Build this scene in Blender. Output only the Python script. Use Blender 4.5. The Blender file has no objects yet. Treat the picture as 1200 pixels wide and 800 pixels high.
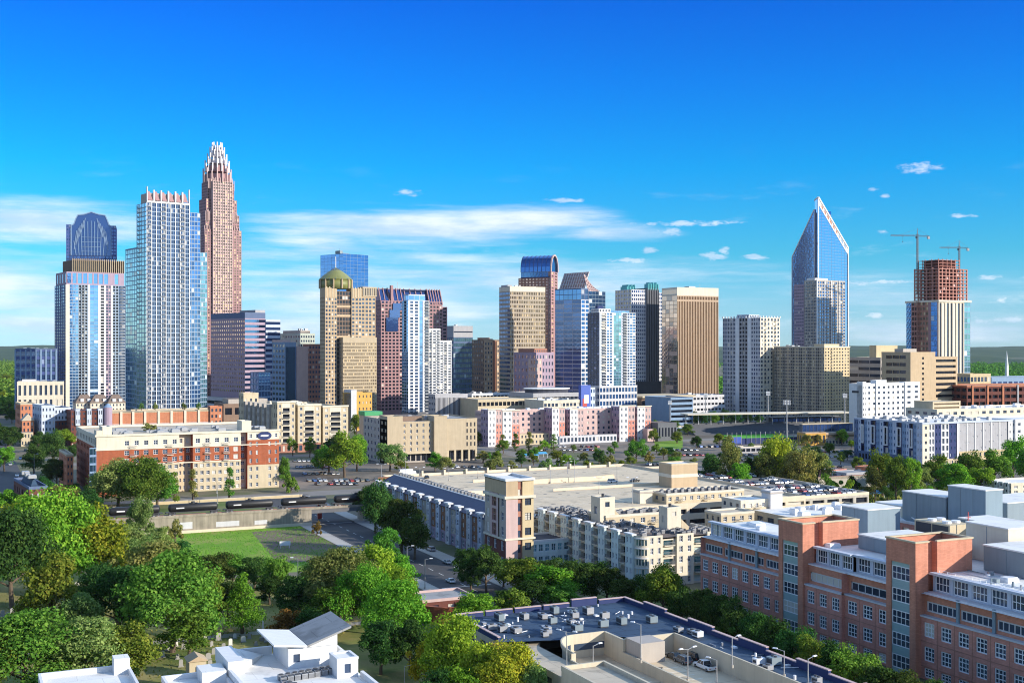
import bpy, math, random
from mathutils import Vector
from math import sin, cos, pi
R = math.radians
random.seed(11)
sc = bpy.context.scene
COL = sc.collection

# ------------------------------------------------------------------ camera, sky, sun
H, FPX, HZ, TH = 72.0, 1400.0, 405.0, R(25)      # camera height, focal length, horizon row, turn of the street grid
CT, ST = cos(TH), sin(TH)
cam = bpy.data.cameras.new('camera')
cam.sensor_width = 36; cam.lens = 36*FPX/1200; cam.shift_y = 5/1200
cam.clip_start = 1; cam.clip_end = 40000
camo = bpy.data.objects.new('camera', cam); COL.objects.link(camo)
camo.location = (0, 0, H); camo.rotation_euler = (R(90), 0, -TH)
sc.camera = camo
sc.view_settings.view_transform = 'Standard'; sc.view_settings.look = 'None'
sc.view_settings.exposure = 0.58; sc.view_settings.gamma = 1
sc.cycles.filter_width = 1.05
SUN_AZ, SUN_EL = R(113), R(18.5)                    # clockwise from the camera's forward direction
az = SUN_AZ + TH                                  # clockwise from +Y of the grid

w = bpy.data.worlds.new('World'); sc.world = w; w.use_nodes = True
nt = w.node_tree; nt.nodes.clear()
class NT:
    def __init__(s, t): s.t = t
    def n(s, typ, **kw):
        nd = s.t.nodes.new('ShaderNode'+typ)
        for k, v in kw.items():
            if k.startswith('i_'):
                nd.inputs[int(k[2:]) if k[2:].isdigit() else k[2:].replace('_', ' ')].default_value = v
            else: setattr(nd, k, v)
        return nd
    def l(s, a, b): s.t.links.new(a, b)
    def math(s, op, a, b=None, c=None, clamp=False):
        nd = s.n('Math', operation=op); nd.use_clamp = clamp
        for i, v in enumerate((a, b, c)):
            if v is None: continue
            if isinstance(v, (int, float)): nd.inputs[i].default_value = v
            else: s.l(v, nd.inputs[i])
        return nd.outputs[0]
    def mix(s, f, a, b, mode='MIX'):
        nd = s.n('Mix', data_type='RGBA', blend_type=mode)
        for i, v in ((0, f), (6, a), (7, b)):
            if isinstance(v, (int, float)): nd.inputs[i].default_value = v
            elif isinstance(v, tuple): nd.inputs[i].default_value = v if len(v) == 4 else v+(1,)
            else: s.l(v, nd.inputs[i])
        return nd.outputs[2]
    def noise(s, vec, scale, detail=3, rough=.55, dim='3D'):
        nd = s.n('TexNoise', noise_dimensions=dim); nd.inputs['Scale'].default_value = scale
        nd.inputs['Detail'].default_value = detail; nd.inputs['Roughness'].default_value = rough
        if vec is not None: s.l(vec, nd.inputs['Vector'])
        return nd.outputs['Fac']
    def ramp(s, f, stops):
        nd = s.n('ValToRGB'); cr = nd.color_ramp
        while len(cr.elements) < len(stops): cr.elements.new(.5)
        for e, (p, c) in zip(cr.elements, stops):
            e.position = p; e.color = (c, c, c, 1) if isinstance(c, (int, float)) else tuple(c)+(1,)
        s.l(f, nd.inputs[0]); return nd.outputs[0]
    def smooth(s, v, a, b):
        nd = s.n('MapRange', interpolation_type='SMOOTHSTEP')
        nd.inputs[1].default_value = a; nd.inputs[2].default_value = b
        s.l(v, nd.inputs[0]); return nd.outputs[0]
    def comb(s, x, y, z=0.0):
        nd = s.n('CombineXYZ')
        for i, v in enumerate((x, y, z)):
            if isinstance(v, (int, float)): nd.inputs[i].default_value = v
            else: s.l(v, nd.inputs[i])
        return nd.outputs[0]

N = NT(nt)
sky = N.n('TexSky', sky_type='NISHITA', sun_disc=False)
sky.sun_elevation = SUN_EL; sky.sun_rotation = az; sky.altitude = 100; sky.air_density = 1.0; sky.dust_density = 0.0; sky.ozone_density = 2.0
tc = N.n('TexCoord'); sx = N.n('SeparateXYZ'); N.l(tc.outputs['Generated'], sx.inputs[0])
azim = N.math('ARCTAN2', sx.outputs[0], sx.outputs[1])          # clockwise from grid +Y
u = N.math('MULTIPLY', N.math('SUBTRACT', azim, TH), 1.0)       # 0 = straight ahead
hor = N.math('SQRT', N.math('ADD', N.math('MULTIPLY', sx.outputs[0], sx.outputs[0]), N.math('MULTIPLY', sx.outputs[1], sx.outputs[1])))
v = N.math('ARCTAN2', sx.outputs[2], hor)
grade = N.ramp(N.math('DIVIDE', v, .6, clamp=True), [(.0155, (.38, .75, 1.38)), (.054, (.32, .73, 1.28)), (.125, (.12, .70, 1.12)), (.242, (.01, .68, 1.3)), (.357, (.0, .53, 1.42)), (.47, (.0, .40, 1.42)), (.58, (.5, .8, 1.5)), (.8, (6.8, 5.8, 4.8))])   # deep blue graded ahead; unseen sky overhead brightened as added fill light
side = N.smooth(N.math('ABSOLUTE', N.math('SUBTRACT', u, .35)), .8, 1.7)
grade = N.mix(side, grade, (1.1, 1.2, 1.45))  # unseen sky to the sides and behind regraded as added fill
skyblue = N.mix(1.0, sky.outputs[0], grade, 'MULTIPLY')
def cl_noise(su, sv, detail, off):
    return N.noise(N.comb(N.math('MULTIPLY', u, su), N.math('MULTIPLY', v, sv), off), 1.0, detail, .62)
def blob(cu, cv, ru, rv):      # soft ellipse on the dome of the sky (radians)
    a = N.math('DIVIDE', N.math('SUBTRACT', u, cu), ru); b = N.math('DIVIDE', N.math('SUBTRACT', v, cv), rv)
    d = N.math('SQRT', N.math('ADD', N.math('MULTIPLY', a, a), N.math('MULTIPLY', b, b)))
    return N.math('SUBTRACT', 1.0, d, clamp=True)
def au(px): return math.atan((px-600)/FPX)
def av(px, py): return math.atan((HZ-py)/FPX*cos(au(px)))
n1 = cl_noise(6, 62, 8, 1.3); n2 = cl_noise(14, 60, 6, 4.1); n3 = cl_noise(75, 170, 5, 8.8)
dens = None
for (x, y, rx, ry, k) in ((500, 268, 280, 40, 1.1), (600, 260, 180, 32, 1.1), (700, 274, 130, 20, .9), (380, 280, 150, 34, .8), (30, 258, 210, 50, 1.05), (-40, 330, 360, 80, .95), (120, 375, 360, 40, .9), (400, 345, 360, 66, .85), (330, 388, 330, 34, .8),
                          (700, 335, 360, 56, .7), (800, 385, 440, 32, .66), (1000, 345, 320, 50, .55), (1100, 388, 320, 34, .8), (520, 305, 330, 26, .62), (300, 300, 200, 40, .6)):
    b = N.math('MULTIPLY', blob(au(x), av(x, y), rx/FPX, ry/FPX), k)
    dens = b if dens is None else N.math('MAXIMUM', dens, b)
streak = N.smooth(N.math('ADD', dens, N.math('MULTIPLY', N.math('MULTIPLY', N.math('SUBTRACT', n1, .5), 1.7), N.math('MULTIPLY', dens, 3.0, clamp=True))), .16, 1.0)
puffs = None
for (x, y, rx, ry) in ((835, 300, 26, 9), (848, 294, 12, 8), (760, 293, 16, 6), (1078, 197, 34, 9), (478, 226, 34, 6), (885, 302, 22, 6), (785, 272, 26, 8), (800, 262, 90, 5), (1030, 331, 60, 5), (1125, 253, 28, 4), (1160, 326, 30, 5),
                       (1173, 352, 10, 6), (1190, 374, 20, 6), (1150, 376, 22, 7), (1024, 222, 9, 4), (1036, 230, 9, 4), (1035, 272, 12, 4), (1025, 370, 16, 5), (1170, 374, 12, 6), (740, 305, 40, 5), (1120, 330, 40, 3), (990, 372, 20, 6), (660, 235, 40, 4)):
    b = blob(au(x), av(x, y), rx/FPX, ry/FPX)
    puffs = b if puffs is None else N.math('MAXIMUM', puffs, b)
puff = N.smooth(N.math('ADD', puffs, N.math('MULTIPLY', N.math('MULTIPLY', N.math('SUBTRACT', n3, .5), 2.8), N.math('MULTIPLY', puffs, 3.0, clamp=True))), .25, 1.0)
thin = N.math('MULTIPLY', N.smooth(n2, .56, .85), N.math('MULTIPLY', N.smooth(v, .17, .03), .55))     # faint streaks low in the sky all round
cloud = N.math('MAXIMUM', N.math('MAXIMUM', N.math('MULTIPLY', streak, .82), N.math('MULTIPLY', puff, .62)), thin)
ccol = N.mix(N.smooth(n2, .35, .7), (4.6, 5.6, 7.0), (7.6, 7.8, 8.3))
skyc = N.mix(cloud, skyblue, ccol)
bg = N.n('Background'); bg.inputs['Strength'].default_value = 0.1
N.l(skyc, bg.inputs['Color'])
out = N.n('OutputWorld'); N.l(bg.outputs[0], out.inputs['Surface'])

sun = bpy.data.lights.new('sun', 'SUN'); sun.energy = 4.6; sun.angle = R(.53); sun.color = (1, .91, .77)
suno = bpy.data.objects.new('sun', sun); COL.objects.link(suno)
sd = Vector((sin(az)*cos(SUN_EL), cos(az)*cos(SUN_EL), sin(SUN_EL)))
suno.rotation_euler = sd.to_track_quat('Z', 'Y').to_euler(); suno.location = (300, -300, 400)

# ------------------------------------------------------------------ helpers: from a picture row and column to the street grid
def cxy(px, Y): return ((px-600)/FPX*Y, Y)
def gp(px, Y):
    X = (px-600)/FPX*Y
    return (X*CT+Y*ST, -X*ST+Y*CT)
def P(px, py, z=0.0): return gp(px, (H-z)*FPX/(py-HZ))
def zat(py, Y): return H-(py-HZ)*Y/FPX
def depth(p, q): return p*ST+q*CT
def tspan(C, d, px):
    k = (px-600)/FPX
    cx = C[0]*CT-C[1]*ST; cy = C[0]*ST+C[1]*CT
    dx = d[0]*CT-d[1]*ST; dy = d[0]*ST+d[1]*CT
    return (k*cy-cx)/(dx-k*dy)
def pix(p, q, z):
    X = p*CT-q*ST; Y = p*ST+q*CT
    return (600+FPX*X/Y, HZ+(H-z)*FPX/Y)

# ------------------------------------------------------------------ helpers: meshes and objects
class MB:
    def __init__(s): s.v = []; s.f = []; s.m = []; s.mi = 0
    def quad(s, a, b, c, d):
        i = len(s.v); s.v += [a, b, c, d]; s.f.append((i, i+1, i+2, i+3)); s.m.append(s.mi)
    def poly(s, pts):
        i = len(s.v); s.v += list(pts); s.f.append(tuple(range(i, i+len(pts)))); s.m.append(s.mi)
    def box(s, x0, x1, y0, y1, z0, z1):
        i = len(s.v)
        s.v += [(x0, y0, z0), (x1, y0, z0), (x1, y1, z0), (x0, y1, z0), (x0, y0, z1), (x1, y0, z1), (x1, y1, z1), (x0, y1, z1)]
        for f in ((3, 2, 1, 0), (4, 5, 6, 7), (0, 1, 5, 4), (1, 2, 6, 5), (2, 3, 7, 6), (3, 0, 4, 7)):
            s.f.append(tuple(i+k for k in f)); s.m.append(s.mi)
    def prism(s, poly, z0, z1, top=True):          # poly counter-clockwise in plan
        i = len(s.v); n = len(poly)
        s.v += [(x, y, z0) for x, y in poly]+[(x, y, z1) for x, y in poly]
        for k in range(n):
            j = (k+1) % n; s.f.append((i+k, i+j, i+n+j, i+n+k)); s.m.append(s.mi)
        if top: s.f.append(tuple(i+n+k for k in range(n))); s.m.append(s.mi)
        s.f.append(tuple(i+k for k in reversed(range(n)))); s.m.append(s.mi)
    def loft(s, rings, cap=True):
        i0 = len(s.v); n = len(rings[0])
        for r in rings: s.v += list(r)
        for a in range(len(rings)-1):
            for k in range(n):
                j = (k+1) % n; s.f.append((i0+a*n+k, i0+a*n+j, i0+(a+1)*n+j, i0+(a+1)*n+k)); s.m.append(s.mi)
        if cap:
            s.f.append(tuple(i0+k for k in reversed(range(n)))); s.m.append(s.mi)
            s.f.append(tuple(i0+(len(rings)-1)*n+k for k in range(n))); s.m.append(s.mi)
    def bar(s, a, b, r, n=4, r2=None):
        a = Vector(a); b = Vector(b); d = (b-a).normalized()
        t = Vector((0, 0, 1)) if abs(d.z) < .9 else Vector((1, 0, 0))
        e = d.cross(t).normalized(); g = d.cross(e)
        r2 = r if r2 is None else r2
        ph = pi/4 if n == 4 else 0
        rings = [[tuple(c+(e*cos(2*pi*k/n+ph)+g*sin(2*pi*k/n+ph))*rr) for k in range(n)] for c, rr in ((a, r), (b, r2))]
        s.loft([rings[0][::-1], rings[1][::-1]])
    def cyl(s, x, y, z0, z1, r, n=12, r2=None): s.bar((x, y, z0), (x, y, z1), r, n, r2)
    def mesh(s, name, mats, smooth=False):
        me = bpy.data.meshes.new(name); me.from_pydata(s.v, [], s.f)
        for m in (mats if isinstance(mats, (list, tuple)) else [mats]): me.materials.append(m)
        if any(s.m): me.polygons.foreach_set('material_index', s.m)
        if smooth: me.polygons.foreach_set('use_smooth', [True]*len(s.f))
        me.update(); return me
    def build(s, name, mats, parent=None, loc=None, smooth=False):
        return link(name, s.mesh(name, mats, smooth), parent, loc)
def link(name, data, parent=None, loc=None, rz=0):
    o = bpy.data.objects.new(name, data); COL.objects.link(o)
    if parent is not None: o.parent = parent
    if loc is not None: o.location = loc
    if rz: o.rotation_euler = (0, 0, rz)
    return o
def tag(o, label, cat, group=None, kind=None):
    if label: o['label'] = label
    if cat: o['category'] = cat
    if group: o['group'] = group
    if kind: o['kind'] = kind
    return o
def thing(name, label, cat, loc, rz=0, group=None): return tag(link(name, None, None, loc, rz), label, cat, group)
ORD = 'zeroth first second third fourth fifth sixth seventh eighth ninth tenth eleventh twelfth thirteenth fourteenth fifteenth sixteenth seventeenth eighteenth nineteenth twentieth'.split()
TENS = {2: 'twenty', 3: 'thirty', 4: 'forty', 5: 'fifty', 6: 'sixty', 7: 'seventy', 8: 'eighty', 9: 'ninety'}
def ordw(i):
    if i <= 20: return ORD[i]
    t, k = divmod(i, 10)
    return TENS[t]+('-'+ORD[k] if k else 'th') if k else TENS[t][:-1]+'ieth'

# ------------------------------------------------------------------ materials
MATS = {}
def newmat(name):
    m = bpy.data.materials.new(name); m.use_nodes = True; t = m.node_tree; t.nodes.clear()
    n = NT(t); o = n.n('OutputMaterial'); b = n.n('BsdfPrincipled'); n.l(b.outputs[0], o.inputs[0])
    return m, n, b, o
def wall(name, c, rough=.85, var=.16, sc_=.25, streak=.16, brick=None, spec=.3):
    if name in MATS: return MATS[name]
    if brick: var, streak = .26, .28
    m, n, b, o = newmat(name)
    t = n.n('TexCoord'); s = n.n('SeparateXYZ'); n.l(t.outputs['Object'], s.inputs[0])
    h = n.math('ADD', s.outputs[0], s.outputs[1])
    a = n.noise(t.outputs['Object'], sc_, 5, .6)
    st = n.noise(n.comb(n.math('MULTIPLY', h, .9), n.math('MULTIPLY', s.outputs[2], .06), 3.1), 1.0, 3)
    f = n.math('ADD', n.math('MULTIPLY', n.math('SUBTRACT', a, .5), var*2), n.math('MULTIPLY', n.math('SUBTRACT', st, .5), streak*2))
    base = n.mix(1.0, tuple(c), n.comb(*[n.math('ADD', 1.0, f)]*3), 'MULTIPLY')
    if brick:
        bt = n.n('TexBrick'); n.l(n.comb(h, s.outputs[2], 0.0), bt.inputs['Vector'])
        bt.inputs['Scale'].default_value = 1.0; bt.inputs['Brick Width'].default_value = brick[0]; bt.inputs['Row Height'].default_value = brick[1]
        bt.inputs['Mortar Size'].default_value = brick[2]; bt.inputs['Color1'].default_value = (1, 1, 1, 1); bt.inputs['Color2'].default_value = (.84, .82, .8, 1)
        bt.inputs['Mortar'].default_value = (.8, .8, .78, 1)
        base = n.mix(1.0, base, bt.outputs['Color'], 'MULTIPLY')
    n.l(base, b.inputs['Base Color']); b.inputs['Roughness'].default_value = rough; b.inputs['Specular IOR Level'].default_value = spec
    MATS[name] = m; return m
def glass(name, c, metal=.55, rough=.07, lit=.25, blind=(.55, .52, .46), wob=.012, vary=.75):
    """window glass: dark interior, tinted mirror of the surroundings, some panes with pale blinds behind"""
    if name in MATS: return MATS[name]
    m, n, b, o = newmat(name)
    g = n.n('NewGeometry'); oi = n.n('ObjectInfo')
    r = n.math('FRACT', n.math('ADD', g.outputs['Random Per Island'], n.math('MULTIPLY', oi.outputs['Random'], 7.31)))
    r2 = n.math('FRACT', n.math('MULTIPLY', r, 37.7))
    k = n.math('ADD', 1-vary*.5, n.math('MULTIPLY', r2, vary))
    base = n.mix(1.0, tuple(c), n.comb(k, k, k), 'MULTIPLY')
    isb = n.math('GREATER_THAN', r, 1-lit)
    base2 = n.mix(isb, base, tuple(blind))
    n.l(base2, b.inputs['Base Color'])
    n.l(n.math('MULTIPLY', n.math('SUBTRACT', 1.0, isb), metal), b.inputs['Metallic'])
    b.inputs['Roughness'].default_value = rough; b.inputs['Specular IOR Level'].default_value = .6
    t = n.n('TexCoord'); bp = n.n('Bump'); bp.inputs['Strength'].default_value = .5; bp.inputs['Distance'].default_value = wob*8
    n.l(n.noise(t.outputs['Object'], .35, 2), bp.inputs['Height']); n.l(bp.outputs[0], b.inputs['Normal'])
    MATS[name] = m; return m
def plain(name, c, rough=.6, metal=0.0, spec=.4, var=.1, sc_=1.0):
    if name in MATS: return MATS[name]
    m, n, b, o = newmat(name)
    t = n.n('TexCoord'); a = n.noise(t.outputs['Object'], sc_, 4)
    k = n.math('ADD', 1-var, n.math('MULTIPLY', a, var*2))
    n.l(n.mix(1.0, tuple(c), n.comb(k, k, k), 'MULTIPLY'), b.inputs['Base Color'])
    b.inputs['Roughness'].default_value = rough; b.inputs['Metallic'].default_value = metal; b.inputs['Specular IOR Level'].default_value = spec
    MATS[name] = m; return m
def roofmat(name, c, seam=.12, stain=.35, panel=5.0):
    m, n, b, o = newmat(name); t = n.n('TexCoord'); v_ = t.outputs['Object']
    a = n.noise(v_, .09, 6, .65); f = n.noise(v_, .9, 4, .7); pd = n.smooth(n.noise(v_, .16, 3, .5), .56, .68)
    br = n.n('TexBrick'); n.l(v_, br.inputs['Vector']); br.inputs['Scale'].default_value = 1; br.inputs['Brick Width'].default_value = panel*1.7; br.inputs['Row Height'].default_value = panel; br.inputs['Mortar Size'].default_value = .06
    br.inputs['Color1'].default_value = (1, 1, 1, 1); br.inputs['Color2'].default_value = (.93, .93, .93, 1); br.inputs['Mortar'].default_value = (1-seam*2.5,)*3+(1,)
    k = n.math('ADD', n.math('ADD', 1-stain*.62, n.math('MULTIPLY', a, stain*.9)), n.math('MULTIPLY', f, stain*.35)); k = n.math('MULTIPLY', k, n.math('SUBTRACT', 1.0, n.math('MULTIPLY', pd, stain*.55)))
    n.l(n.mix(1.0, n.mix(1.0, tuple(c), n.comb(k, k, k), 'MULTIPLY'), br.outputs['Color'], 'MULTIPLY'), b.inputs['Base Color']); b.inputs['Roughness'].default_value = .85; b.inputs['Specular IOR Level'].default_value = .25; MATS[name] = m
def ground_mat(name, c1, c2, s1, s2=None, c3=None, rough=.95, bump=0.0):
    if name in MATS: return MATS[name]
    m, n, b, o = newmat(name)
    t = n.n('TexCoord')
    a = n.smooth(n.noise(t.outputs['Object'], s1, 6, .65), .36, .64)
    col = n.mix(a, tuple(c1), tuple(c2))
    if c3: col = n.mix(n.smooth(n.noise(t.outputs['Object'], s2, 5, .6), .5, .66), col, tuple(c3))
    fine = n.math('ADD', .8, n.math('MULTIPLY', n.noise(t.outputs['Object'], 1.7, 4, .7), .4))
    n.l(n.mix(1.0, col, n.comb(fine, fine, fine), 'MULTIPLY'), b.inputs['Base Color'])
    b.inputs['Roughness'].default_value = rough; b.inputs['Specular IOR Level'].default_value = .2
    if bump:
        bp = n.n('Bump'); bp.inputs['Distance'].default_value = bump; n.l(n.noise(t.outputs['Object'], 3.0, 3, .7), bp.inputs['Height']); n.l(bp.outputs[0], b.inputs['Normal'])
    MATS[name] = m; return m
def leafmat(name, c1, c2, c3):
    m, n, b, o = newmat(name); n.t.nodes.remove(b)
    g = n.n('NewGeometry'); oi = n.n('ObjectInfo')
    t = n.n('TexCoord')
    r = n.math('ADD', n.math('MULTIPLY', g.outputs['Random Per Island'], .55), n.math('MULTIPLY', n.noise(t.outputs['Object'], .35, 2), .45))
    col = n.ramp(r, [(.2, c1), (.5, c2), (.85, c3)])
    k = n.math('ADD', .72, n.math('MULTIPLY', oi.outputs['Random'], .5))
    col = n.mix(1.0, col, n.comb(n.math('ADD', .7, n.math('MULTIPLY', n.math('FRACT', n.math('MULTIPLY', oi.outputs['Random'], 13.7)), .6)), k, k), 'MULTIPLY')
    d = n.n('BsdfDiffuse'); tr = n.n('BsdfTranslucent'); mx = n.n('MixShader'); mx.inputs[0].default_value = .32
    n.l(col, d.inputs[0]); n.l(n.mix(1.0, col, (1.1, 1.15, .6), 'MULTIPLY'), tr.inputs[0]); n.l(d.outputs[0], mx.inputs[1]); n.l(tr.outputs[0], mx.inputs[2])
    n.l(mx.outputs[0], o.inputs[0]); MATS[name] = m; return m

# ------------------------------------------------------------------ building kit
CACHE = {}
def wmesh(face, w, h, g, frame=None):
    key = (face, round(w, 2), round(h, 2), g.name if g else None, frame)
    if key in CACHE: return CACHE[key]
    mb = MB()
    def pt(u_, z_, d=0):
        return (u_, -d, z_) if face == 'F' else (-d, -u_, z_)
    if frame is None:
        mb.quad(pt(-w/2, -h/2), pt(w/2, -h/2), pt(w/2, h/2), pt(-w/2, h/2))
        me = mb.mesh('window', g)
    else:
        nx, nz, t, fm = frame
        bars = [(-w/2, -w/2+t, -h/2, h/2), (w/2-t, w/2, -h/2, h/2), (-w/2, w/2, -h/2, -h/2+t), (-w/2, w/2, h/2-t, h/2)]
        bars += [(-w/2+w*i/nx-t*.35, -w/2+w*i/nx+t*.35, -h/2+t, h/2-t) for i in range(1, nx)]
        bars += [(-w/2+t, w/2-t, -h/2+h*i/nz-t*.35, -h/2+h*i/nz+t*.35) for i in range(1, nz)]
        for k, (a, b, c, d) in enumerate(bars):
            f = .1 if k < 4 else .08
            mb.quad(pt(a, c, f), pt(b, c, f), pt(b, d, f), pt(a, d, f))
            mb.quad(pt(a, d, 0), pt(a, d, f), pt(b, d, f), pt(b, d, 0)); mb.quad(pt(a, c, f), pt(a, c, 0), pt(b, c, 0), pt(b, c, f))
            mb.quad(pt(a, c, 0), pt(a, c, f), pt(a, d, f), pt(a, d, 0)); mb.quad(pt(b, c, f), pt(b, c, 0), pt(b, d, 0), pt(b, d, f))
        me = mb.mesh('frame', MATS[fm])
    CACHE[key] = me; return me
def S(n, m, w=.6, h=.55, g='glass_dark', d=.25, mu=0.0, mb=0.0, mt=0.0, sk=None, fr=None, up=.0):
    return dict(n=max(1, int(n)), m=max(1, int(m)), w=w, h=h, g=g, d=d, mu=mu, mb=mb, mt=mt, sk=sk, fr=fr, up=up)
class Bld:
    def __init__(s, name, label, cat, c, rz=0.0, group=None, zvis=0.0, lim=100):
        s.root = thing(name, label, cat, (c[0], c[1], 0), rz, group); s.c = c; s.rz = rz
        s.parts = {}; s.win = []; s.rep = {}; s.zvis = zvis; s.Y = depth(*c); s.lim = lim; s.kids = []
    sec = 0
    def mb(s, name, mat): return s.parts.setdefault((name, mat, s.sec) if s.sec else (name, mat), MB())
    def f(s, face, a0, a1, z0, z1, d, sp, mat, name='wall'):
        mb = s.mb(name, mat)
        if face == 'F': pt = lambda u_, z_, k=0.0: (u_, d+k, z_)
        elif face == 'L': pt = lambda u_, z_, k=0.0: (d+k, -u_, z_); a0, a1 = -a1, -a0
        elif face == 'R': pt = lambda u_, z_, k=0.0: (d-k, u_, z_)
        else: pt = lambda u_, z_, k=0.0: (-u_, d-k, z_); a0, a1 = -a1, -a0
        def q(u0, u1, v0, v1):
            if u1-u0 > 1e-4 and v1-v0 > 1e-4: mb.quad(pt(u0, v0), pt(u1, v0), pt(u1, v1), pt(u0, v1))
        if not sp: q(a0, a1, z0, z1); return
        n, m = sp['n'], sp['m']; u0, u1 = a0+sp['mu'], a1-sp['mu']; v0, v1 = z0+sp['mb'], z1-sp['mt']
        q(a0, u0, z0, z1); q(u1, a1, z0, z1); q(u0, u1, z0, v0); q(u0, u1, v1, z1)
        cw, ch = (u1-u0)/n, (v1-v0)/m; ww, wh = cw*sp['w'], ch*sp['h']; gap = (ch-wh)*(.5+sp['up'])
        dp = sp['d']
        for j in range(m):
            zb = v0+j*ch; q(u0, u1, zb, zb+gap); q(u0, u1, zb+gap+wh, zb+ch)
            for i in range(n):
                x0 = u0+i*cw; e = (cw-ww)/2; xa, xb, za, zb2 = x0+e, x0+e+ww, zb+gap, zb+gap+wh
                if sp['sk'] and sp['sk'](i, j): q(x0, x0+cw, za, zb2); continue
                q(x0, xa, za, zb2); q(xb, x0+cw, za, zb2)
                if dp > 0:
                    mb.quad(pt(xa, za), pt(xa, za, dp), pt(xa, zb2, dp), pt(xa, zb2)); mb.quad(pt(xb, za, dp), pt(xb, za), pt(xb, zb2), pt(xb, zb2, dp))
                    mb.quad(pt(xa, za), pt(xb, za), pt(xb, za, dp), pt(xa, za, dp)); mb.quad(pt(xa, zb2, dp), pt(xb, zb2, dp), pt(xb, zb2), pt(xa, zb2))
                s.win.append((pt((xa+xb)/2, (za+zb2)/2, dp), face, ww, wh, sp['g'], sp['fr']))
    def box(s, x0, x1, y0, y1, z0, z1, mat, F=None, L=None, Rt=None, K=None, roof=None, par=0.0, name='wall', parmat=None, under=False):
        s.f('F', x0, x1, z0, z1, y0, F, mat, name); s.f('L', y0, y1, z0, z1, x0, L, mat, name)
        s.f('R', y0, y1, z0, z1, x1, Rt, mat, name); s.f('K', x0, x1, z0, z1, y1, K, mat, name)
        if under: s.mb(name, mat).quad((x0, y1, z0), (x1, y1, z0), (x1, y0, z0), (x0, y0, z0))
        s.mb('roof' if roof else name, roof or mat).quad((x0, y0, z1), (x1, y0, z1), (x1, y1, z1), (x0, y1, z1))
        if par > 0:
            p = s.mb('parapet', parmat or mat); e = .06; t = .45
            p.box(x0-e, x1+e, y0-e, y0+t, z1-.15, z1+par); p.box(x0-e, x1+e, y1-t, y1+e, z1-.15, z1+par)
            p.box(x0-e, x0+t, y0+t, y1-t, z1-.15, z1+par); p.box(x1-t, x1+e, y0+t, y1-t, z1-.15, z1+par)
    def piece(s, name, mat, *b): s.mb(name, mat).box(*b)
    def many(s, name, mesh_, locs, size=1.0):
        s.rep.setdefault(name, []).extend((mesh_, l) for l in locs)
    def one(s, name, mat, mb=None, smooth=False):   # a part of its own even when the name repeats
        s.kids.append((name, mat, mb, smooth)); return mb
    def balconies(s, face, cols, zs, d, w, dep, mat, rail='rail_grey', glassy=False, name='balcony'):
        key = ('bal', face, round(w, 2), round(dep, 2), mat, rail)
        if key not in CACHE:
            b = MB()
            def bx(u0, u1, k0, k1, a, c):
                if face == 'F': b.box(u0, u1, -k1, -k0, a, c)
                else: b.box(-k1, -k0, u0, u1, a, c)
            bx(-w/2, w/2, 0, dep, -.12, .12)
            b.mi = 1
            if glassy: bx(-w/2, w/2, dep-.08, dep-.02, .12, 1.05); bx(-w/2, -w/2+.06, 0, dep-.08, .12, 1.05); bx(w/2-.06, w/2, 0, dep-.08, .12, 1.05)
            else:
                bx(-w/2, w/2, dep-.08, dep-.02, .98, 1.08); bx(-w/2, -w/2+.06, 0, dep-.08, .98, 1.08); bx(w/2-.06, w/2, 0, dep-.08, .98, 1.08)
                k = max(3, int(w/.28))
                for i in range(k+1): u_ = -w/2+.03+(w-.06)*i/k; bx(u_-.025, u_+.025, dep-.075, dep-.025, .12, .98)
            CACHE[key] = b.mesh('balcony', [MATS[mat], MATS[rail]])
        s.many(name, CACHE[key], [((c, d, z) if face == 'F' else (d, c, z)) for c in cols for z in zs])
    def done(s):
        rt = s.root
        for (name, mat, *_), mb in s.parts.items():
            if mb.f: mb.build(name, [MATS[k] for k in mat] if isinstance(mat, tuple) else MATS[mat], rt)
        for name, mat, mb, sm in s.kids: mb.build(name, [MATS[k] for k in mat] if isinstance(mat, tuple) else MATS[mat], rt, smooth=sm)
        px = FPX/s.Y
        def score(wd): return wd[2]*wd[3]*(1 if wd[0][2] >= s.zvis else .01)*(1+.0005*wd[0][2])
        s.win.sort(key=score, reverse=True)
        big = [x for x in s.win if min(x[2], x[3])*px > 1.3]; n = min(s.lim, len(big))
        if len(s.win)-n <= 8 and len(s.win) <= 104: n = len(s.win)
        rest = {}
        for k, (pos, face, ww, wh, g, fr) in enumerate(s.win):
            fc = face
            if k < n and face in 'FL':
                o = link('window', wmesh(fc, ww, wh, MATS[g]), rt, pos)
                if fr: link('frame', wmesh(fc, ww, wh, None, fr), o)
            else:
                mb = rest.setdefault(g, MB()); x, y, z = pos; a = ww/2; b = wh/2
                if face == 'F': mb.quad((x-a, y, z-b), (x+a, y, z-b), (x+a, y, z+b), (x-a, y, z+b))
                elif face == 'K': mb.quad((x+a, y, z-b), (x-a, y, z-b), (x-a, y, z+b), (x+a, y, z+b))
                elif face == 'L': mb.quad((x, y+a, z-b), (x, y-a, z-b), (x, y-a, z+b), (x, y+a, z+b))
                else: mb.quad((x, y-a, z-b), (x, y+a, z-b), (x, y+a, z+b), (x, y-a, z+b))
                if fr:
                    me = wmesh(fc if fc in 'FL' else ('F' if fc == 'K' else 'L'), ww, wh, None, fr)
                    if fc in 'FL':
                        m2 = rest.setdefault('frame:'+fr[3], MB()); i0 = len(m2.v)
                        m2.v += [(v_.co.x+x, v_.co.y+y, v_.co.z+z) for v_ in me.vertices]
                        for p_ in me.polygons: m2.f.append(tuple(i0+i for i in p_.vertices)); m2.m.append(0)
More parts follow.
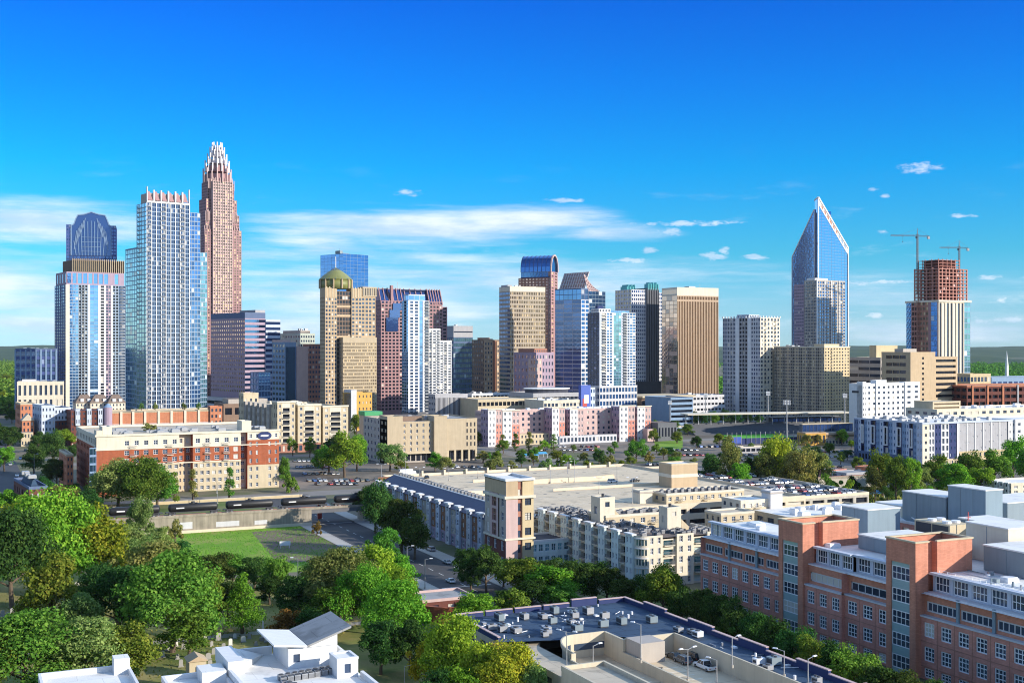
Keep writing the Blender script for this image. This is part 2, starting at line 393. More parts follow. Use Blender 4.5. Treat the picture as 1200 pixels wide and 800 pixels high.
        for g, mb in rest.items():
            o = mb.build('window_frame' if g.startswith('frame:') else 'window', MATS[g.split(':')[-1]], rt)
            if len(mb.f) > 1: o['kind'] = 'stuff'
        for name, lst in s.rep.items():
            lst.sort(key=lambda t: (t[1][2] >= s.zvis, t[1][2]), reverse=True)
            for me, l in lst[:100]: link(name, me, rt, l)
            if len(lst) > 100:
                mb = MB()
                for me, l in lst[100:]:
                    i0 = len(mb.v); mb.v += [(v_.co.x+l[0], v_.co.y+l[1], v_.co.z+l[2]) for v_ in me.vertices]
                    for p_ in me.polygons: mb.f.append(tuple(i0+i for i in p_.vertices)); mb.m.append(p_.material_index)
                o = mb.build(name, list(lst[100][0].materials), rt); o['kind'] = 'stuff'
        return rt
def spot(c, Y, l=None, r=None, e=0.0, a=None, b=None):
    """near corner at picture column c and depth Y; the two faces run to columns l and r (or lengths b and a)"""
    C = gp(c, Y); er = R(e)
    if a is None: a = tspan(C, (cos(er), sin(er)), r)
    if b is None: b = tspan(C, (-sin(er), cos(er)), l)
    return C, er, a, b
def BX(s, px): return tspan(s.c, (cos(s.rz), sin(s.rz)), px)
def BYL(s, px): return tspan(s.c, (-sin(s.rz), cos(s.rz)), px)
def BZ(s, py, y=None): return zat(py, y or s.Y)
Bld.X = BX; Bld.Yl = BYL; Bld.Z = BZ
def strips(s, face, z0, z1, d, lst):
    for p0, p1, sp, mat in lst:
        if face == 'F': a, b = s.X(p0), s.X(p1)
        else: b, a = s.Yl(p0), s.Yl(p1)
        s.f(face, a, b, z0, z1, d, sp, mat)
Bld.strips = strips

# ------------------------------------------------------------------ palette
wall('brick_red', (.36, .105, .05), brick=(.9, .3, .03)); wall('brick_orange', (.52, .21, .115), brick=(.9, .3, .03)); wall('brick_pink', (.62, .27, .21), brick=(.9, .3, .03))
wall('brick_salmon', (.56, .24, .16), brick=(.9, .3, .03)); wall('brick_dark', (.13, .045, .035)); wall('brick_brown', (.24, .12, .07))
wall('cream', (.50, .42, .29)); wall('cream_pale', (.62, .56, .45)); wall('beige', (.44, .36, .25)); wall('tan', (.45, .34, .22)); wall('sand', (.52, .42, .26)); wall('buff', (.38, .32, .25))
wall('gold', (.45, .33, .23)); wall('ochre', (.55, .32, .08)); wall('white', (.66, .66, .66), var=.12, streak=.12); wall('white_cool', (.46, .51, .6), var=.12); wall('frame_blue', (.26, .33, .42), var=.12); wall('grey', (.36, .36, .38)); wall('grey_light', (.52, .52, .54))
wall('grey_warm', (.4, .36, .32)); wall('grey_dark', (.12, .125, .14)); wall('charcoal', (.05, .052, .06)); wall('navy', (.03, .045, .13)); wall('navy_light', (.07, .1, .26)); wall('slate', (.1, .14, .24)); wall('slate_blue', (.2, .29, .42))
wall('mauve', (.34, .26, .33)); wall('rose', (.33, .195, .2)); wall('rose_pale', (.5, .365, .345)); wall('rust', (.36, .17, .12)); wall('brown', (.22, .15, .11)); wall('concrete', (.40, .37, .32), var=.25, streak=.3); wall('concrete_old', (.27, .24, .19), var=.4, streak=.55); wall('concrete_warm', (.62, .53, .40), var=.14, streak=.1)
wall('steelgrey', (.2, .25, .28), rough=.5, var=.08); wall('panel_blue', (.2, .27, .32), rough=.45, var=.08); wall('stucco', (.52, .46, .35)); wall('pink_concrete', (.42, .2, .16)); wall('sage', (.42, .46, .4)); wall('aqua_wall', (.60, .68, .66)); wall('teal_trim', (.12, .42, .45))
roofmat('roof_white', (.74, .73, .7), .1, .32); roofmat('roof_grey', (.3, .3, .3), .15, .5); roofmat('roof_dark', (.06, .065, .09), .2, .6); roofmat('roof_tan', (.5, .43, .33), .14, .45); roofmat('roof_brown', (.2, .15, .12), .2, .5, 3.0)
roofmat('roof_navy', (.04, .075, .13), .3, .8, 3.5); plain('copper_green', (.19, .2, .065), .5, var=.3, sc_=.2); plain('shingle', (.07, .08, .13), .8, var=.25, sc_=.8)
plain('glass_bay', (.34, .47, .5), .2, .2, .6); plain('crown_metal', (.6, .56, .58), .45); plain('metal_white', (.75, .76, .78), .4); plain('metal_grey', (.35, .36, .38), .45, .4); plain('metal_dark', (.05, .052, .06), .5); plain('rail_grey', (.2, .21, .23), .5); plain('rail_white', (.7, .7, .7), .5); plain('crane_paint', (.09, .09, .11), .5)
plain('black_paint', (.018, .018, .02), .45); plain('red_paint', (.4, .04, .03), .5); plain('blue_paint', (.03, .08, .38), .5); plain('green_paint', (.05, .3, .12), .6); plain('asphalt', (.06, .06, .065), .9, var=.3, sc_=.1); plain('asphalt_light', (.21, .19, .17), .9, var=.25, sc_=.1); plain('paint_line', (.75, .75, .7), .7); plain('yellow_line', (.6, .42, .06), .7)
plain('sidewalk', (.42, .39, .35), .9, var=.2, sc_=.2); roofmat('deck_concrete', (.64, .52, .36), .25, .5, 9.0); plain('bark', (.11, .08, .055), .95, var=.35, sc_=2.0); plain('stone_white', (.62, .6, .54), .8); plain('stone_grey', (.3, .29, .27), .85); plain('tarp_blue', (.06, .3, .55), .6)
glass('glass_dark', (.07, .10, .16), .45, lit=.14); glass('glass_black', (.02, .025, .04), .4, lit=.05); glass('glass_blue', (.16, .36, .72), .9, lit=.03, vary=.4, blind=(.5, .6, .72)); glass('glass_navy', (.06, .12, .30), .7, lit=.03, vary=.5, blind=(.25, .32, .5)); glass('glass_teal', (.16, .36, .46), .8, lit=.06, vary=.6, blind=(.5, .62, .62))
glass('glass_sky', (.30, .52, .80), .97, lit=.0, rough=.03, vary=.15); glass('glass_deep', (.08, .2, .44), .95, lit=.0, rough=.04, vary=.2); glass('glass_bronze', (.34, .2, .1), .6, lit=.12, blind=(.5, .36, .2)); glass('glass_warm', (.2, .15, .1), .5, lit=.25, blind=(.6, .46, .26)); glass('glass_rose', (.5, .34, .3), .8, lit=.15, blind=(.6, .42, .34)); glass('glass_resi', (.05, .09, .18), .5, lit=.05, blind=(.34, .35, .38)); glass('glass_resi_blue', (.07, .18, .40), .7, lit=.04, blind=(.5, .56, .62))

# ------------------------------------------------------------------ ground, roads, lawns
gm = ground_mat('ground_mat', (.2, .17, .13), (.1, .12, .05), .02, .006, (.13, .11, .09))
mb = MB(); s_ = 26000; mb.quad((-s_, -3000, 0), (s_, -3000, 0), (s_, s_, 0), (-s_, s_, 0)); tag(mb.build('ground', gm), None, None, kind='structure')
ground_mat('lawn_mat', (.14, .27, .025), (.2, .32, .035), .07, .05, (.27, .29, .07), bump=.05); ground_mat('dirt_mat', (.19, .14, .11), (.12, .15, .04), .05, .03, (.16, .11, .09), bump=.05); ground_mat('cemetery_mat', (.30, .25, .10), (.2, .22, .06), .08, .05, (.12, .17, .04), bump=.05); ground_mat('field_mat', (.09, .36, .03), (.12, .4, .04), .1); ground_mat('lot_mat', (.14, .125, .11), (.26, .21, .16), .03, .02, (.08, .08, .08))
ground_mat('parkland_mat', (.1, .16, .03), (.16, .17, .07), .05, .03, (.07, .12, .025), bump=.05)
def sheet(name, pts, mat, z): mb = MB(); mb.poly([(x, y, z) for x, y in pts]); o = mb.build(name, MATS[mat]); tag(o, None, None, kind='structure'); return o
def rect(name, p0, p1, q0, q1, mat, z): return sheet(name, [(p0, q0), (p1, q0), (p1, q1), (p0, q1)], mat, z)
def kerb(pts, wd=.3):
    pass
# ------------------------------------------------------------------ the skyline, left to right
def tower(name, label, c, Y, l=None, r=None, e=0.0, a=None, b=None, zvis=None, lim=100, cat='skyscraper'):
    C, er, a, b = spot(c, Y, l, r, e, a, b)
    B = Bld(name, label, cat, C, er, zvis=0 if zvis is None else zat(zvis, Y), lim=lim); B.a = a; B.b = b
    return B
def roofbits(B, x0, x1, y0, y1, z, n, mat='metal_grey', hmax=2.2, name='rooftop_unit'):
    for i in range(n):
        w_, d_, h_ = random.uniform(1.5, 4), random.uniform(1.5, 4), random.uniform(.8, hmax)
        x = random.uniform(x0, max(x0+.1, x1-w_)); y = random.uniform(y0, max(y0+.1, y1-d_)); m = MB(); m.box(x, x+w_, y, y+d_, z, z+h_); m.box(x+.2, x+w_-.2, y+.2, y+d_-.2, z+h_, z+h_+.25)
        B.one(name, mat, m)

# navy tower with the bowed crown
B = tower('office_tower', 'dark navy glass tower with a bowed peaked crown behind the white balcony tower', 77.5, 1400, r=136, e=-8, b=48, zvis=304)
a, b = B.a, B.b; zs, zt = B.Z(263), B.Z(299)
B.box(0, a, 0, b, 0, zt, 'navy', F=S(14, 48, .8, .7, 'glass_navy'), L=S(11, 48, .8, .7, 'glass_navy'))
B.sec = 1; B.box(0, a*.1, 0, b, zt, zs, 'navy_light', F=S(2, 9, .75, .6, 'glass_navy', mb=1), L=S(10, 9, .8, .6, 'glass_navy'), roof='roof_dark')
B.sec = 2; B.box(a*.9, a, 0, b, zt, zs, 'navy_light', F=S(2, 9, .75, .6, 'glass_navy', mb=1), roof='roof_dark')
prof = [(.10, 299), (.10, 264), (.15, 262.5), (.19, 256), (.23, 251.5), (.36, 250.5), (.50, 247.5), (.64, 250), (.78, 251), (.82, 256), (.86, 262.5), (.90, 264), (.90, 299)]
m = MB(); ring = [(u_*a, B.Z(v_)) for u_, v_ in prof]
m.loft([[(x, -.2, z) for x, z in ring], [(x, b, z) for x, z in ring]]); B.one('crown', 'glass_navy', m)
m = MB()
for i in range(len(ring)-1): m.bar((ring[i][0], -.5, ring[i][1]), (ring[i+1][0], -.5, ring[i+1][1]), .8)
B.one('crown_edge', 'slate_blue', m)
m = MB()
for k in range(11):
    u_ = .2+.06*k; zz = B.Z(299); top = B.Z(258+ (abs(k-5)/5)**2*24)
    m.bar((a*u_, -1.1, zz), (a*u_+(k-5)*.5, -1.1, top), .42)
for v_ in (294, 288.5, 283, 277.5): m.bar((a*.3, -1.0, B.Z(v_)), (a*.7, -1.0, B.Z(v_)), .25)
for sgn in (0, 1):
    for k in range(6):
        u0 = .16+.035*k if not sgn else .84-.035*k
        m.bar((a*u0, -1.1, B.Z(292-5*k)), (a*(u0+(.05 if not sgn else -.05)), -1.1, B.Z(270-3*k)), .45)
B.one('crown_rib', 'slate_blue', m)
B.done()

# white and blue balcony tower
B = tower('apartment_tower', 'white and blue balcony tower with a tan colonnade top below the bowed navy crown', 77, 1200, l=64, r=147, e=9, zvis=444)
a, b = B.a, B.b; z1 = B.Z(333); fl = 43
B.box(0, a, 0, b, 0, z1, 'navy_light', F=None, L=S(6, fl, .8, .75, 'glass_navy'), roof='roof_grey')
del B.parts[('wall', 'navy_light')]
B.f('L', 0, b, 0, z1, 0, S(6, fl, .8, .75, 'glass_navy'), 'navy_light'); B.f('R', 0, b, 0, z1, a, None, 'white'); B.f('K', 0, a, 0, z1, b, None, 'white')
B.strips('F', 0, z1, 0, [(77, 81.5, None, 'cream_pale'), (81.5, 92, S(3, fl, .92, .78, 'glass_blue'), 'frame_blue'), (92, 103, S(3, fl, .7, .7, 'glass_black', d=1.1), 'frame_blue'), (103, 105.5, None, 'white'), (105.5, 115, S(2, fl, .94, .86, 'glass_blue'), 'slate_blue'),
    (115, 117.5, None, 'white'), (117.5, 122.5, S(1, fl, .8, .66, 'glass_black', d=.9), 'grey_light'), (122.5, 124, None, 'white'), (124, 130, S(2, fl, .8, .66, 'glass_dark', d=.5), 'mauve'), (130, 132, None, 'white'), (132, 139, S(2, fl, .7, .66, 'glass_black', d=1.1), 'frame_blue'), (139, 147, S(2, fl, .85, .7, 'glass_resi', d=.4), 'frame_blue')])
B.balconies('F', [B.X(97.5), B.X(143)], [z1*(k+.1)/fl for k in range(10, fl)], 0, 4.2, 1.3, 'white')
z2 = B.Z(318); z3 = B.Z(303.5)
B.box(1, a-1, 1, b-1, z1, z2, 'mauve', F=S(11, 1, .7, .8, 'glass_blue', d=.4, sk=lambda i, j: i > 6 and i % 2 == 0), L=S(4, 1, .5, .7, 'glass_navy'))
B.box(a*.12, a-1, 2, b-4, z2, z3, 'brown', F=S(26, 1, .55, .86, 'glass_black', d=.9), L=S(12, 1, .5, .8, 'glass_black', d=.6), roof='roof_grey')
m = MB()
for k in range(27): x = a*.12+(a*.88-1)*k/26; m.box(x-.28, x+.28, .9, 2-.003, z2, z3+1.2)
B.one('fin', 'beige', m)
B.done()

# the tall grid-fronted condominium tower
B = tower('condominium_tower', 'tall blue-green condominium tower of white grid bays on a brick podium', 172, 1000, l=147, r=245, e=12, zvis=478)
a, b = B.a, B.b; zA = B.Z(237); xC, xD, yB = B.X(222), B.X(236), B.Yl(160)
fA = 51; fh = zA/fA
B.box(0, xC, 0, yB, 0, zA, 'frame_blue', F=S(18, fA, .88, .80, 'glass_resi', d=.3), L=S(4, fA, .93, .8, 'glass_teal', d=.15), roof='roof_grey')
B.box(0.0, xC*.9, yB, b, 0, B.Z(289), 'slate_blue', L=S(5, 40, .94, .82, 'glass_teal', d=.12), roof='roof_grey', par=1)
B.box(xC, xD, 2.2, yB+3, 0, B.Z(245), 'frame_blue', F=S(4, 49, .88, .8, 'glass_resi_blue', d=.4), roof='roof_grey')
B.box(xD, a, 4.2, yB, 0, B.Z(292), 'frame_blue', F=S(4, 39, .9, .8, 'glass_teal', d=.3), roof='roof_grey')
B.balconies('F', [xC*(3.5/9), xC*(7.5/9), xC*(.5/9)], [fh*(k+.13) for k in range(2, fA)], 0, xC/9*.8, 1.5, 'white')
B.balconies('L', [yB*.75], [fh*(k+.13) for k in range(25, fA, 1)], 0, 3.0, 1.6, 'frame_blue', name='balcony')
m = MB()
for k in range(10): m.box(xC*k/9-.3, xC*k/9+.3, -.4, -.003, 0, zA+.3)
B.one('pier', 'white', m)
zC = B.Z(222)
m = MB()
for k in range(7):
    x = xC*k/6; m.box(max(0, x-.55), min(xC, x+.55), -.6, 1.2, zA, zC+(2.5 if k in (0, 6) else 0))
m.box(0, xC, -.55, 1.0, zA, zA+1.4); B.one('crown_post', 'white', m)
m = MB()
for k in range(6):
    x0, x1 = xC*k/6+1.2, xC*(k+1)/6-1.2; zz = zA+2; hh = zC-1.0
    m.loft([[(x0, -.3, zz), (x1, -.3, zz), (x1-1.6, 2.6, hh), (x0, 2.6, hh)], [(x0, .5, zz), (x1, .5, zz), (x1-1.6, 3.2, hh), (x0, 3.2, hh)]])
B.one('crown_screen', 'rose', m)
B.box(3, xC-3, 5, yB-2, zA, zC-2, 'grey_warm', roof='roof_grey', name='penthouse')
m = MB(); m.box(-.8, a+.8, -1.2, 1.5, 4.6, 5.2); B.one('canopy', 'white', m)
B.done()

# the tallest tower with the stepped crown
B = tower('office_tower', 'tallest tower, pink stone with a stepped white crown of upright rods', 240, 1350, l=229, r=283, e=12, zvis=366)
a, b = B.a, B.b
zz = [B.Z(268), B.Z(250), B.Z(232), B.Z(212)]
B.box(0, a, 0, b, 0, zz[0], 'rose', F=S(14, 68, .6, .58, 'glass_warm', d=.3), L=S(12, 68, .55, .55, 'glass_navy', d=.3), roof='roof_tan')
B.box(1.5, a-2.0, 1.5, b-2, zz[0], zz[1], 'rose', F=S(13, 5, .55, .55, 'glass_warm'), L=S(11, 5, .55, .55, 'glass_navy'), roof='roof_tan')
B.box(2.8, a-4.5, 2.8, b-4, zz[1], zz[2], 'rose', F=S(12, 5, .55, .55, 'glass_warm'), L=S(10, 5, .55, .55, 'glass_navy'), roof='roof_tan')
B.box(4.5, a-7, 4.5, b-7, zz[2], zz[3], 'rose', F=S(10, 6, .55, .6, 'glass_warm'), L=S(9, 6, .55, .6, 'glass_navy'), roof='roof_tan')
B.box(a*.2, a*.72, -2.2, 6, 0, B.Z(211), 'rose_pale', F=S(8, 78, .58, .56, 'glass_warm', d=.3), roof='roof_tan')
m = MB()
for k in range(9): x = a*.2+a*.52*k/8; m.box(x-.3, x+.3, -2.75, -2.203, 0, B.Z(207))
B.one('pier', 'rose_pale', m)
cx, cy = a*.45, b*.45
tiers = [(.35, 212, 197), (.30, 199, 187), (.24, 189, 179), (.18, 181, 171), (.12, 174, 165.5)]
for rad, y0, y1 in tiers:
    r_ = a*rad; m = MB(); n = 16
    m.cyl(cx, cy, B.Z(y0), B.Z(y1)-4.5, r_*.9, 20); B.one('crown_drum', 'crown_metal' if rad < .28 else 'rose', m)
    m = MB()
    for k in range(n):
        t = 2*pi*k/n; m.cyl(cx+r_*cos(t), cy+r_*sin(t), B.Z(y0), B.Z(y1)+(2.0 if k % 2 else -1.8), .8, 4)
    B.one('crown_rod', 'crown_metal' if rad < .32 else 'rose_pale', m)
for x0, x1, yt in ((0, .2, 264), (.72, .94, 264), (0.03, .2, 246), (.72, .88, 247), (.1, .3, 208), (.62, .8, 209)):
    m = MB()
    for k in range(6): x = a*(x0+(x1-x0)*k/5); m.box(x-.3, x+.3, .3, .9, B.Z(yt+12), B.Z(yt)+random.uniform(-1, 1.5))
    B.one('setback_fin', 'rose_pale', m)
B.done()

# banded office block right of it
B = tower('office_building', 'office block with mauve punched face and blue white banded face beside the condominium tower', 287, 1250, l=247, r=328, e=16, zvis=445)
a, b = B.a, B.b; z = B.Z(366); xs = B.X(311)
B.box(0, xs, 0, b, 0, z-6, 'mauve', L=S(16, 17, .52, .42, 'glass_rose', d=.25, mt=1, mb=22), F=S(1, 17, 1, .5, 'glass_deep', d=.15, mb=6)); B.box(0, xs, 0, b, z-6, z, 'slate', roof='roof_dark', name='wall')
B.box(xs, a, -1, b*.6, 0, B.Z(375), 'white_cool', F=S(1, 16, 1, .52, 'glass_navy', d=.15, mb=6), L=None, roof='roof_grey', par=.8)
B.box(xs*.6, xs+2, 4, b*.5, z, z+3, 'grey', roof='roof_grey', name='penthouse')
B.box(-8, xs, -4, b, 0, 17, 'grey_light', L=S(1, 1, .9, .3, 'glass_black', mb=6), F=S(1, 1, .9, .3, 'glass_black', mb=6), roof='roof_grey', name='base')
B.done()
B = tower('glass_building', 'slim blue glass block standing behind low trees under the banded office block', 303, 1130, l=300, r=317, e=10, cat='office building', b=20)
B.box(0, B.a, 0, B.b, 0, B.Z(436), 'slate_blue', F=S(4, 8, .92, .8, 'glass_deep', d=.1), L=S(3, 8, .9, .8, 'glass_navy'), roof='roof_dark'); B.done()
B = tower('office_building', 'white ribbed block with a blank pink end wall', 334, 1180, l=319, r=360, e=10, zvis=450)
a, b = B.a, B.b; x1 = B.X(347)
B.box(0, x1, 0, b, 0, B.Z(402), 'slate_blue', F=S(1, 1, .9, .9, 'glass_deep'), L=S(4, 14, .7, .5, 'glass_resi'), roof='roof_white', par=1)
B.box(x1, a, -2, b*.8, 0, B.Z(407), 'rose_pale', roof='roof_white', par=.8); B.box(0, x1*.7, b*.2, b, B.Z(402), B.Z(398), 'rose_pale', roof='roof_white', name='penthouse'); B.done()
B = tower('office_building', 'grey green concrete block with a roof crown behind the pink end wall', 352, 1320, l=328, r=369, e=10, zvis=420)
a, b = B.a, B.b
B.box(0, a, 0, b, 0, B.Z(392), 'sage', F=S(6, 18, .6, .5, 'glass_dark'), L=S(8, 18, .6, .5, 'glass_dark'), roof='roof_grey', par=1.5); B.box(2, a-4, 4, b-4, B.Z(392), B.Z(387), 'grey_warm', F=S(10, 1, .5, .5, 'glass_black'), roof='roof_grey', name='penthouse'); roofbits(B, 3, a-5, 5, b-6, B.Z(387), 5); B.done()
B = tower('office_building', 'narrow brown block between the grey green block and the domed tower', 362, 1260, l=355, r=376, e=10, zvis=440, cat='office building')
B.box(0, B.a, 0, B.b, 0, B.Z(404), 'rust', F=S(4, 14, .6, .5, 'glass_dark'), L=S(3, 14, .6, .5, 'glass_dark'), roof='roof_grey', par=1); B.done()

# sky-blue glass tower behind the domed one
B = tower('glass_tower', 'pale blue mirror glass tower rising behind the green dome', 402, 1600, l=375.5, r=431.5, e=22, zvis=340)
a, b = B.a, B.b; z = B.Z(297)
B.box(0, a, 0, b, 0, z, 'panel_blue', F=S(7, 42, .965, .955, 'glass_deep', d=.06), L=S(6, 42, .965, .955, 'glass_deep', d=.06), roof='roof_grey')
m = MB(); m.box(-2, 2.5, 4, 14, z, z+4); m.box(8, 18, 10, 20, z, z+1.8); m.cyl(0, 8, z+4, z+7, .2, 5); B.one('penthouse', 'steelgrey', m); B.done()

# domed beige tower
B = tower('domed_tower', 'beige stone tower with a green domed roof', 381, 1150, l=375, r=440.5, e=6, zvis=462)
a, b = B.a, B.b; zt = B.Z(337); X = B.X
fl = 30; xa, xb = X(395), X(412)
B.box(0, xa, 0, b, 0, zt, 'tan', F=S(4, fl, .62, .6, 'glass_dark', d=.3, mb=8, mt=9), L=S(8, fl, .5, .5, 'glass_dark', mb=8, mt=8), roof='roof_tan')
B.box(xa, xb, 1.6, b, 0, zt-3, 'brown', F=S(5, 28, .8, .8, 'glass_black', d=.2, mb=8), roof='roof_tan')
B.box(xb, X(424), 0, b, 0, zt, 'tan', F=S(3, fl, .64, .6, 'glass_dark', d=.3, mb=8, mt=9), roof='roof_tan')
B.box(X(424), a, 1.0, b, 0, B.Z(346), 'tan', F=S(4, fl-1, .64, .6, 'glass_dark', d=.3, mb=8, mt=1), roof='roof_tan')
B.box(X(424)+1, a+1.2, .2, b, B.Z(346), B.Z(335.5), 'beige', F=S(8, 1, .5, .8, 'glass_dark', d=.6), roof='roof_tan', par=.6)
B.box(X(398.5), X(438), -7, 3, 0, B.Z(396), 'beige', F=S(17, 22, .56, .6, 'glass_warm', d=.5, mb=4, mt=4), L=S(3, 22, .5, .5, 'glass_dark'), roof='roof_tan', par=.8)
for k, (x0, x1) in enumerate(((0, xa), (xb, X(424)))):
    m = MB()
    for i in range(4): x = x0+(x1-x0)*(i+.5)/4; m.box(x-.5, x+.5, -.35, -.003, zt-9, zt+1.2)
    B.one('pilaster', 'cream', m)
for yy in (360, 371, 396): m = MB(); m.box(xa, xb, 1.2, 1.597, B.Z(yy), B.Z(yy)+2.4); B.one('spandrel', 'tan', m)
cx, cy, rd = X(399.5), 13.0, 15.2
m = MB(); m.cyl(cx, cy, zt-.2, B.Z(327), rd*1.0, 32); B.one('drum', 'copper_green', m, True)
m = MB()
ring = lambda rr, z_: [(cx+rr*cos(2*pi*k/32), cy+rr*sin(2*pi*k/32), z_) for k in range(32)]
m.loft([ring(rd*1.04, B.Z(327)), ring(rd*1.06, B.Z(326)), ring(rd*.8, B.Z(321.5)), ring(rd*.48, B.Z(317)), ring(rd*.16, B.Z(313.5)), ring(.3, B.Z(312))]); B.one('dome', 'copper_green', m)
m = MB()
for k in range(16): t = 2*pi*k/16; m.bar((cx+rd*1.08*cos(t), cy+rd*1.08*sin(t), B.Z(326.4)), (cx+rd*.17*cos(t), cy+rd*.17*sin(t), B.Z(313.3)), .28)
B.one('dome_rib', 'slate', m)
m = MB()
for k in range(12): t = 2*pi*k/12; m.cyl(cx+rd*1.05*cos(t), cy+rd*1.05*sin(t), zt-.2, B.Z(326.5), .7, 6)
B.one('colonnette', 'tan', m)
m = MB(); m.cyl(cx, cy, B.Z(312.5), B.Z(299), .35, 6); B.one('spire', 'metal_white', m)
B.done()

# brown twin-topped tower
B = tower('office_tower', 'red brown stone tower with slanted dark glass roofs beside the domed tower', 446.5, 1210, l=439, r=526, e=6, zvis=480)
a, b = B.a, B.b; zc, zt = B.Z(352), B.Z(338); X = B.X; x1, x2 = X(472), X(505)
B.box(0, x1, 0, b, 0, zc, 'rose', F=S(6, 32, .64, .6, 'glass_black', d=.35, mb=6), L=S(6, 32, .56, .5, 'glass_navy', mb=6), roof='roof_dark')
B.box(x1, x2, 5, b, 0, zc-2, 'rust', F=S(6, 32, .64, .58, 'glass_black', d=.3), roof='roof_dark')
B.box(x2, a-6, 3, b, 0, zc, 'rose', F=S(4, 32, .64, .58, 'glass_black', d=.35), roof='roof_dark'); B.box(a-6, a, 3.6, b, 0, B.Z(358), 'rose', F=S(1, 31, .64, .58, 'glass_black', d=.35), roof='roof_dark')
for xx0, xx1, y0 in ((0, x1, 0), (x1, x2, 5), (x2, a-6, 3)):
    m = MB(); m.loft([[(xx0, y0, zc-2), (xx1, y0, zc-2), (xx1, y0+7, zt), (xx0, y0+7, zt)], [(xx0, b, zc-2), (xx1, b, zc-2), (xx1, b-6, zt), (xx0, b-6, zt)]]); B.one('mansard', 'glass_navy', m)
    m = MB(); n = 5
    for k in range(n+1): x = xx0+(xx1-xx0)*k/n; m.bar((x, y0-.2, zc-3), (x, y0+6.6, zt+1.2), .6)
    m.bar((xx0, y0+7, zt), (xx1, y0+7, zt), .5); B.one('mansard_rib', 'rose', m)
m = MB(); m.box(x1*.45, x1*.55, -.5, 3, zc-4, B.Z(334)); B.one('finial', 'rose', m)
m = MB(); m.cyl(X(473), 14, zt, B.Z(329), .25, 5); B.one('antenna', 'metal_grey', m)
m = MB(); m.box(X(452), X(466), -1.2, -.02, B.Z(388), B.Z(372)); m.box(X(456), X(468), -1.25, -.02, B.Z(372)+.002, B.Z(363)); m.box(X(460), X(470), -1.3, -.02, B.Z(363)+.002, B.Z(355)); B.one('glass_notch', 'glass_navy', m)
B.done()

# stepped white condominium in front of it
B = tower('condominium_tower', 'stepped white residential tower with a glass bay and balconies beside the red brown tower', 478.5, 1060, l=471, r=531, e=6, zvis=486)
a, b = B.a, B.b; X = B.X; x1, x2 = X(503), X(517); z1, z2, z3 = B.Z(352), B.Z(386), B.Z(400); f1 = 39
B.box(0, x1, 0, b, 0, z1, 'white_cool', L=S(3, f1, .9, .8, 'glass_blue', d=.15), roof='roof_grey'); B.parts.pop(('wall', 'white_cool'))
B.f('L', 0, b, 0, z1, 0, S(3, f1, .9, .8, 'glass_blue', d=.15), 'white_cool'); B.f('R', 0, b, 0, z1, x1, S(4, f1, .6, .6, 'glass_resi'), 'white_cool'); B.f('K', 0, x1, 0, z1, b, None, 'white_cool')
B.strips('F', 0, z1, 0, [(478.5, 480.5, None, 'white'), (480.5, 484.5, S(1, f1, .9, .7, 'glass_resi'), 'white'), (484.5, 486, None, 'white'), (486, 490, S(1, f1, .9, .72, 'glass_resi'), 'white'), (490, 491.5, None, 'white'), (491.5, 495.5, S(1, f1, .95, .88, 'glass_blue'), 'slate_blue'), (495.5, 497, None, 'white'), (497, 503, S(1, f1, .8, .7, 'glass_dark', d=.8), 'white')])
B.box(.5, x1-4, .5, b-3, z1, B.Z(345.5), 'white_cool', F=S(3, 1, .93, .8, 'glass_blue', d=.1), L=S(3, 1, .93, .8, 'glass_blue', d=.1), roof='roof_white', par=.6)
B.box(x1, x2, 1.5, b, 0, z2, 'white', F=S(3, 34, .66, .62, 'glass_dark', d=.6), roof='roof_grey', par=1)
B.box(x2, a, 3, b, 0, z3, 'white', F=S(3, 32, .66, .62, 'glass_dark', d=.6), roof='roof_grey', par=1)
B.balconies('F', [X(500.5)], [z1*(k+.08)/f1 for k in range(4, f1)], 0, 4.2, 1.5, 'white'); B.balconies('F', [X(507), X(514)], [z2*(k+.08)/34 for k in range(4, 34)], 1.5, 2.6, 1.5, 'white'); B.balconies('F', [X(524)], [z3*(k+.08)/32 for k in range(4, 32)], 3, 3.4, 1.5, 'white')
m = MB(); m.box(-1, x2, -1.2, b, 0, 13); B.one('base', 'grey_dark', m); B.done()

B = tower('office_building', 'small grey topped teal glass block between the stepped white tower and the ochre block', 531.5, 1340, l=524, r=554, e=6, zvis=448)
a, b = B.a, B.b
B.box(0, a, 0, b, 0, B.Z(395), 'slate', F=S(9, 14, .9, .7, 'glass_teal', d=.15), L=S(3, 14, .6, .5, 'glass_dark')); B.box(0, a, 0, b, B.Z(395), B.Z(382.5), 'grey', F=S(1, 1, .98, .12, 'glass_dark'), roof='roof_grey', par=.8); roofbits(B, 3, a-4, 3, b-5, B.Z(382.5), 3); B.done()
B = tower('office_building', 'ochre stone block with yellow window bays and a round corner drum', 566, 1260, l=553, r=590, e=10, zvis=456)
a, b = B.a, B.b; z = B.Z(398)
B.box(0, a, 0, b, 0, z, 'brown', F=None, L=S(5, 16, .5, .5, 'glass_dark', mb=2), roof='roof_brown'); B.box(.6, a*.42, -2, 6, 0, z, 'gold', F=S(3, 16, .5, .55, 'glass_dark', mb=2, mt=2), L=S(2, 16, .4, .5, 'glass_dark'), roof='roof_tan', par=1)
B.box(a*.62, a, -2, 6, 0, B.Z(401), 'gold', F=S(3, 15, .5, .55, 'glass_dark', mb=2, mt=2), L=S(2, 15, .4, .5, 'glass_dark'), roof='roof_tan', par=1)
m = MB(); m.cyl(a*.5, 2, 0, B.Z(399), a*.14, 16); m.cyl(a*.3, b*.5, z, B.Z(395.5), a*.25, 20); B.one('drum', 'rust', m); B.done()

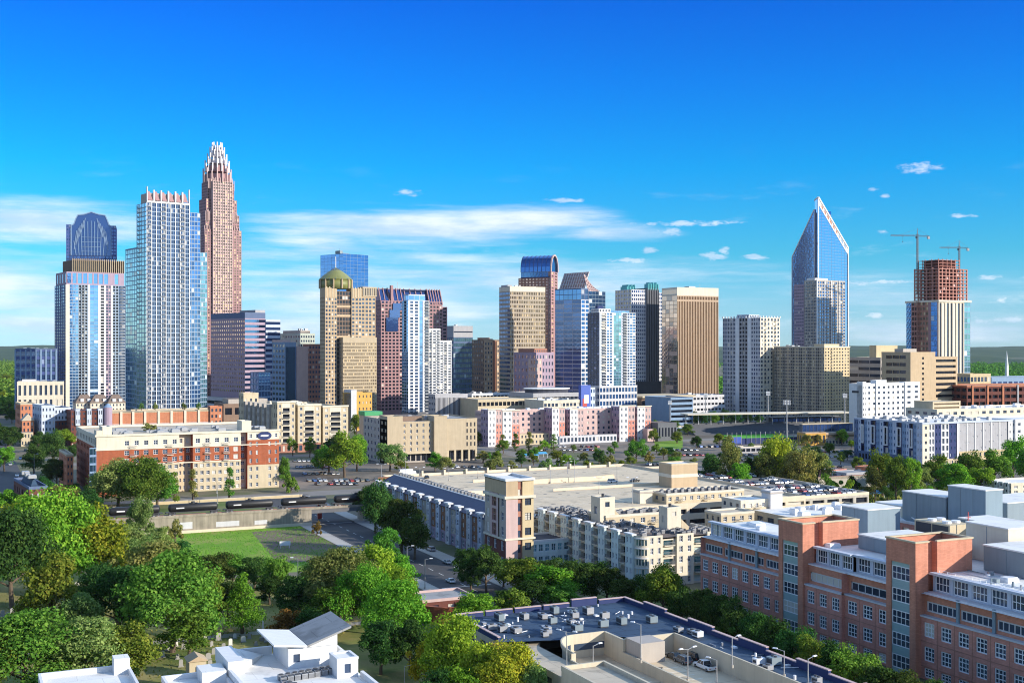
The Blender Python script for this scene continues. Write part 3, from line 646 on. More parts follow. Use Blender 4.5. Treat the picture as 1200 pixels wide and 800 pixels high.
B = tower('office_tower', 'flat topped office tower with a cream window grid left of the barrel roofed tower', 597.5, 1210, l=585, r=639, e=3, zvis=455)
a, b = B.a, B.b; z = B.Z(336); zp = B.Z(341)
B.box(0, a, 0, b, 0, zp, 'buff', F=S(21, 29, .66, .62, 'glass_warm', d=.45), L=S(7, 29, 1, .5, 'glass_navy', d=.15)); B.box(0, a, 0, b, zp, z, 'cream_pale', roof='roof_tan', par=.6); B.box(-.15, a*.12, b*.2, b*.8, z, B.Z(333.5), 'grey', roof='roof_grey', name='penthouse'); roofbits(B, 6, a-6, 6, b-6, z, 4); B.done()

# barrel-roofed tower
B = tower('office_tower', 'dark red stone tower with a barrel vaulted glass top', 645.5, 1360, l=607.5, r=653.5, e=42, zvis=415)
a, b = B.a, B.b; z0, z1 = B.Z(318), B.Z(298.5)
B.box(0, a, 3, b, 0, z0-7, 'rust', F=None, L=S(9, 46, .56, .52, 'glass_rose', d=.3), roof='roof_dark'); B.box(.0, a, 0, 3, 0, z0, 'rose', L=S(1, 46, .5, .5, 'glass_warm'), F=S(2, 46, .55, .5, 'glass_warm', d=.3), roof='roof_dark')
arc = [(a/2-a/2*cos(pi*k/14), z0+(z1-z0)*sin(pi*k/14)**.8) for k in range(15)]
m = MB(); m.loft([[(x, 1.0, z) for x, z in arc], [(x, b-3, z) for x, z in arc]]); B.one('barrel_vault', 'glass_deep', m)
m = MB()
for k in range(8): yy = 1+(b-4)*k/7; [m.bar((arc[i][0], yy, arc[i][1]), (arc[i+1][0], yy, arc[i+1][1]), .35) for i in range(14)]
m.box(-.3, .3, 1, b-3, z0-7, z0-6); B.one('vault_rib', 'navy', m)
m = MB()
for i in range(14): m.bar((arc[i][0], -.2, arc[i][1]), (arc[i+1][0], -.2, arc[i+1][1]), 1.1)
B.one('arch', 'rose_pale', m)
B.box(.3, a-.3, 3, b-3, z0-7, z0, 'slate_blue', L=S(9, 1, .9, .8, 'glass_deep', d=.1), name='clerestory'); B.done()

B = tower('glass_tower', 'dark navy glass tower ruled with thin white floor lines', 681, 1160, l=650.5, r=690.5, e=24, zvis=475)
a, b = B.a, B.b; z = B.Z(351)
B.box(0, a, 0, b, 0, z, 'grey_light', L=S(3, 28, .97, .8, 'glass_navy', d=.1), F=S(2, 28, .8, .7, 'glass_resi_blue', d=.2), roof='roof_dark'); B.box(0, a*.9, 0, b, z, B.Z(338.5), 'slate', L=S(6, 2, .95, .9, 'glass_deep', d=.1), F=S(2, 2, .8, .8, 'glass_resi'), roof='roof_dark', par=.7); B.done()
B = tower('office_tower', 'glass tower capped by slanting white lattice screens', 690, 1370, l=653, r=709.5, e=14, zvis=425)
a, b = B.a, B.b; z = B.Z(341)
B.box(0, a, 0, b, 0, z, 'panel_blue', F=S(5, 30, .96, .9, 'glass_blue', d=.1), L=S(8, 30, .9, .8, 'glass_navy', d=.15), roof='roof_grey'); zt = B.Z(318)
m = MB(); nn = 10
for k in range(nn+1): y = b*.2+b*.78*k/nn; m.bar((1, y, z), (8, y-3, zt), .55)
for k in range(6): t = k/5; m.bar((1+7*t, b*.2-3*t, z+(zt-z)*t), (1+7*t, b*.98-3*t, z+(zt-z)*t), .5)
B.one('lattice_screen', 'white', m)
m = MB(); m.quad((1.8, b*.2, z), (1.8, b*.98, z), (8.8, b*.98-3, zt), (8.8, b*.2-3, zt)); m.quad((2.1, b*.2, z), (9.1, b*.2-3, zt), (9.1, b*.98-3, zt), (2.1, b*.98, z)); B.one('screen_glass', 'rose_pale', m)
m = MB()
for k in range(7): x = 1+(a*.72)*k/6; m.bar((x, 2, z), (x*.75, 9, zt-3-(k*2.4)), .5)
for k in range(5): t = k/4; m.bar((1, 2+7*t, z+(zt-z-3)*t), (a*.72*(1-.25*t), 2+7*t, z+(zt-z-18)*t), .45)
B.one('lattice_screen', 'rose_pale', m); m = MB(); m.poly([(1, 2.8, z), (a*.72, 2.8, z), (a*.54, 9.6, zt-17.5), (1, 9.6, zt-3)]); B.one('screen_glass', 'rose_pale', m); B.done()

B = tower('condominium_tower', 'white and teal glass apartment tower on a light gridded base', 702.5, 1060, l=688.5, r=745, e=5, zvis=475)
a, b = B.a, B.b; X = B.X; z = B.Z(366); zb = B.Z(453); f1 = 26
B.f('L', 0, b, zb, z, 0, S(4, f1, .8, .75, 'glass_navy', d=.3), 'grey_dark'); B.f('R', 0, b, zb, z, a, None, 'white_cool'); B.f('K', 0, a, zb, z, b, None, 'white_cool')
B.strips('F', zb, z, 0, [(702.5, 704.5, None, 'white_cool'), (704.5, 711, S(1, f1, .82, .66, 'glass_dark', d=.9), 'white'), (711, 717.5, S(2, f1, .8, .7, 'glass_resi_blue'), 'white'), (717.5, 719, None, 'white'), (719, 728, S(3, f1, .92, .86, 'glass_teal', d=.1), 'slate_blue'), (728, 729.5, None, 'white_cool'), (729.5, 735, S(1, f1, .85, .7, 'glass_dark', d=.9), 'white'), (735, 738, S(1, f1, .7, .6, 'glass_resi'), 'white_cool'), (738, 745, S(2, f1, .85, .68, 'glass_resi_blue', d=.4), 'white')])
B.mb('roof', 'roof_grey').quad((0, 0, z), (a, 0, z), (a, b, z), (0, b, z))
B.balconies('F', [X(707.7), X(732.2)], [zb+(z-zb)*(k+.06)/f1 for k in range(f1)], 0, 4.3, 1.4, 'white')
B.box(0, a*.32, 1, b*.7, z, B.Z(361.5), 'white', F=S(4, 1, .5, .5, 'glass_dark'), L=S(4, 1, .6, .5, 'glass_navy'), roof='roof_white'); B.box(a*.32+.01, a*.85, 1.4, b*.7, z, B.Z(363.5), 'slate_blue', F=S(5, 1, .9, .7, 'glass_blue', d=.1), roof='roof_white'); B.box(2, a*.2, 6, b*.5, B.Z(361.5), B.Z(358), 'navy', roof='roof_dark', name='penthouse')
B.box(-1, a+.5, -1.5, b, 0, zb, 'grey_light', F=S(12, 6, .72, .62, 'glass_resi_blue', d=.3), L=S(5, 6, .7, .6, 'glass_navy'), roof='roof_grey', par=.8, name='base'); B.done()

B = tower('office_tower', 'grey office tower with a tall black finned stripe and teal roof crests', 740, 1260, l=721, r=776, e=4, zvis=455)
a, b = B.a, B.b; X = B.X; z = B.Z(339)
B.box(0, X(757), 0, b, 0, z, 'grey_light', F=S(7, 32, .6, .55, 'glass_navy', d=.3), L=S(6, 32, .6, .5, 'glass_warm', d=.3), roof='roof_dark'); B.parts[('wall', 'grey_light')] = B.parts[('wall', 'grey_light')]
B.box(X(757), X(771), -2, b, 0, B.Z(337), 'grey_dark', F=S(7, 1, .5, 1, 'glass_black', d=.5), L=S(2, 1, .5, .96, 'glass_black'), roof='roof_dark'); B.box(X(771), a, 0, b, 0, B.Z(342), 'grey_light', F=S(2, 32, .6, .55, 'glass_navy', d=.3), roof='roof_dark')
m = MB()
for k in range(7): x = X(758)+(X(770)-X(758))*k/6; m.box(x-.35, x+.35, -2.6, 4, B.Z(339), B.Z(332)+(k % 2)*1.5)
B.one('roof_crest', 'teal_trim', m); m = MB()
for k in range(6): x = 1+2*k; m.box(x-.4, x+.4, b*.3, b*.7, z, z+3.5+(k % 2)*2)
B.one('roof_crest', 'teal_trim', m); m = MB(); m.box(-.5, a, -2.8, b, 0, B.Z(447)); B.one('base', 'charcoal', m); B.done()

B = tower('office_tower', 'broad gold bronze tower of fine vertical fins under a cream top band', 793.5, 1210, l=775.5, r=842, e=0, zvis=452)
a, b = B.a, B.b; z, z1, z2 = B.Z(337), B.Z(346), B.Z(352)
B.box(0, a, 0, b, z1, z, 'cream_pale', L=S(1, 1, .96, .6, 'glass_rose', d=.1), roof='roof_tan', par=.5); B.box(0, a, 0, b, z2, z1, 'gold', F=S(26, 1, .62, .62, 'glass_bronze', d=1.0), L=S(3, 1, .96, .9, 'glass_rose', d=.1)); B.box(0, a, 0, b, 6, z2, 'gold', F=S(26, 1, .6, .985, 'glass_bronze', d=.8), L=S(4, 26, .95, .9, 'glass_rose', d=.08))
m = MB(); m.box(.3, a-.3, .3, b-.3, 0, 6); m.box(-.2, a+.2, -1, -.003, 0, 4.5); B.one('base', 'slate', m)
m = MB(); m.box(a*.4, a*.55, b*.3, b*.6, z, z+2.2); m.cyl(a*.7, b*.4, z, z+5, .15, 5); B.one('penthouse', 'metal_grey', m); B.done()

# grey residential tower
B = tower('apartment_tower', 'grey apartment tower with many white edged bays between the gold and beige towers', 891, 1130, l=847, r=914, e=12, zvis=455)
a, b = B.a, B.b; z = B.Z(372); f1 = 25
ya = [B.Yl(p) for p in (891, 880, 876, 866, 862, 852, 847)]
B.f('F', 0, a, 0, z, 0, S(6, f1, .55, .6, 'glass_dark', d=.4), 'cream_pale'); B.f('R', 0, b, 0, z, a, None, 'grey_light'); B.f('K', 0, a, 0, z, b, None, 'grey_light')
for k, (sp, mt) in enumerate([(S(4, f1, .6, .62, 'glass_resi'), 'grey_light'), (None, 'white'), (S(3, f1, .75, .7, 'glass_black', d=1), 'grey'), (None, 'white'), (S(3, f1, .7, .7, 'glass_dark', d=.6), 'grey_light'), (S(2, f1, .6, .6, 'glass_resi'), 'grey')]): B.f('L', ya[k], ya[k+1], 0, z, 0, sp, mt)
B.mb('roof', 'roof_grey').quad((0, 0, z), (a, 0, z), (a, b, z), (0, b, z))
B.balconies('F', [a*.25, a*.75], [z*(k+.1)/f1 for k in range(3, f1)], 0, 3.2, 1.4, 'cream_pale'); B.balconies('L', [(ya[2]+ya[3])/2, (ya[4]+ya[5])/2], [z*(k+.1)/f1 for k in range(3, f1)], 0, 3.0, 1.2, 'white')
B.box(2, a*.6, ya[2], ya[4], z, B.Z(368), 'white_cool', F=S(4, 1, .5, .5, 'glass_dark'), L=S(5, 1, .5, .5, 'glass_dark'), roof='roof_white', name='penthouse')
m = MB()
for k in range(14): y = b*k/13; m.box(-.3, .5, y-.6, y+.6, z, z+1.6)
for k in range(8): x = a*k/7; m.box(x-.6, x+.6, -.3, .5, z, z+1.6)
B.one('parapet_post', 'white', m); B.done()
# beige residential tower in front
B = tower('apartment_tower', 'beige apartment block with a yellow sunlit end beside the ballpark', 966, 1090, l=907, r=995.5, e=12, zvis=495)
a, b = B.a, B.b; z = B.Z(407); f1 = 24
B.box(0, a, 0, b, 0, z, 'sand', F=S(9, f1, .48, .52, 'glass_dark', d=.35), L=None, roof='roof_tan'); B.parts.pop(('wall', 'sand'))
B.f('F', 0, a, 0, z, 0, S(9, f1, .46, .5, 'glass_dark', d=.35), 'sand'); B.f('R', 0, b, 0, z, a, None, 'sand'); B.f('K', 0, a, 0, z, b, None, 'sand')
nb = 6
for k in range(nb):
    y0, y1 = b*k/nb, b*(k+1)/nb; ym = y0+(y1-y0)*.55
    B.f('L', y0, ym, 0, z, 0, S(3, f1, .55, .55, 'glass_dark'), 'beige'); B.f('L', ym, y1, 0, z, 0, S(2, f1, .75, .62, 'glass_black', d=.9), 'grey_warm')
B.balconies('L', [b*(k+.78)/nb for k in range(nb)], [z*(k+.1)/f1 for k in range(3, f1)], 0, 3.2, 1.2, 'cream')
B.balconies('F', [a*.28], [z*(k+.1)/f1 for k in range(2, f1)], 0, 2.6, 1.2, 'sand')
m = MB()
for y0, y1, x1 in ((0, b, a),): m.box(-.5, x1+.5, -.5, .6, z, z+1.0); m.box(-.5, .6, .6, b, z, z+1.0)
B.one('cornice', 'cream_pale', m); B.box(a*.2, a*.8, b*.1, b*.3, z, z+3.2, 'cream', roof='roof_tan', name='penthouse'); roofbits(B, 3, a-5, b*.3, b-6, z, 6); B.done()

# wedge-topped glass tower
B = tower('glass_tower', 'blue glass tower with a pointed slanting white edged top', 957.5, 1450, l=928, r=993.5, e=17, zvis=405)
a, b = B.a, B.b; zl, zn, zp, zr = B.Z(299), B.Z(245), B.Z(231), B.Z(287)
ym = b*.12
def gpart(pts0, pts1, name, mat): m = MB(); m.loft([pts0, pts1]); B.one(name, mat, m)
L0 = [(0.6, b, 0), (0.6, ym, 0), (0.6, ym, zn), (0.6, b, zl)]
gpart(L0, [(a*.55, y, z) for x, y, z in L0], 'glass_wall', 'glass_deep')
F0 = [(2.2, 0, 0), (a, 0, 0), (a, 0, zr), (2.2, 0, zp)]
gpart(F0, [(x, b*.13, z-3 if z else 0) for x, y, z in F0], 'glass_wall', 'glass_sky')
m = MB(); m.box(1.2, a*.5, ym*.5, ym, 0, zn-4); B.one('slot', 'slate', m)
m = MB()
for k in range(1, 72):
    z = zp*k/72
    xr = a if z < zr else max(2.5, 2.2+(a-2.2)*(zp-z)/(zp-zr)); m.box(2.3, xr-.3, -.12, -.02, z-.12, z+.12)
    yl_ = b if z < zl else ym+(b-ym)*(zn-z)/(zn-zl)
    if z < zn-2: m.box(.46, .58, ym+.3, yl_-.3, z-.14, z+.14)
for k in range(1, 9):
    x = 2.2+(a-2.2)*k/9; m.box(x-.1, x+.1, -.11, -.02, 0, zp+(zr-zp)*k/9-.5); y = ym+(b-ym)*k/9; m.box(.47, .58, y-.1, y+.1, 0, zn+(zl-zn)*k/9-.5)
B.one('mullion', 'panel_blue', m)
m = MB()
for A, D, r_ in (((2.2, -.2, 0), (2.2, -.2, zp), .9), ((2.2, -.2, zp), (a, -.2, zr), 1.3), ((a, -.2, zr), (a, -.2, 0), .9), ((.5, b, zl), (.5, ym, zn), .8), ((.5, ym, zn), (.5, ym, 0), .5), ((.5, b, zl), (.5, b, 0), .8), ((a, b*.13, zr-3), (2.2, b*.13, zp-3), 1.0), ((2.2, -.2, zp), (2.2, b*.13, zp-3), 1.0), ((a, -.2, zr), (a, b*.13, zr-3), 1.0)): m.bar(A, D, r_)
B.one('edge_frame', 'white', m)
nrm = lambda t, dd: (2.2+(a-2.2)*t, zp+(zr-zp)*t-dd)
m = MB(); (xa, za), (xb_, zb_), (xc, zc), (xd, zd_) = nrm(0, 0), nrm(1, 0), nrm(1, 8.5), nrm(0, 8.5)
m.loft([[(xd, -.3, zd_), (xc, -.3, zc), (xb_, -.3, zb_), (xa, -.3, za)], [(xd, -.14, zd_), (xc, -.14, zc), (xb_, -.14, zb_), (xa, -.14, za)]]); B.one('crown_band', 'white', m)
for k in range(9):
    t0, t1 = .1+.095*k, .1+.095*k+.065; m = MB(); p4 = [nrm(t0, 6.2), nrm(t1, 6.2), nrm(t1, 2.4), nrm(t0, 2.4)]; m.quad(*[(x, -.31, z) for x, z in p4]); B.one('crown_slot', 'rust' if k < 6 else 'slate_blue', m)
m = MB(); 
for k in range(14): t = (k+1)/15; x = 2.2+(a-2.2)*t; z = zp+(zr-zp)*t; m.bar((x, 0, z+.4), (x, b*.13, z-2.6), .5)
B.one('crown_slat', 'white', m); m = MB(); m.quad((2.4, 1, zp-.1), (a-.2, 1, zr+.3), (a-.2, b*.125, zr-2.6), (2.4, b*.125, zp-2.9)); B.one('crown_recess', 'rust', m)
B.done()
B = tower('apartment_tower', 'grey gridded apartment tower directly before the pointed glass tower', 957, 1380, l=942.5, r=990.5, e=10, zvis=405)
a, b = B.a, B.b; z = B.Z(329); f1 = 40
B.box(0, a, 0, b, 0, z, 'grey_warm', F=S(11, f1, .7, .66, 'glass_resi_blue', d=.35), L=S(8, f1, .66, .62, 'glass_dark', d=.3), roof='roof_grey', par=1.2)
m = MB()
for k in (.27, .5, .77): m.box(a*k-.5, a*k+.5, -.6, -.003, 0, z+1)
m.box(-.3, 1, -.6, -.003, 0, z+1.4); B.one('pier', 'white', m); B.box(0, a*.45, 3, b*.8, z, B.Z(325.5), 'white', roof='roof_white', name='penthouse')
B.balconies('F', [a*.38, a*.64, a*.9], [z*(k+.1)/f1 for k in range(18, f1)], 0, 3.4, 1.3, 'white'); B.balconies('L', [b*.3, b*.7], [z*(k+.1)/f1 for k in range(18, f1)], 0, 3.0, 1.2, 'grey_light'); B.done()
B = tower('apartment_tower', 'narrow brown slab at the left foot of the pointed glass tower', 942, 1400, l=930.5, r=949, e=17, zvis=405)
B.box(0, B.a, 0, B.b, 0, B.Z(334), 'mauve', F=S(2, 38, .5, .5, 'glass_dark'), L=S(5, 38, .6, .5, 'glass_dark'), roof='roof_grey', par=1); B.done()

# tower under construction with two cranes
B = tower('unfinished_tower', 'half built tower, bare red concrete frame above finished white piers', 1100, 1300, l=1062, r=1137, e=4, zvis=428)
a, b = B.a, B.b; X = B.X; z1 = B.Z(352); z2 = B.Z(315); z3 = B.Z(304)
B.f('R', 0, b, 0, z1, a, None, 'cream_pale'); B.f('K', 0, a, 0, z1, b, None, 'cream_pale')
B.f('F', 0, X(1130), 0, z1, 0, S(7, 1, .56, .96, 'glass_dark', d=.9), 'cream_pale'); B.f('F', X(1130), a, 0, z1, 0, S(2, 20, .9, .85, 'glass_teal', d=.1), 'slate_blue')
yb = [B.Yl(p) for p in (1100, 1098, 1091, 1088, 1078, 1068, 1062)]
for k, (sp, mt) in enumerate([(None, 'rose_pale'), (S(2, 22, .95, .9, 'glass_blue', d=.1), 'slate_blue'), (None, 'rose'), (S(3, 22, .7, .6, 'glass_warm', d=.5), 'rust'), (S(3, 22, .8, .7, 'glass_black', d=1.5), 'pink_concrete'), (S(2, 20, .95, .9, 'glass_deep', d=.1), 'white_cool')]): B.f('L', yb[k], yb[k+1], 0, z1, 0, sp, mt)
m = MB(); m.box(-1, a+1, -1, b+1, z1-1.5, z1+.6); B.one('cornice', 'cream_pale', m)
m = MB(); m.box(a*.25, a*.75, b*.2, b*.7, z1, z3); m.box(a*.2, a*.35-.01, b*.45, b*.6, z1, z2); B.one('core', 'brick_dark', m)
yo = B.Yl(1070); n = 9; m = MB()
for k in range(n+1): z = z1+(z2-z1)*k/n; m.box(1, a-3, 1, yo, z, z+.9)
B.one('floor_slab', 'pink_concrete', m); m = MB()
for i in range(9):
    for j in range(5):
        x = 1.8+(a-5.4)*i/8; y = 1.8+(yo-2.6)*j/4; m.box(x-.65, x+.65, y-.65, y+.65, z1, z2+(1.8 if random.random() < .4 else 0))
B.one('column', 'pink_concrete', m); m = MB()
for k in range(4): z = z2+(z3-z2)*k/3; m.box(a*.12, a*.8, b*.12, b*.75, z, z+.4)
for i in range(6):
    for j in range(4): x = a*.13+a*.66*i/5; y = b*.13+b*.61*j/3; m.box(x-.35, x+.35, y-.35, y+.35, z2, z3+1.5)
B.one('upper_frame', 'pink_concrete', m)
for x0, k0 in ((4, 2), (a*.5, 4), (a*.3, 6), (a*.6, 7), (a*.2, 3), (a*.7, 1)):
    m = MB(); z = z1+(z2-z1)*k0/n+.5; m.box(x0, x0+5, 2.05, 2.3, z, z+2.6); B.one('safety_net', 'rose_pale', m)
m = MB()
for k in range(46): z = 20+(z2-20)*k/46; m.box(-2.2, -.4, yb[4], yb[4]+3, z, z+.3)
for x in (-2.1, -.5):
    for y in (yb[4]+.1, yb[4]+2.9): m.box(x-.12, x+.12, y-.12, y+.12, 0, z2)
B.one('hoist_tower', 'rust', m)
topz = z2; B.done()
def crane(px, Y, py0, py1, jib_px, cj_px, pyj, label):
    c = gp(px, Y); o = thing('tower_crane', label, 'crane', (c[0], c[1], zat(py0, Y)), 0, 'cranes on the unfinished tower'); h = zat(py1, Y)-zat(py0, Y)
    o.rotation_euler = (0, 0, -TH+R(14)); k = Y/FPX
    m = MB(); w_ = .75; nn = int(h/1.8); zs_ = h-6
    for i in range(4): sx_, sy_ = ((-w_, -w_), (w_, -w_), (w_, w_), (-w_, w_))[i]; m.bar((sx_, sy_, -25), (sx_, sy_, zs_), .2)
    for i in range(int((zs_+25)/1.9)):
        z = -25+1.9*i
        for s_ in (-1, 1): m.bar((-w_, s_*w_, z), (w_, s_*w_, z+1.9), .12); m.bar((s_*w_, -w_, z), (s_*w_, w_, z+1.9), .12)
    m.build('mast', MATS['crane_paint'], o)
    zj = zat(pyj, Y)-zat(py0, Y)
    def truss(x0, x1, nm, tw=.7, th=1.5):
        m = MB(); s_ = 1 if x1 > x0 else -1; L = abs(x1-x0); n_ = int(L/2)
        m.bar((x0, -tw, zj), (x1, -tw, zj), .16); m.bar((x0, tw, zj), (x1, tw, zj), .16); m.bar((x0, 0, zj+th), (x1, 0, zj+th*.6), .16)
        for i in range(n_): xa, xm, xb = x0+s_*2*i, x0+s_*(2*i+1), x0+s_*2*(i+1); [m.bar((xa, t, zj), (xm, 0, zj+th*.95), .09) for t in (-tw, tw)]; [m.bar((xm, 0, zj+th*.95), (xb, t, zj), .09) for t in (-tw, tw)]
        m.build(nm, MATS['crane_paint'], o)
    truss(-1, (jib_px-px)*k, 'jib'); truss(1, (cj_px-px)*k, 'counter_jib')
    m = MB(); m.bar((0, 0, zs_), (0, 0, h), .5, 4, .25); m.bar((0, 0, h), ((jib_px-px)*k*.65, 0, zj+1.3), .08); m.bar((0, 0, h), ((cj_px-px)*k*.9, 0, zj+1.2), .08); m.build('tie_bar', MATS['crane_paint'], o)
    m = MB(); m.box(-2.2, -.9, -1.4, .2, zj-2.4, zj-.2); m.build('cab', MATS['glass_black'], o)
    m = MB(); x = (cj_px-px)*k; m.box(x-2.5, x, -.9, .9, zj-2.6, zj); m.build('counterweight', MATS['grey'], o)
    m = MB(); x = (jib_px-px)*k*.55; m.box(x-.6, x+.6, -.6, .6, zj-.6, zj-.1); m.bar((x, 0, zj-.5), (x, 0, zj-6), .06); m.box(x-.3, x+.3, -.3, .3, zj-7, zj-6); m.build('hook', MATS['metal_dark'], o)
crane(1075, 1330, 318, 268, 1040, 1091, 277, 'taller tower crane with the long jib on the unfinished tower')
crane(1124, 1345, 318, 282, 1098, 1137, 291, 'shorter tower crane on the right of the unfinished tower')

# brown and tan blocks in front of it
B = tower('office_building', 'brown slab of dark ribbon windows behind the white hotel', 1032, 1150, l=993, r=1062, e=8, zvis=450)
a, b = B.a, B.b
B.box(0, a, 0, b, 0, B.Z(420), 'grey_warm', L=S(3, 9, .96, .45, 'glass_black', d=.5), F=S(4, 9, .9, .45, 'glass_black', d=.5), roof='roof_grey', par=1)
B.box(1, a*.85, 6, b*.35, B.Z(420), B.Z(405.5), 'sand', F=None, L=None, roof='roof_tan', par=.8, name='penthouse'); B.done()
B = tower('office_building', 'tan tower block with a window column and ribbon floors at its right', 1067, 1040, l=1033, r=1123, e=6, zvis=480)
a, b = B.a, B.b; X = B.X; z = B.Z(414); x1 = X(1096)
B.box(0, x1, 0, b, 0, z, 'tan', F=S(5, 14, .4, .45, 'glass_black', d=.4, mt=2, sk=lambda i, j: i != 2), L=S(3, 10, .95, .45, 'glass_black', d=.6, mu=5), roof='roof_tan', par=1.2)
B.box(x1, a, 1, b, 0, z-4, 'tan', F=S(1, 11, .86, .46, 'glass_black', d=1.4, mb=4), roof='roof_tan', par=1); B.box(2, x1*.6, b*.3, b*.6, z, z+4, 'grey_warm', roof='roof_grey', name='penthouse')
B.box(a, a+8, 12, b, 0, B.Z(433), 'cream_pale', F=S(3, 10, .6, .6, 'glass_dark'), roof='roof_tan'); B.done()
B = tower('hotel', 'white hotel of small windows behind the modern grey blue block', 1010, 920, l=995, r=1077, e=6, zvis=490, cat='hotel')
a, b = B.a, B.b; X = B.X; z = B.Z(451); f1 = 7
B.box(0, a, 0, b, 0, z, 'white', F=S(12, 10, .42, .45, 'glass_dark', d=.35), L=S(3, 10, .35, .4, 'glass_dark', sk=lambda i, j: True), roof='roof_white', par=1)
for p0, p1, hh in ((1026, 1038, 3), (1060, 1077, 1.2), (1010, 1014, 2)): B.box(X(p0), X(p1), -.8, 5, 0, z+hh, 'white', F=S(2, 10, .45, .42, 'glass_dark', d=.35, mt=hh), roof='roof_white', par=.5)
m = MB(); m.box(-.35, -.06, b*.25, b*.75, z-6.2, z-4.6); B.one('sign', 'charcoal', m); B.done()
B = tower('parking_garage', 'long brick and dark parking garage at the right edge under the woods', 1133, 1050, r=1290, e=-8, b=40, zvis=487, cat='parking garage')
a, b = B.a, B.b; z = B.Z(453)
B.box(0, a, 0, b, 0, z, 'brick_dark', F=S(22, 6, .84, .5, 'glass_black', d=2.0), L=S(5, 6, .84, .5, 'glass_black', d=1.5), roof='asphalt_light', par=1.1, parmat='brick_orange')
for k in range(5): m = MB(); x = a*(.04+.11*k); m.box(x-.8, x+.8, -.7, -.003, 0, z+1.2); B.one('pier', 'brick_orange' if k < 3 else 'grey', m)
B.done()
B = tower('office_building', 'small tan office block at the foot of the far woods', 1137, 1280, r=1161, e=0, b=24, zvis=450)
B.box(0, B.a, 0, B.b, 0, B.Z(439), 'sand', F=S(6, 4, .7, .5, 'glass_dark'), L=S(5, 4, .7, .5, 'glass_navy'), roof='roof_tan', par=1); B.done()
B = tower('warehouse', 'long grey low warehouse before the far woods at the right', 1162, 1400, r=1260, e=0, b=40, zvis=455, cat='warehouse')
B.box(0, B.a, 0, B.b, 0, B.Z(443), 'slate_blue', F=S(16, 2, .7, .5, 'glass_navy'), L=S(6, 2, .7, .5, 'glass_navy'), roof='roof_grey', par=1); B.done()
B = tower('church', 'small white church with a thin steeple among the far woods', 1180, 1900, r=1187, e=0, b=24, cat='church')
m = MB(); B.box(0, B.a, 0, B.b, 0, 14, 'white', F=S(3, 1, .3, .5, 'glass_dark'), L=S(4, 1, .3, .5, 'glass_dark'), roof='roof_grey'); m.box(2, 6, 2, 6, 14, 40); B.one('steeple', 'white', m); m = MB(); m.bar((4, 4, 40), (4, 4, 64), 2.6, 8, .1); B.one('spire', 'white', m); B.done()
# low dark block at far left
B = tower('office_building', 'low dark navy gridded block left of the white balcony tower', 18, 1120, r=66, e=-6, b=30, zvis=447)
a, b = B.a, B.b
B.box(0, a, 0, b, 0, B.Z(410), 'navy_light', F=S(8, 6, .7, .6, 'glass_navy', d=.4, mb=24), L=S(5, 9, .7, .6, 'glass_navy'), roof='roof_dark', par=1.4, parmat='slate'); m = MB()
for k in range(9): x = a*k/8; m.box(x-.7, x+.7, -.6, -.003, 0, B.Z(410)+.5)
B.one('pier', 'slate_blue', m); roofbits(B, 4, a-6, 4, b-6, B.Z(410), 8, 'steelgrey'); B.done()
# ------------------------------------------------------------------ middle distance
def low(name, label, cat, c, Y, l=None, r=None, e=0.0, a=None, b=None, zvis=None, lim=100):
    return tower(name, label, c, Y, l, r, e, a, b, zvis, lim, cat)
FR = (2, 2, .14, 'metal_white'); FR1 = (2, 1, .16, 'metal_white'); FRD = (2, 2, .14, 'metal_dark')

# town houses and low blocks at the left
B = low('civic_building', 'pale stone low building with tall pilastered windows at the left', 'building', 20, 1010, r=75, b=26, e=-4, zvis=470)
z = B.Z(449); B.box(0, B.a, 0, B.b, 0, z, 'cream_pale', F=S(9, 2, .5, .7, 'glass_dark', d=.5, mb=16), L=S(4, 2, .5, .7, 'glass_navy', mb=16), roof='roof_grey', par=1.2); B.box(B.a*.1, B.a*.4, 8, 20, z, z+3, 'grey_light', roof='roof_grey', name='penthouse'); roofbits(B, B.a*.4, B.a-5, 4, 20, z, 4); B.done()
B = low('brick_house', 'small orange brick house block in front of the pale pilastered building', 'house', 24, 905, l=18, r=41, e=4, zvis=495)
z = B.Z(474); B.box(0, B.a, 0, B.b, 0, z, 'brick_orange', F=S(4, 5, .4, .5, 'glass_dark', d=.3), L=S(4, 5, .4, .5, 'glass_dark'), roof='roof_tan', par=1, parmat='cream'); B.done()
B = low('brick_house', 'gabled brick house with a pale lower wing on the shaded left street', 'house', 26, 860, r=40, b=18, zvis=500)
z = B.Z(493); a, b = B.a, B.b; B.box(0, a, 0, b, 0, z, 'brick_orange', F=S(3, 4, .4, .5, 'glass_dark', d=.3), L=S(4, 4, .4, .5, 'glass_dark')); m = MB(); m.loft([[(-.5, -.5, z), (a+.5, -.5, z), (a/2, -.5, z+5)], [(-.5, b, z), (a+.5, b, z), (a/2, b, z+5)]]); B.one('roof', 'roof_tan', m)
B.box(-1, a-1, -7, -.01, 0, 10, 'cream', F=S(4, 2, .4, .5, 'glass_dark'), roof='roof_grey'); B.done()
B = low('apartment_block', 'white and dark brick apartments with square dark windows before the red brick block', 'apartments', 48, 860, l=38, r=83, e=8, zvis=508)
z = B.Z(476); a, b = B.a, B.b; x1 = a*.45
B.box(0, x1, -2, b, 0, z*.5, 'white_cool', F=S(4, 3, .4, .45, 'glass_dark', d=.3), L=S(4, 3, .4, .45, 'glass_navy')); B.box(0, x1, -2, b, z*.5, z, 'white_cool', F=S(4, 3, .4, .45, 'glass_dark', d=.3), L=S(4, 3, .4, .45, 'glass_navy'), roof='roof_grey', par=.8)
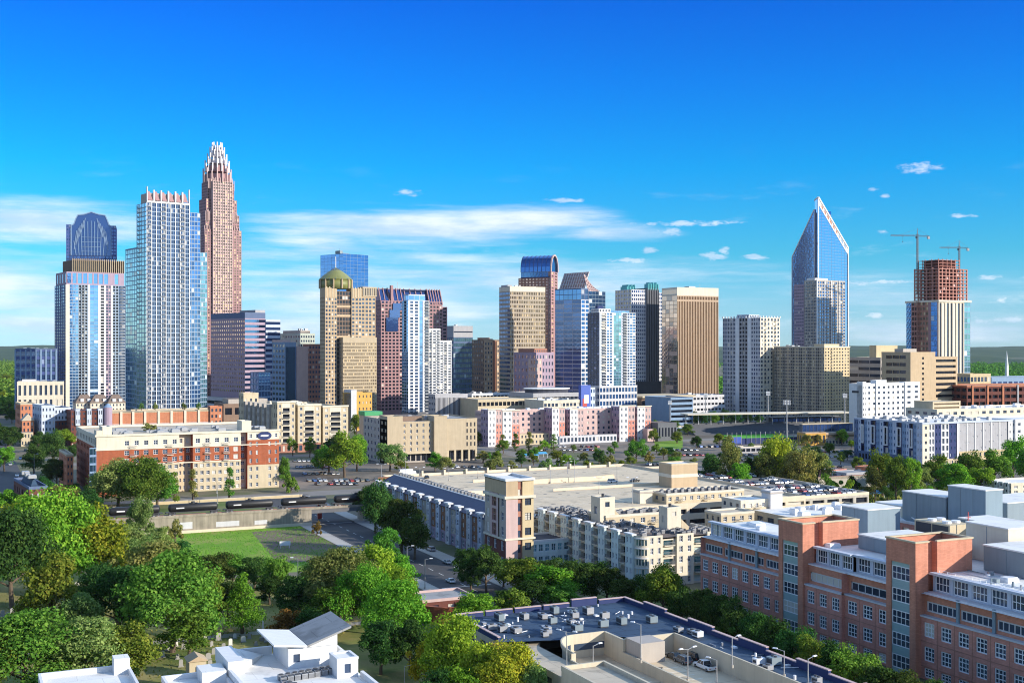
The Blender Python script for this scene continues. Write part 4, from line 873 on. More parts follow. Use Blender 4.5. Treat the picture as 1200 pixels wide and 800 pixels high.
B.box(x1, a, 0, b, 0, z*.62, 'brick_dark', F=S(5, 4, .4, .45, 'glass_dark', d=.3)); B.box(x1, a, 0, b, z*.62, z-2, 'white_cool', F=S(5, 2, .4, .5, 'glass_dark', d=.3), roof='roof_dark', par=.8); B.done()
B = low('apartment_block', 'dark brick apartment row with white gabled bays left of the brick podium', 'apartments', 83, 850, r=127, b=22, e=3, zvis=508)
z = B.Z(482); a, b = B.a, B.b
B.box(0, a, 0, b, 0, z, 'brick_dark', F=S(10, 7, .42, .45, 'glass_dark', d=.3), L=S(4, 7, .4, .45, 'glass_dark'), roof='roof_dark', par=.5)
for k in range(3): x = a*(.12+.3*k); B.box(x, x+a*.12, -1.2, 4, z*.6, z+1.8, 'white_cool', F=S(2, 2, .4, .45, 'glass_dark', d=.2), roof='roof_dark', under=True)
m = MB(); m.cyl(a*.98, -1, 0, z+2.5, 3.0, 14); B.one('turret', 'mauve', m); m = MB(); m.cyl(a*.98, -1, z+2.5, z+5, 3.1, 14, .8); B.one('turret_roof', 'slate_blue', m); B.done()
for px, wd, lb in ((100, 22, 'white dormered house with a dark hip roof left of two like it'), (118, 24, 'white dormered house with a dark hip roof between two like it'), (137, 20, 'white dormered house with a dark hip roof nearest the condominium tower')):
    B = low('town_house', lb, 'house', px-wd/2, 960, r=px+wd/2, b=16, e=3, zvis=470); B.root['group'] = 'dormered houses'; z = B.Z(472); a, b = B.a, B.b
    B.box(0, a, 0, b, 0, z, 'cream_pale', F=S(5, 2, .4, .5, 'glass_dark', d=.3, mb=z-7), L=S(4, 2, .4, .5, 'glass_dark', mb=z-7)); m = MB(); m.loft([[(-.6, -.6, z), (a+.6, -.6, z), (a+.6, b, z), (-.6, b, z)], [(a*.3, b*.4, z+6.5), (a*.7, b*.4, z+6.5), (a*.7, b*.6, z+6.5), (a*.3, b*.6, z+6.5)]]); B.one('roof', 'roof_brown', m)
    for k in (.25, .62): m = MB(); m.box(a*k, a*k+2.6, .3, 4, z+.2, z+3.2); B.one('dormer', 'white', m)
    B.done()
B = low('brick_building', 'small red brick building with a flat tan roof left of the long red brick block', 'building', 78, 590, l=69, r=86, e=2, zvis=575)
z = B.Z(534); B.box(0, B.a, 0, B.b, 0, z, 'brick_orange', F=S(2, 5, .4, .45, 'glass_dark', d=.3), L=S(5, 5, .35, .45, 'glass_dark'), roof='roof_tan', par=.8, parmat='cream'); B.done()
B = low('brick_building', 'dark brick low building with a cluttered flat roof at the lower left edge', 'building', 34, 495, l=-40, r=56, e=6, zvis=600)
z = B.Z(573); a, b = B.a, min(B.b, 40); B.box(0, a, 0, b, 0, z, 'brick_dark', F=S(3, 2, .4, .4, 'glass_dark', d=.25, fr=FR), L=S(6, 2, .4, .4, 'glass_dark'), roof='roof_dark', par=1.0, parmat='slate'); m = MB(); m.loft([[(1, 3, z), (a*.6, 3, z), (a*.6, b*.7, z), (1, b*.7, z)], [(2.5, 5, z+4), (a*.6-1.5, 5, z+4), (a*.6-1.5, b*.7-2, z+4), (2.5, b*.7-2, z+4)]]); B.one('roof_deck', 'roof_navy', m); roofbits(B, 0, a*.5, 3, b*.6, z+4, 6); B.done()

# brick podium under the condominium tower
B = low('parking_podium', 'brick parking podium with cream piers under the blue-green condominium tower', 'parking podium', 129, 930, l=124, r=260, zvis=505)
a, b = B.a, min(B.b, 60); z = B.Z(484)
B.box(0, a, 0, b, 0, z-8.5, 'rose_pale', F=S(27, 1, .86, .8, 'glass_rose', d=.25, mb=4), L=S(8, 1, .6, .6, 'glass_dark')); B.box(0, a, 0, b, z-8.5, z, 'brick_orange', F=S(8, 1, .7, .62, 'glass_warm', d=.3, sk=lambda i, j: True), L=S(8, 1, .5, .5, 'glass_dark'), roof='roof_grey', par=1.2, parmat='cream')
m = MB()
for p_ in (142, 156, 170, 186, 201, 217, 233): x = B.X(p_); m.box(x-.9, x+.9, -.7, -.08, 0, z+.9)
B.one('pier', 'cream_pale', m); B.box(B.X(246), a, -1.5, 10, 0, z+3, 'brick_orange', F=S(3, 3, .5, .5, 'glass_dark', d=.3, mb=8), L=None, roof='roof_tan', par=.8)
m = MB()
for k in range(9): m.bar((2, -.4, z+.6+.0), (a*.9, -.4, z+.6), .1)
B.one('railing', 'rail_white', m); B.done()
for k, p_ in enumerate((166, 182, 216, 200, 234)):
    pass
B = low('hall', 'dark flat roofed hall behind the brick podium', 'building', 262, 1000, r=330, b=40, zvis=490)
z = B.Z(474); B.box(0, B.a, 0, B.b, 0, z, 'brown', F=S(6, 2, .7, .5, 'glass_black', d=1), roof='roof_brown', par=.6); B.box(6, B.a*.8, 10, 34, z, z+4, 'grey_warm', roof='roof_brown', name='penthouse'); B.done()

# long red brick apartment block
B = low('apartment_block', 'long red brick apartment block with a cream top floor behind the railway', 'apartments', 112, 569, l=85, r=327, e=2, zvis=575)
a, b = B.a, 70; X = B.X; zt = B.Z(512); zb = B.Z(527.5); zs = B.Z(546); zs2 = B.Z(553)
hs_ = zt-zb; fb = (zb-zs)/2
def sec(p0, p1, d, n, sm=None, bal=None, dark=False):
    x0, x1 = X(p0), X(p1)
    B.f('F', x0, x1, zb, zt, d, S(n, 1, .45, .5, 'glass_dark', d=.3, mb=.6, mt=1.2, fr=FR) if n else None, 'cream_pale'); B.f('F', x0, x1, zs, zb, d, S(n, 2, .5, .6, 'glass_dark', d=.3, fr=FR) if n else None, 'brick_red'); B.f('F', x0, x1, 0, zs, d, S(int(n*1.6), 4, .56, .5, 'glass_dark', d=.4, fr=FR) if n else None, 'cream' if n else 'brick_red')
    if d > 0: B.f('R', 0, d, 0, zt, x0, None, 'brick_red'); B.f('L', 0, d, 0, zt, x1, None, 'brick_red')
    for q in bal or []: B.balconies('F', [X(q)], [zs+.3, zs+fb+.2, zb+.6], d, 3.2, 1.3, 'cream_pale')
sec(113, 143, 0, 0); sec(143, 210, 0, 6, bal=(156, 199)); sec(210, 226, 4, 2); sec(226, 282, 0, 5, bal=(243, 265)); sec(282, 290, 3, 1)
x0, x1 = X(290), a
z522 = B.Z(522); B.f('F', x0, x1, z522, zt, 0, S(5, 1, .4, .5, 'glass_dark', d=.3, fr=FR, sk=lambda i, j: i == 2), 'cream_pale'); B.f('F', x0, x1, zs2, z522, 0, S(5, 3, .34, .5, 'glass_dark', d=.3, fr=FR, sk=lambda i, j: i == 2), 'brick_red'); B.f('F', x0, x1, 0, zs2, 0, S(5, 3, .4, .5, 'glass_dark', d=.35, fr=FR, sk=lambda i, j: i == 2), 'cream')
B.f('L', 0, b, zt-5, zt, 0, S(12, 1, .5, .5, 'glass_dark'), 'cream_pale'); B.f('L', 4, b, 0, zt-5, 0, S(12, 6, .5, .5, 'glass_dark'), 'brick_red'); B.f('L', 0, 4, 0, zt-5, 0, S(1, 6, .9, .8, 'glass_blue'), 'slate_blue')
B.f('R', 0, b, 0, zt, a, None, 'brick_red'); B.f('K', 0, a, 0, zt, b, None, 'brick_red'); B.f('F', X(105), X(113), 0, zt-5, -.0, S(2, 6, .9, .75, 'glass_blue'), 'slate_blue')
B.parts.setdefault(('roof', 'roof_tan'), MB()).quad((0, 0, zt-.2), (a, 0, zt-.2), (a, b, zt-.2), (0, b, zt-.2))
m = MB(); m.box(-.3, a+.3, -.5, .3, zt, zt+1.0); m.box(-.3, .4, .3, b, zt, zt+1); m.box(0, a, b-.5, b+.1, zt-.1, zt+1); B.one('cornice', 'cream_pale', m)
m = MB(); m.box(-.05, a+.05, -.3, -.003, zb-.25, zb+.25); m.box(X(143), X(282), -.3, -.003, zs-.3, zs+.2); B.one('string_course', 'cream_pale', m)
B.box(X(122), X(133), 5, 16, zt-.2, B.Z(502), 'cream_pale', roof='roof_white', name='stair_house', par=.4); B.box(X(287), X(298), 6, 16, zt-.2, B.Z(500), 'cream_pale', roof='roof_white', name='stair_house', par=.4); B.box(X(113), X(120), .0, 8, zt+1.0, zt+3, 'cream_pale', roof='roof_tan')
m = MB(); cx = X(310); n = 24
m.loft([[(cx+3.6*cos(2*pi*k/n), y, B.Z(517)+2.1*sin(2*pi*k/n)) for k in range(n)] for y in (-.004, -.3)]); B.one('oval_sign', 'navy', m); m = MB(); m.loft([[(cx+2.2*cos(2*pi*k/n), y, B.Z(517)+.5*sin(2*pi*k/n)) for k in range(n)] for y in (-.305, -.36)]); B.one('sign_emblem', 'white', m)
for (x0, x1, n) in ((X(134), X(168), 12), (X(178), X(280), 26), (X(300), X(322), 7)): roofbits(B, x0, x1, 4, 40, zt-.2, n, 'metal_grey', 1.8)
B.done()

# cream apartments with balconies
B = low('apartment_block', 'cream apartment block of stacked balconies above the tree lined car park', 'apartments', 325, 800, l=283, r=408, e=4, zvis=530)
a, b = B.a, min(B.b, 90); X = B.X; z = B.Z(475)
for k, (p0, p1, zz_) in enumerate(((325, 346, 472), (349, 376, 476), (378.5, 408, 478.5))):
    x0, x1 = X(p0), X(p1); zt = B.Z(zz_); w_ = x1-x0; B.sec = k+1
    B.f('L', 0, 12, 0, zt, x0, S(3, 6, .4, .5, 'glass_dark'), 'cream'); B.f('R', 0, 12, 0, zt, x1, None, 'cream'); B.mb('roof', 'roof_tan').quad((x0, 0, zt), (x1, 0, zt), (x1, 12, zt), (x0, 12, zt))
    B.f('F', x0, x0+w_*.28, 6, zt, 0, S(1, 6, .4, .5, 'glass_dark', d=.3, fr=FR1), 'cream'); B.f('F', x0+w_*.28, x0+w_*.72, 6, zt-3, 0, S(1, 6, .86, .75, 'glass_black', d=1.2), 'cream_pale'); B.f('F', x0+w_*.28, x0+w_*.72, zt-3, zt, 0, None, 'cream_pale'); B.f('F', x0+w_*.72, x1, 6, zt, 0, S(1, 6, .4, .5, 'glass_dark', d=.3, fr=FR1), 'cream'); B.f('F', x0, x1, 0, 6, 0, S(4, 1, .5, .6, 'glass_dark'), 'rust')
    B.balconies('F', [x0+w_*.5], [6+(zt-9)*(i+.15)/6 for i in range(6)], 0, w_*.4, 1.2, 'cream_pale')
    p_ = B.mb('parapet', 'cream_pale'); p_.box(x0-.3, x1+.3, -.5, .5, zt, zt+1.1); p_.box(x0-.3, x0+.3, .5, 12, zt, zt+1.1)
B.sec = 0; B.box(X(346), X(378.5), 5, 11.9, 0, B.Z(480), 'tan', F=S(6, 6, .4, .5, 'glass_dark'), roof='roof_tan'); B.box(0, X(408), 12, b, 0, B.Z(480), 'cream', L=S(18, 6, .45, .5, 'glass_dark', d=.4), roof='roof_tan', par=.8)
for k in range(6): y = 14+k*(b-18)/6; B.sec = 10+k; B.box(-1.5, 4, y, y+5, 0, B.Z(475), 'grey_warm', L=S(2, 6, .4, .5, 'glass_dark'), roof='roof_tan')
B.sec = 0; B.box(-2, 9, b-12, b, 0, B.Z(466), 'cream', L=S(3, 7, .4, .5, 'glass_dark'), F=S(3, 1, .4, .4, 'glass_dark', mb=26), roof='roof_tan', par=.8); roofbits(B, 12, a-8, 16, b-14, B.Z(480), 16, 'cream_pale', 3); B.done()
B = low('brick_building', 'small bright ochre block left of the twin office slabs', 'building', 411, 1010, l=401.5, r=436, e=6, zvis=485)
z = B.Z(461); B.box(0, B.a, 0, B.b, 0, z, 'ochre', F=S(6, 6, .3, .42, 'glass_dark', d=.3), L=None, roof='roof_tan', par=.6); B.box(0, B.a*.25, -1, B.b*.8, 0, z+3, 'grey_light', roof='roof_grey'); B.done()
B = low('pavilion', 'low building with a bright green roof left of the grey windowed office', 'building', 428, 880, r=447, b=14, zvis=490)
z = B.Z(487); B.box(0, B.a, 0, B.b, 0, z, 'grey_warm', F=S(4, 3, .5, .5, 'glass_dark')); m = MB(); m.box(-.6, B.a+.6, -.6, B.b+.6, z+.003, z+3); B.one('roof', 'green_paint', m); B.done()

# grey beige office with two blank stair towers
B = low('office_building', 'long beige office with two blank stair towers and slot windows', 'office building', 454, 725, l=426, r=560, e=0, zvis=540)
a, b = B.a, min(B.b, 60); X = B.X; z = B.Z(496); zt = B.Z(489)
B.f('L', 0, b, 0, B.Z(492), 0, S(7, 6, .35, .45, 'glass_navy', d=.3), 'grey_warm'); B.box(0, X(472), 0, 14, 0, zt, 'beige', roof='roof_tan', par=.6); B.box(X(509), X(524), 0, 12, 0, B.Z(490), 'beige', roof='roof_tan', par=.6)
B.box(X(472), X(509), 2.5, b, 6.5, z, 'beige', F=S(5, 5, .3, .55, 'glass_dark', d=.5, fr=FR1), roof='roof_grey', par=.6); B.box(X(472), X(509), 5, b, 0, 6.5, 'grey_warm', F=S(6, 1, .8, .7, 'glass_black'))
B.box(X(524), a, 1.2, b, 7, B.Z(494), 'beige', F=None, roof='roof_grey', par=.7); B.parts[('wall', 'beige')].f; m = MB()
x0 = X(547); 
for i in range(3):
    for j in range(4): pass
B.f('F', X(546), a-.4, 8.5, B.Z(496), 1.14, S(3, 4, .36, .62, 'glass_black', d=.05, fr=FRD), 'beige')
B.box(X(524), a, 4.5, b, 0, 7, 'grey_warm', F=S(5, 1, .85, .75, 'glass_black', d=.3))
m = MB()
for k in range(5): x = X(525)+(a-X(525)-1.2)*k/4; m.box(x, x+1.2, 1.3, 2.6, 0, 6.99)
B.one('column', 'cream', m); m = MB(); m.box(X(472)-.01, X(509), 1.8, 2.497, 5.6, 6.6); B.one('ledge', 'cream', m)
B.box(8, X(505), 16, b-8, z, z+3, 'brown', roof='roof_brown', name='penthouse'); roofbits(B, X(475), a-8, 6, b-12, B.Z(494), 10); B.done()

# pink and white apartment complex
B = low('apartment_block', 'pink and white apartment complex with projecting blocks and brick lower panels', 'apartments', 572, 850, l=557, r=763, e=0, zvis=525)
a, b = B.a, min(B.b, 40); X = B.X; z = B.Z(482)
B.box(0, a, 13, b, 0, z-1, 'rose_pale', F=S(30, 6, .4, .5, 'glass_dark', d=.35), L=S(6, 6, .45, .5, 'glass_dark'), roof='roof_white', par=.7)
for p0, p1, zz_, bk in ((572, 588, 480, 1), (589, 609, 482, 1), (647, 662, 480, 1), (668, 684, 482, 0), (726, 744, 480, 1), (747, 763, 481, 1)):
    B.sec += 1; x0, x1 = X(p0), X(p1); zt = B.Z(zz_); B.f('L', 0, 13, 0, zt, x0, S(3, 6, .4, .5, 'glass_dark'), 'mauve'); B.f('R', 0, 13, 0, zt, x1, None, 'rose_pale'); B.mb('roof', 'roof_white').quad((x0, 0, zt), (x1, 0, zt), (x1, 13, zt), (x0, 13, zt))
    xm = x0+(x1-x0)*.55; B.f('F', x0, xm, 0, zt, 0, S(2, 6, .4, .5, 'glass_dark', d=.35, fr=FR1), 'white'); B.f('F', xm, x1, 0, zt*.6, 0, S(2, 4, .42, .5, 'glass_dark', d=.35, fr=FR1), 'brick_pink' if bk else 'rose_pale'); B.f('F', xm, x1, zt*.6, zt, 0, S(2, 2, .42, .5, 'glass_dark', d=.35, fr=FR1), 'rose_pale'); p_ = B.mb('cornice', 'cream_pale'); p_.box(x0-.4, x1+.4, -.6, .4, zt, zt+.8)
B.sec = 0; B.box(X(609), X(647), 5, 12.9, 0, 8, 'cream', F=S(9, 2, .4, .5, 'glass_dark', d=.3), roof='roof_tan'); B.box(X(655), X(722), -1, 6, 0, 6, 'grey_light', F=S(16, 1, .6, .5, 'glass_dark'), roof='roof_grey', name='garage_wall'); roofbits(B, 4, a-6, 16, b-5, z-1, 26, 'metal_white', 1.8); B.done()

# low decks and halls before the towers
B = low('office_building', 'low dark louvred block at the foot of the stepped white tower', 'building', 510, 1020, l=502, r=548, e=4, zvis=490)
B.box(0, B.a, 0, B.b, 0, B.Z(463), 'grey', F=S(26, 1, .5, .82, 'glass_black', d=.2, mb=4), L=S(4, 6, .5, .4, 'glass_dark'), roof='roof_grey', par=.8); B.done()
B = low('parking_garage', 'white open parking deck left of the round roofed hall', 'parking garage', 553, 1090, l=548, r=612, e=4, zvis=475)
B.box(0, B.a, 0, min(B.b, 50), 0, B.Z(462), 'white', F=S(14, 6, .9, .5, 'glass_black', d=1.5), L=S(5, 6, .9, .5, 'glass_black', d=1), roof='roof_tan', par=.8); roofbits(B, 3, B.a-5, 3, 30, B.Z(462), 7); B.done()
B = low('parking_garage', 'beige two level deck under the flat topped cream tower', 'parking garage', 560, 1000, r=636, b=40, e=2, zvis=480)
B.box(0, B.a, 0, B.b, 0, B.Z(469), 'cream', F=S(16, 4, .8, .5, 'glass_black', d=1), roof='roof_tan', par=.8); B.done()
B = low('stone_building', 'pinkish stone mid rise with corner bays before the cream grid tower', 'office building', 628, 1130, l=602, r=649, e=10, zvis=452)
z = B.Z(414); a, b = B.a, B.b; B.box(0, a, 0, b, 0, z, 'mauve', F=S(6, 10, .45, .5, 'glass_dark', d=.3), L=S(6, 10, .4, .5, 'glass_rose', d=.3), roof='roof_brown', par=1); B.box(-1.2, a*.3, -1.2, b*.3, 0, z-5, 'rose_pale', F=S(2, 9, .5, .5, 'glass_dark'), L=S(3, 9, .45, .5, 'glass_rose'), roof='roof_tan'); B.box(2, a*.8, 5, b-5, z, z+4.5, 'rust', F=S(6, 1, .5, .4, 'glass_dark'), roof='roof_brown', name='penthouse'); B.done()
B = low('hall', 'grey hall with a curved dark roof edge before the towers', 'hall', 625, 1040, r=682, b=46, e=2, zvis=480)
z = B.Z(462); a, b = B.a, B.b; B.box(0, a, 0, b, 0, z, 'grey', F=S(12, 3, .9, .3, 'glass_black', d=.5, mb=8), roof='roof_grey', par=1); m = MB(); n = 24; m.prism([(a*.45+a*.42*cos(2*pi*k/n), 16+14*sin(2*pi*k/n)) for k in range(n)], z, z+4); B.one('drum_roof', 'roof_dark', m); m = MB(); m.prism([(a*.45+a*.45*cos(2*pi*k/n), 16+15.5*sin(2*pi*k/n)) for k in range(n)], z+4, z+4.9); B.one('roof_rim', 'white', m); B.done()
B = low('office_building', 'cream low office with a flat deck right of the white parking deck', 'building', 637, 985, r=680, b=34, e=2, zvis=482)
B.box(0, B.a, 0, B.b, 0, B.Z(470), 'cream_pale', F=S(10, 4, .7, .4, 'glass_dark', d=.4), roof='roof_white', par=.7); roofbits(B, 2, B.a-4, 2, 28, B.Z(470), 8); B.done()
B = low('banner_building', 'small cobalt blue block painted with a red and white patch', 'building', 681, 1000, l=678, r=698, e=8, zvis=478)
z = B.Z(452); a, b = B.a, min(B.b, 20); B.box(0, a*.65, 0, b, 0, z, 'blue_paint', roof='roof_grey', par=.5); B.box(a*.65, a, .5, b, 0, z-1.5, 'white_cool', F=S(2, 6, .5, .5, 'glass_resi_blue'), roof='roof_grey'); m = MB(); m.prism([(a*.12, 0), (a*.3, 0), (a*.3, 1), (a*.12, 1)], 0, 1); m = MB(); m.box(a*.1, a*.4, -.12, -.004, z*.55, z*.72); B.one('painted_patch', 'red_paint', m); m = MB(); m.box(a*.2, a*.52, -.15, -.125, z*.62, z*.8); B.one('painted_patch', 'white', m); B.done()
B = low('convention_hall', 'low beige hall with a flat overhanging roof under the gold tower', 'hall', 752, 1080, r=812, b=40, e=2, zvis=480)
z = B.Z(466); a, b = B.a, B.b; B.box(0, a, 0, b, 0, z, 'brown', F=S(10, 3, .8, .4, 'glass_black', d=.6), roof='roof_tan'); m = MB(); m.box(-1, a+1, -3, b+1, z+.003, z+1.6); B.one('roof_overhang', 'cream', m); B.done()
B = low('parking_garage', 'slate blue banded parking deck in shade right of the overhanging hall', 'parking garage', 786, 1030, r=812, b=40, e=2, zvis=482)
B.box(0, B.a, 0, B.b, 0, B.Z(467), 'slate_blue', F=S(1, 6, .96, .5, 'glass_black', d=1.5), roof='asphalt_light', par=.9); B.done()
B = low('office_building', 'pale low block between the shaded deck and the grey apartment tower', 'building', 812, 1110, r=850, b=36, e=2, zvis=480)
B.box(0, B.a, 0, B.b, 0, B.Z(464), 'grey_light', F=S(9, 5, .7, .4, 'glass_black', d=.5), roof='roof_white', par=.8); roofbits(B, 2, B.a-4, 2, 30, B.Z(464), 6); B.done()
B = low('shed', 'dark shed beside the sloping lawn right of the pink complex', 'shed', 771, 900, r=793, b=18, e=2, zvis=505)
B.box(0, B.a, 0, B.b, 0, B.Z(496), 'grey_dark', F=S(6, 1, .5, .5, 'glass_black', d=.2), roof='roof_brown', par=.4); B.box(-8, -.1, 2, B.b, 0, 9, 'rose_pale', F=S(3, 2, .4, .5, 'glass_dark'), roof='roof_white', par=.4); B.done()

# modern blue and grey block
B = low('apartment_block', 'modern grey and navy apartment block with white framed bays beside the woods', 'apartments', 1081, 700, l=1001, r=1190, e=0, zvis=545)
a, b = B.a, B.b; X = B.X; z = B.Z(497); z0 = B.Z(536)
yb = [B.Yl(p) for p in (1081, 1074, 1062, 1046, 1031, 1016, 1006, 1001)]
B.f('L', 0, yb[1], 0, z, 0, S(2, 6, .4, .45, 'glass_dark', d=.3, fr=FR1), 'white_cool')
for k in range(1, 6):
    B.sec = k; y0, y1 = yb[k], yb[k+1]; m1, m2 = y0+(y1-y0)*.3, y0+(y1-y0)*.72
    B.f('L', y0, m1, z0, z, 0, S(2, 5, .35, .45, 'glass_resi_blue', d=.3), 'slate_blue'); B.f('L', m1, m2, z0, z, -.0, S(1, 5, .7, .85, 'glass_black', d=.9), 'navy'); B.f('L', m2, y1, z0, z, 0, S(1, 5, .35, .45, 'glass_resi_blue', d=.3), 'white_cool')
    q_ = B.mb('bay_frame', 'white'); yc, wy = (m1+m2)/2, (m2-m1)*.36; zc, wz = (z0+z)/2+1, (z-z0)*.30; q_.box(-.6, -.003, yc-wy, yc-wy+.7, zc-wz, zc+wz); q_.box(-.6, -.003, yc+wy-.7, yc+wy, zc-wz, zc+wz); q_.box(-.6, -.003, yc-wy+.7, yc+wy-.7, zc+wz-.7, zc+wz); q_.box(-.6, -.003, yc-wy+.7, yc+wy-.7, zc-wz, zc-wz+.7)
B.sec = 0; B.f('L', yb[1], yb[6], 0, z0, 0, S(18, 1, .7, .5, 'glass_black', d=.8), 'slate'); B.f('L', yb[6], b, 0, z, 0, S(2, 6, .3, .4, 'glass_dark'), 'slate')
B.f('F', 0, X(1089), 0, z, 0, S(1, 6, .3, .4, 'glass_dark', d=.3), 'cream_pale'); B.f('F', X(1089), X(1096), 5, z, .6, S(2, 5, .7, .75, 'glass_dark', d=.5, fr=FR1), 'white'); B.f('F', X(1096), X(1104), 5, z, .6, S(2, 5, .3, .4, 'glass_resi_blue', d=.3), 'navy'); B.f('F', X(1104), X(1113), 5, z, .6, S(2, 5, .7, .75, 'glass_dark', d=.5, fr=FR1), 'white'); B.f('F', X(1113), X(1122), 5, z, .6, S(2, 5, .3, .4, 'glass_resi_blue', d=.3), 'navy')
for k in range(6): p0 = 1124+k*9.6; B.sec = k+10; B.f('F', X(p0), X(p0+9.6), 9, z, .5, S(2, 5, .24, .34, 'glass_resi', d=.25, fr=FR1, sk=lambda i, j, k=k: (i+j*2+k) % 3 != 0), 'grey'); q_ = B.mb('white_band', 'white'); q_.box(X(p0)-.35, X(p0)+.35, .2, .497, 9, z)
B.sec = 0; B.f('F', X(1122), X(1124), 5, z, .3, None, 'white'); B.f('F', X(1181.6), a, 0, z, 0, S(2, 6, .3, .4, 'glass_dark', d=.3), 'white'); B.f('F', X(1089), X(1122), 0, 5, .6, S(10, 1, .5, .5, 'glass_dark'), 'cream'); B.f('F', X(1122), X(1181.6), 0, 9, .5, S(12, 2, .4, .5, 'glass_dark', d=.3), 'sand')
B.f('R', 0, b, 0, z, a, None, 'white'); B.f('K', 0, a, 0, z, b, None, 'grey'); B.parts.setdefault(('roof', 'roof_white'), MB()).quad((0, 0, z), (a, 0, z), (a, b, z), (0, b, z))
p_ = B.mb('parapet', 'white_cool'); p_.box(-.2, a+.2, -.2, .5, z-.05, z+1); p_.box(-.2, .5, .5, b, z-.05, z+1)
roofbits(B, 3, a-5, 4, b-6, z, 60, 'metal_grey', 2.0); B.done()
B = low('apartment_block', 'white and yellow end block of the modern apartments at the right edge', 'apartments', 1190, 730, r=1290, b=30, zvis=540)
B.box(0, B.a, 0, B.b, 0, B.Z(493), 'white', F=S(12, 6, .4, .45, 'glass_dark', d=.3, fr=FR1), L=S(3, 6, .4, .4, 'glass_dark'), roof='roof_white', par=.9); B.done()
B = low('apartment_block', 'long white roofed block with a rail deck behind the modern apartments', 'apartments', 1098, 830, r=1260, b=30, zvis=495)
z = B.Z(481); B.box(0, B.a, 0, B.b, 0, z, 'cream_pale', F=S(20, 6, .5, .45, 'glass_dark', d=.3), L=S(4, 6, .5, .4, 'glass_dark'), roof='roof_white', par=.8)
B.box(4, 30, 8, 26, z, B.Z(472), 'cream', F=S(1, 2, .9, .4, 'glass_warm', d=.6), L=None, roof='roof_tan', par=.5, name='upper_block'); roofbits(B, 34, B.a-6, 3, 26, z, 26, 'metal_white', 2); B.done()
B = low('viaduct', 'distant pale elevated roadway behind the modern apartments at the right', 'viaduct', 1120, 930, r=1300, b=12, zvis=490)
m = MB(); m.box(0, B.a, 0, B.b, 21, 23); m.box(0, B.a, -.4, 0, 22, 24); B.one('deck', 'concrete', m); m = MB()
for k in range(9): x = 4+k*(B.a-8)/8; m.box(x-1, x+1, 4, 8, 0, 21)
B.one('pier', 'concrete', m); B.done()
B = low('apartment_block', 'small grey apartment block half hidden in trees at the right edge', 'apartments', 1185, 560, l=1152, r=1270, e=-4, zvis=598)
z = B.Z(568); a, b = B.a, min(B.b, 60); B.box(0, a, 0, b, 0, z, 'cream_pale', F=S(8, 3, .4, .5, 'glass_dark', d=.3, fr=FR), L=S(12, 3, .5, .5, 'glass_black', d=.5), roof='roof_white', par=.8)
for k in range(5): y = b*(.05+.19*k); B.box(-1, 4, y, y+2.2, 0, z+1.0, 'white', L=S(1, 3, .5, .5, 'glass_dark'), roof='roof_white')
B.done()

# ballpark
C0 = P(790, 521); 
field = [P(838, 519), P(905, 522), P(935, 512), P(880, 505), P(846, 510)]; sheet('ballfield', field, 'field_mat', .03)
B = low('grandstand', 'ballpark grandstand with a long flat canopy and dark seating behind netting', 'grandstand', 815, 960, r=1004, b=26, e=-12, zvis=510)
a, b = B.a, B.b; m = MB(); n = 10
for k in range(n): m.box(0, a, k*b/n, b, k*.8, (k+1)*.8)
B.one('seating', 'grey_dark', m); m = MB(); m.box(-2, a+2, b*.45, b+3, 15.5, 16.4); B.one('canopy', 'cream_pale', m); m = MB()
for k in range(14): x = a*k/13; m.box(x-.3, x+.3, b*.8, b*.8+.6, 0, 15.5)
B.one('column', 'metal_grey', m); B.box(a*.55, a, b+.02, b+10, 0, 12, 'charcoal', F=S(20, 2, .9, .6, 'glass_navy'), roof='roof_grey', name='suite'); B.done()
B = low('stadium_building', 'low yellow brick stadium building with arched openings and a dark glass upper level', 'stadium building', 944, 860, l=934, r=1006, e=-6, zvis=522)
a, b = B.a, min(B.b, 30); B.box(0, a*.38, 0, b, 0, 9, 'ochre', F=S(5, 1, .5, .6, 'glass_dark', d=.4), L=S(4, 1, .5, .6, 'glass_dark'), roof='roof_tan', par=.5, parmat='gold'); B.box(a*.38, a, .5, b, 0, 4, 'cream', F=S(10, 1, .6, .6, 'glass_dark')); B.box(a*.38, a, .5, b, 4, 9, 'gold', F=S(1, 1, .98, .36, 'glass_warm', d=.4), roof='roof_tan'); B.box(2, a, 7, b, 9, 15, 'grey_dark', F=S(14, 1, .95, .8, 'glass_navy', d=.2), roof='roof_tan', par=.3, parmat='cream'); B.done()
for k, (px_, pb, pt_, lab) in enumerate(((785, 505, 474, 'short floodlight mast at the left edge of the ballpark trees'), (827, 500, 465, 'floodlight mast before the gold tower at the ballpark'), (900, 505, 463, 'floodlight mast before the grey apartment tower at the ballpark'), (922, 522, 474, 'floodlight mast with a broad bright lamp head in the middle of the ballpark'), (990, 515, 466, 'floodlight mast at the right end of the ballpark by the beige tower'))):
    Y = H*FPX/(pb-HZ); x, y = gp(px_, Y); o = thing('floodlight_mast', lab, 'floodlight', (x, y, 0), -TH, 'ballpark floodlights'); h = zat(pt_, Y); w_ = 5.2 if k == 3 else 3.6
    m = MB(); m.cyl(0, 0, 0, h, .55, 8, .3); m.build('mast', MATS['metal_grey'], o)
    m = MB()
    for i in range(4): m.box(-w_/2, w_/2, -.1, .1, h-.2+i*1.1, h+i*1.1)
    m.box(-.15, .15, .1, .3, h-.5, h+4); m.build('lamp_rack', MATS['metal_grey'], o)
    for i in range(3):
        for j in range(5): m = MB(); m.cyl(-w_/2+.4+j*(w_-.8)/4, -.3, h+.1+i*1.1, h+.8+i*1.1, .33, 8); m.build('lamp', MATS['metal_white'], o)
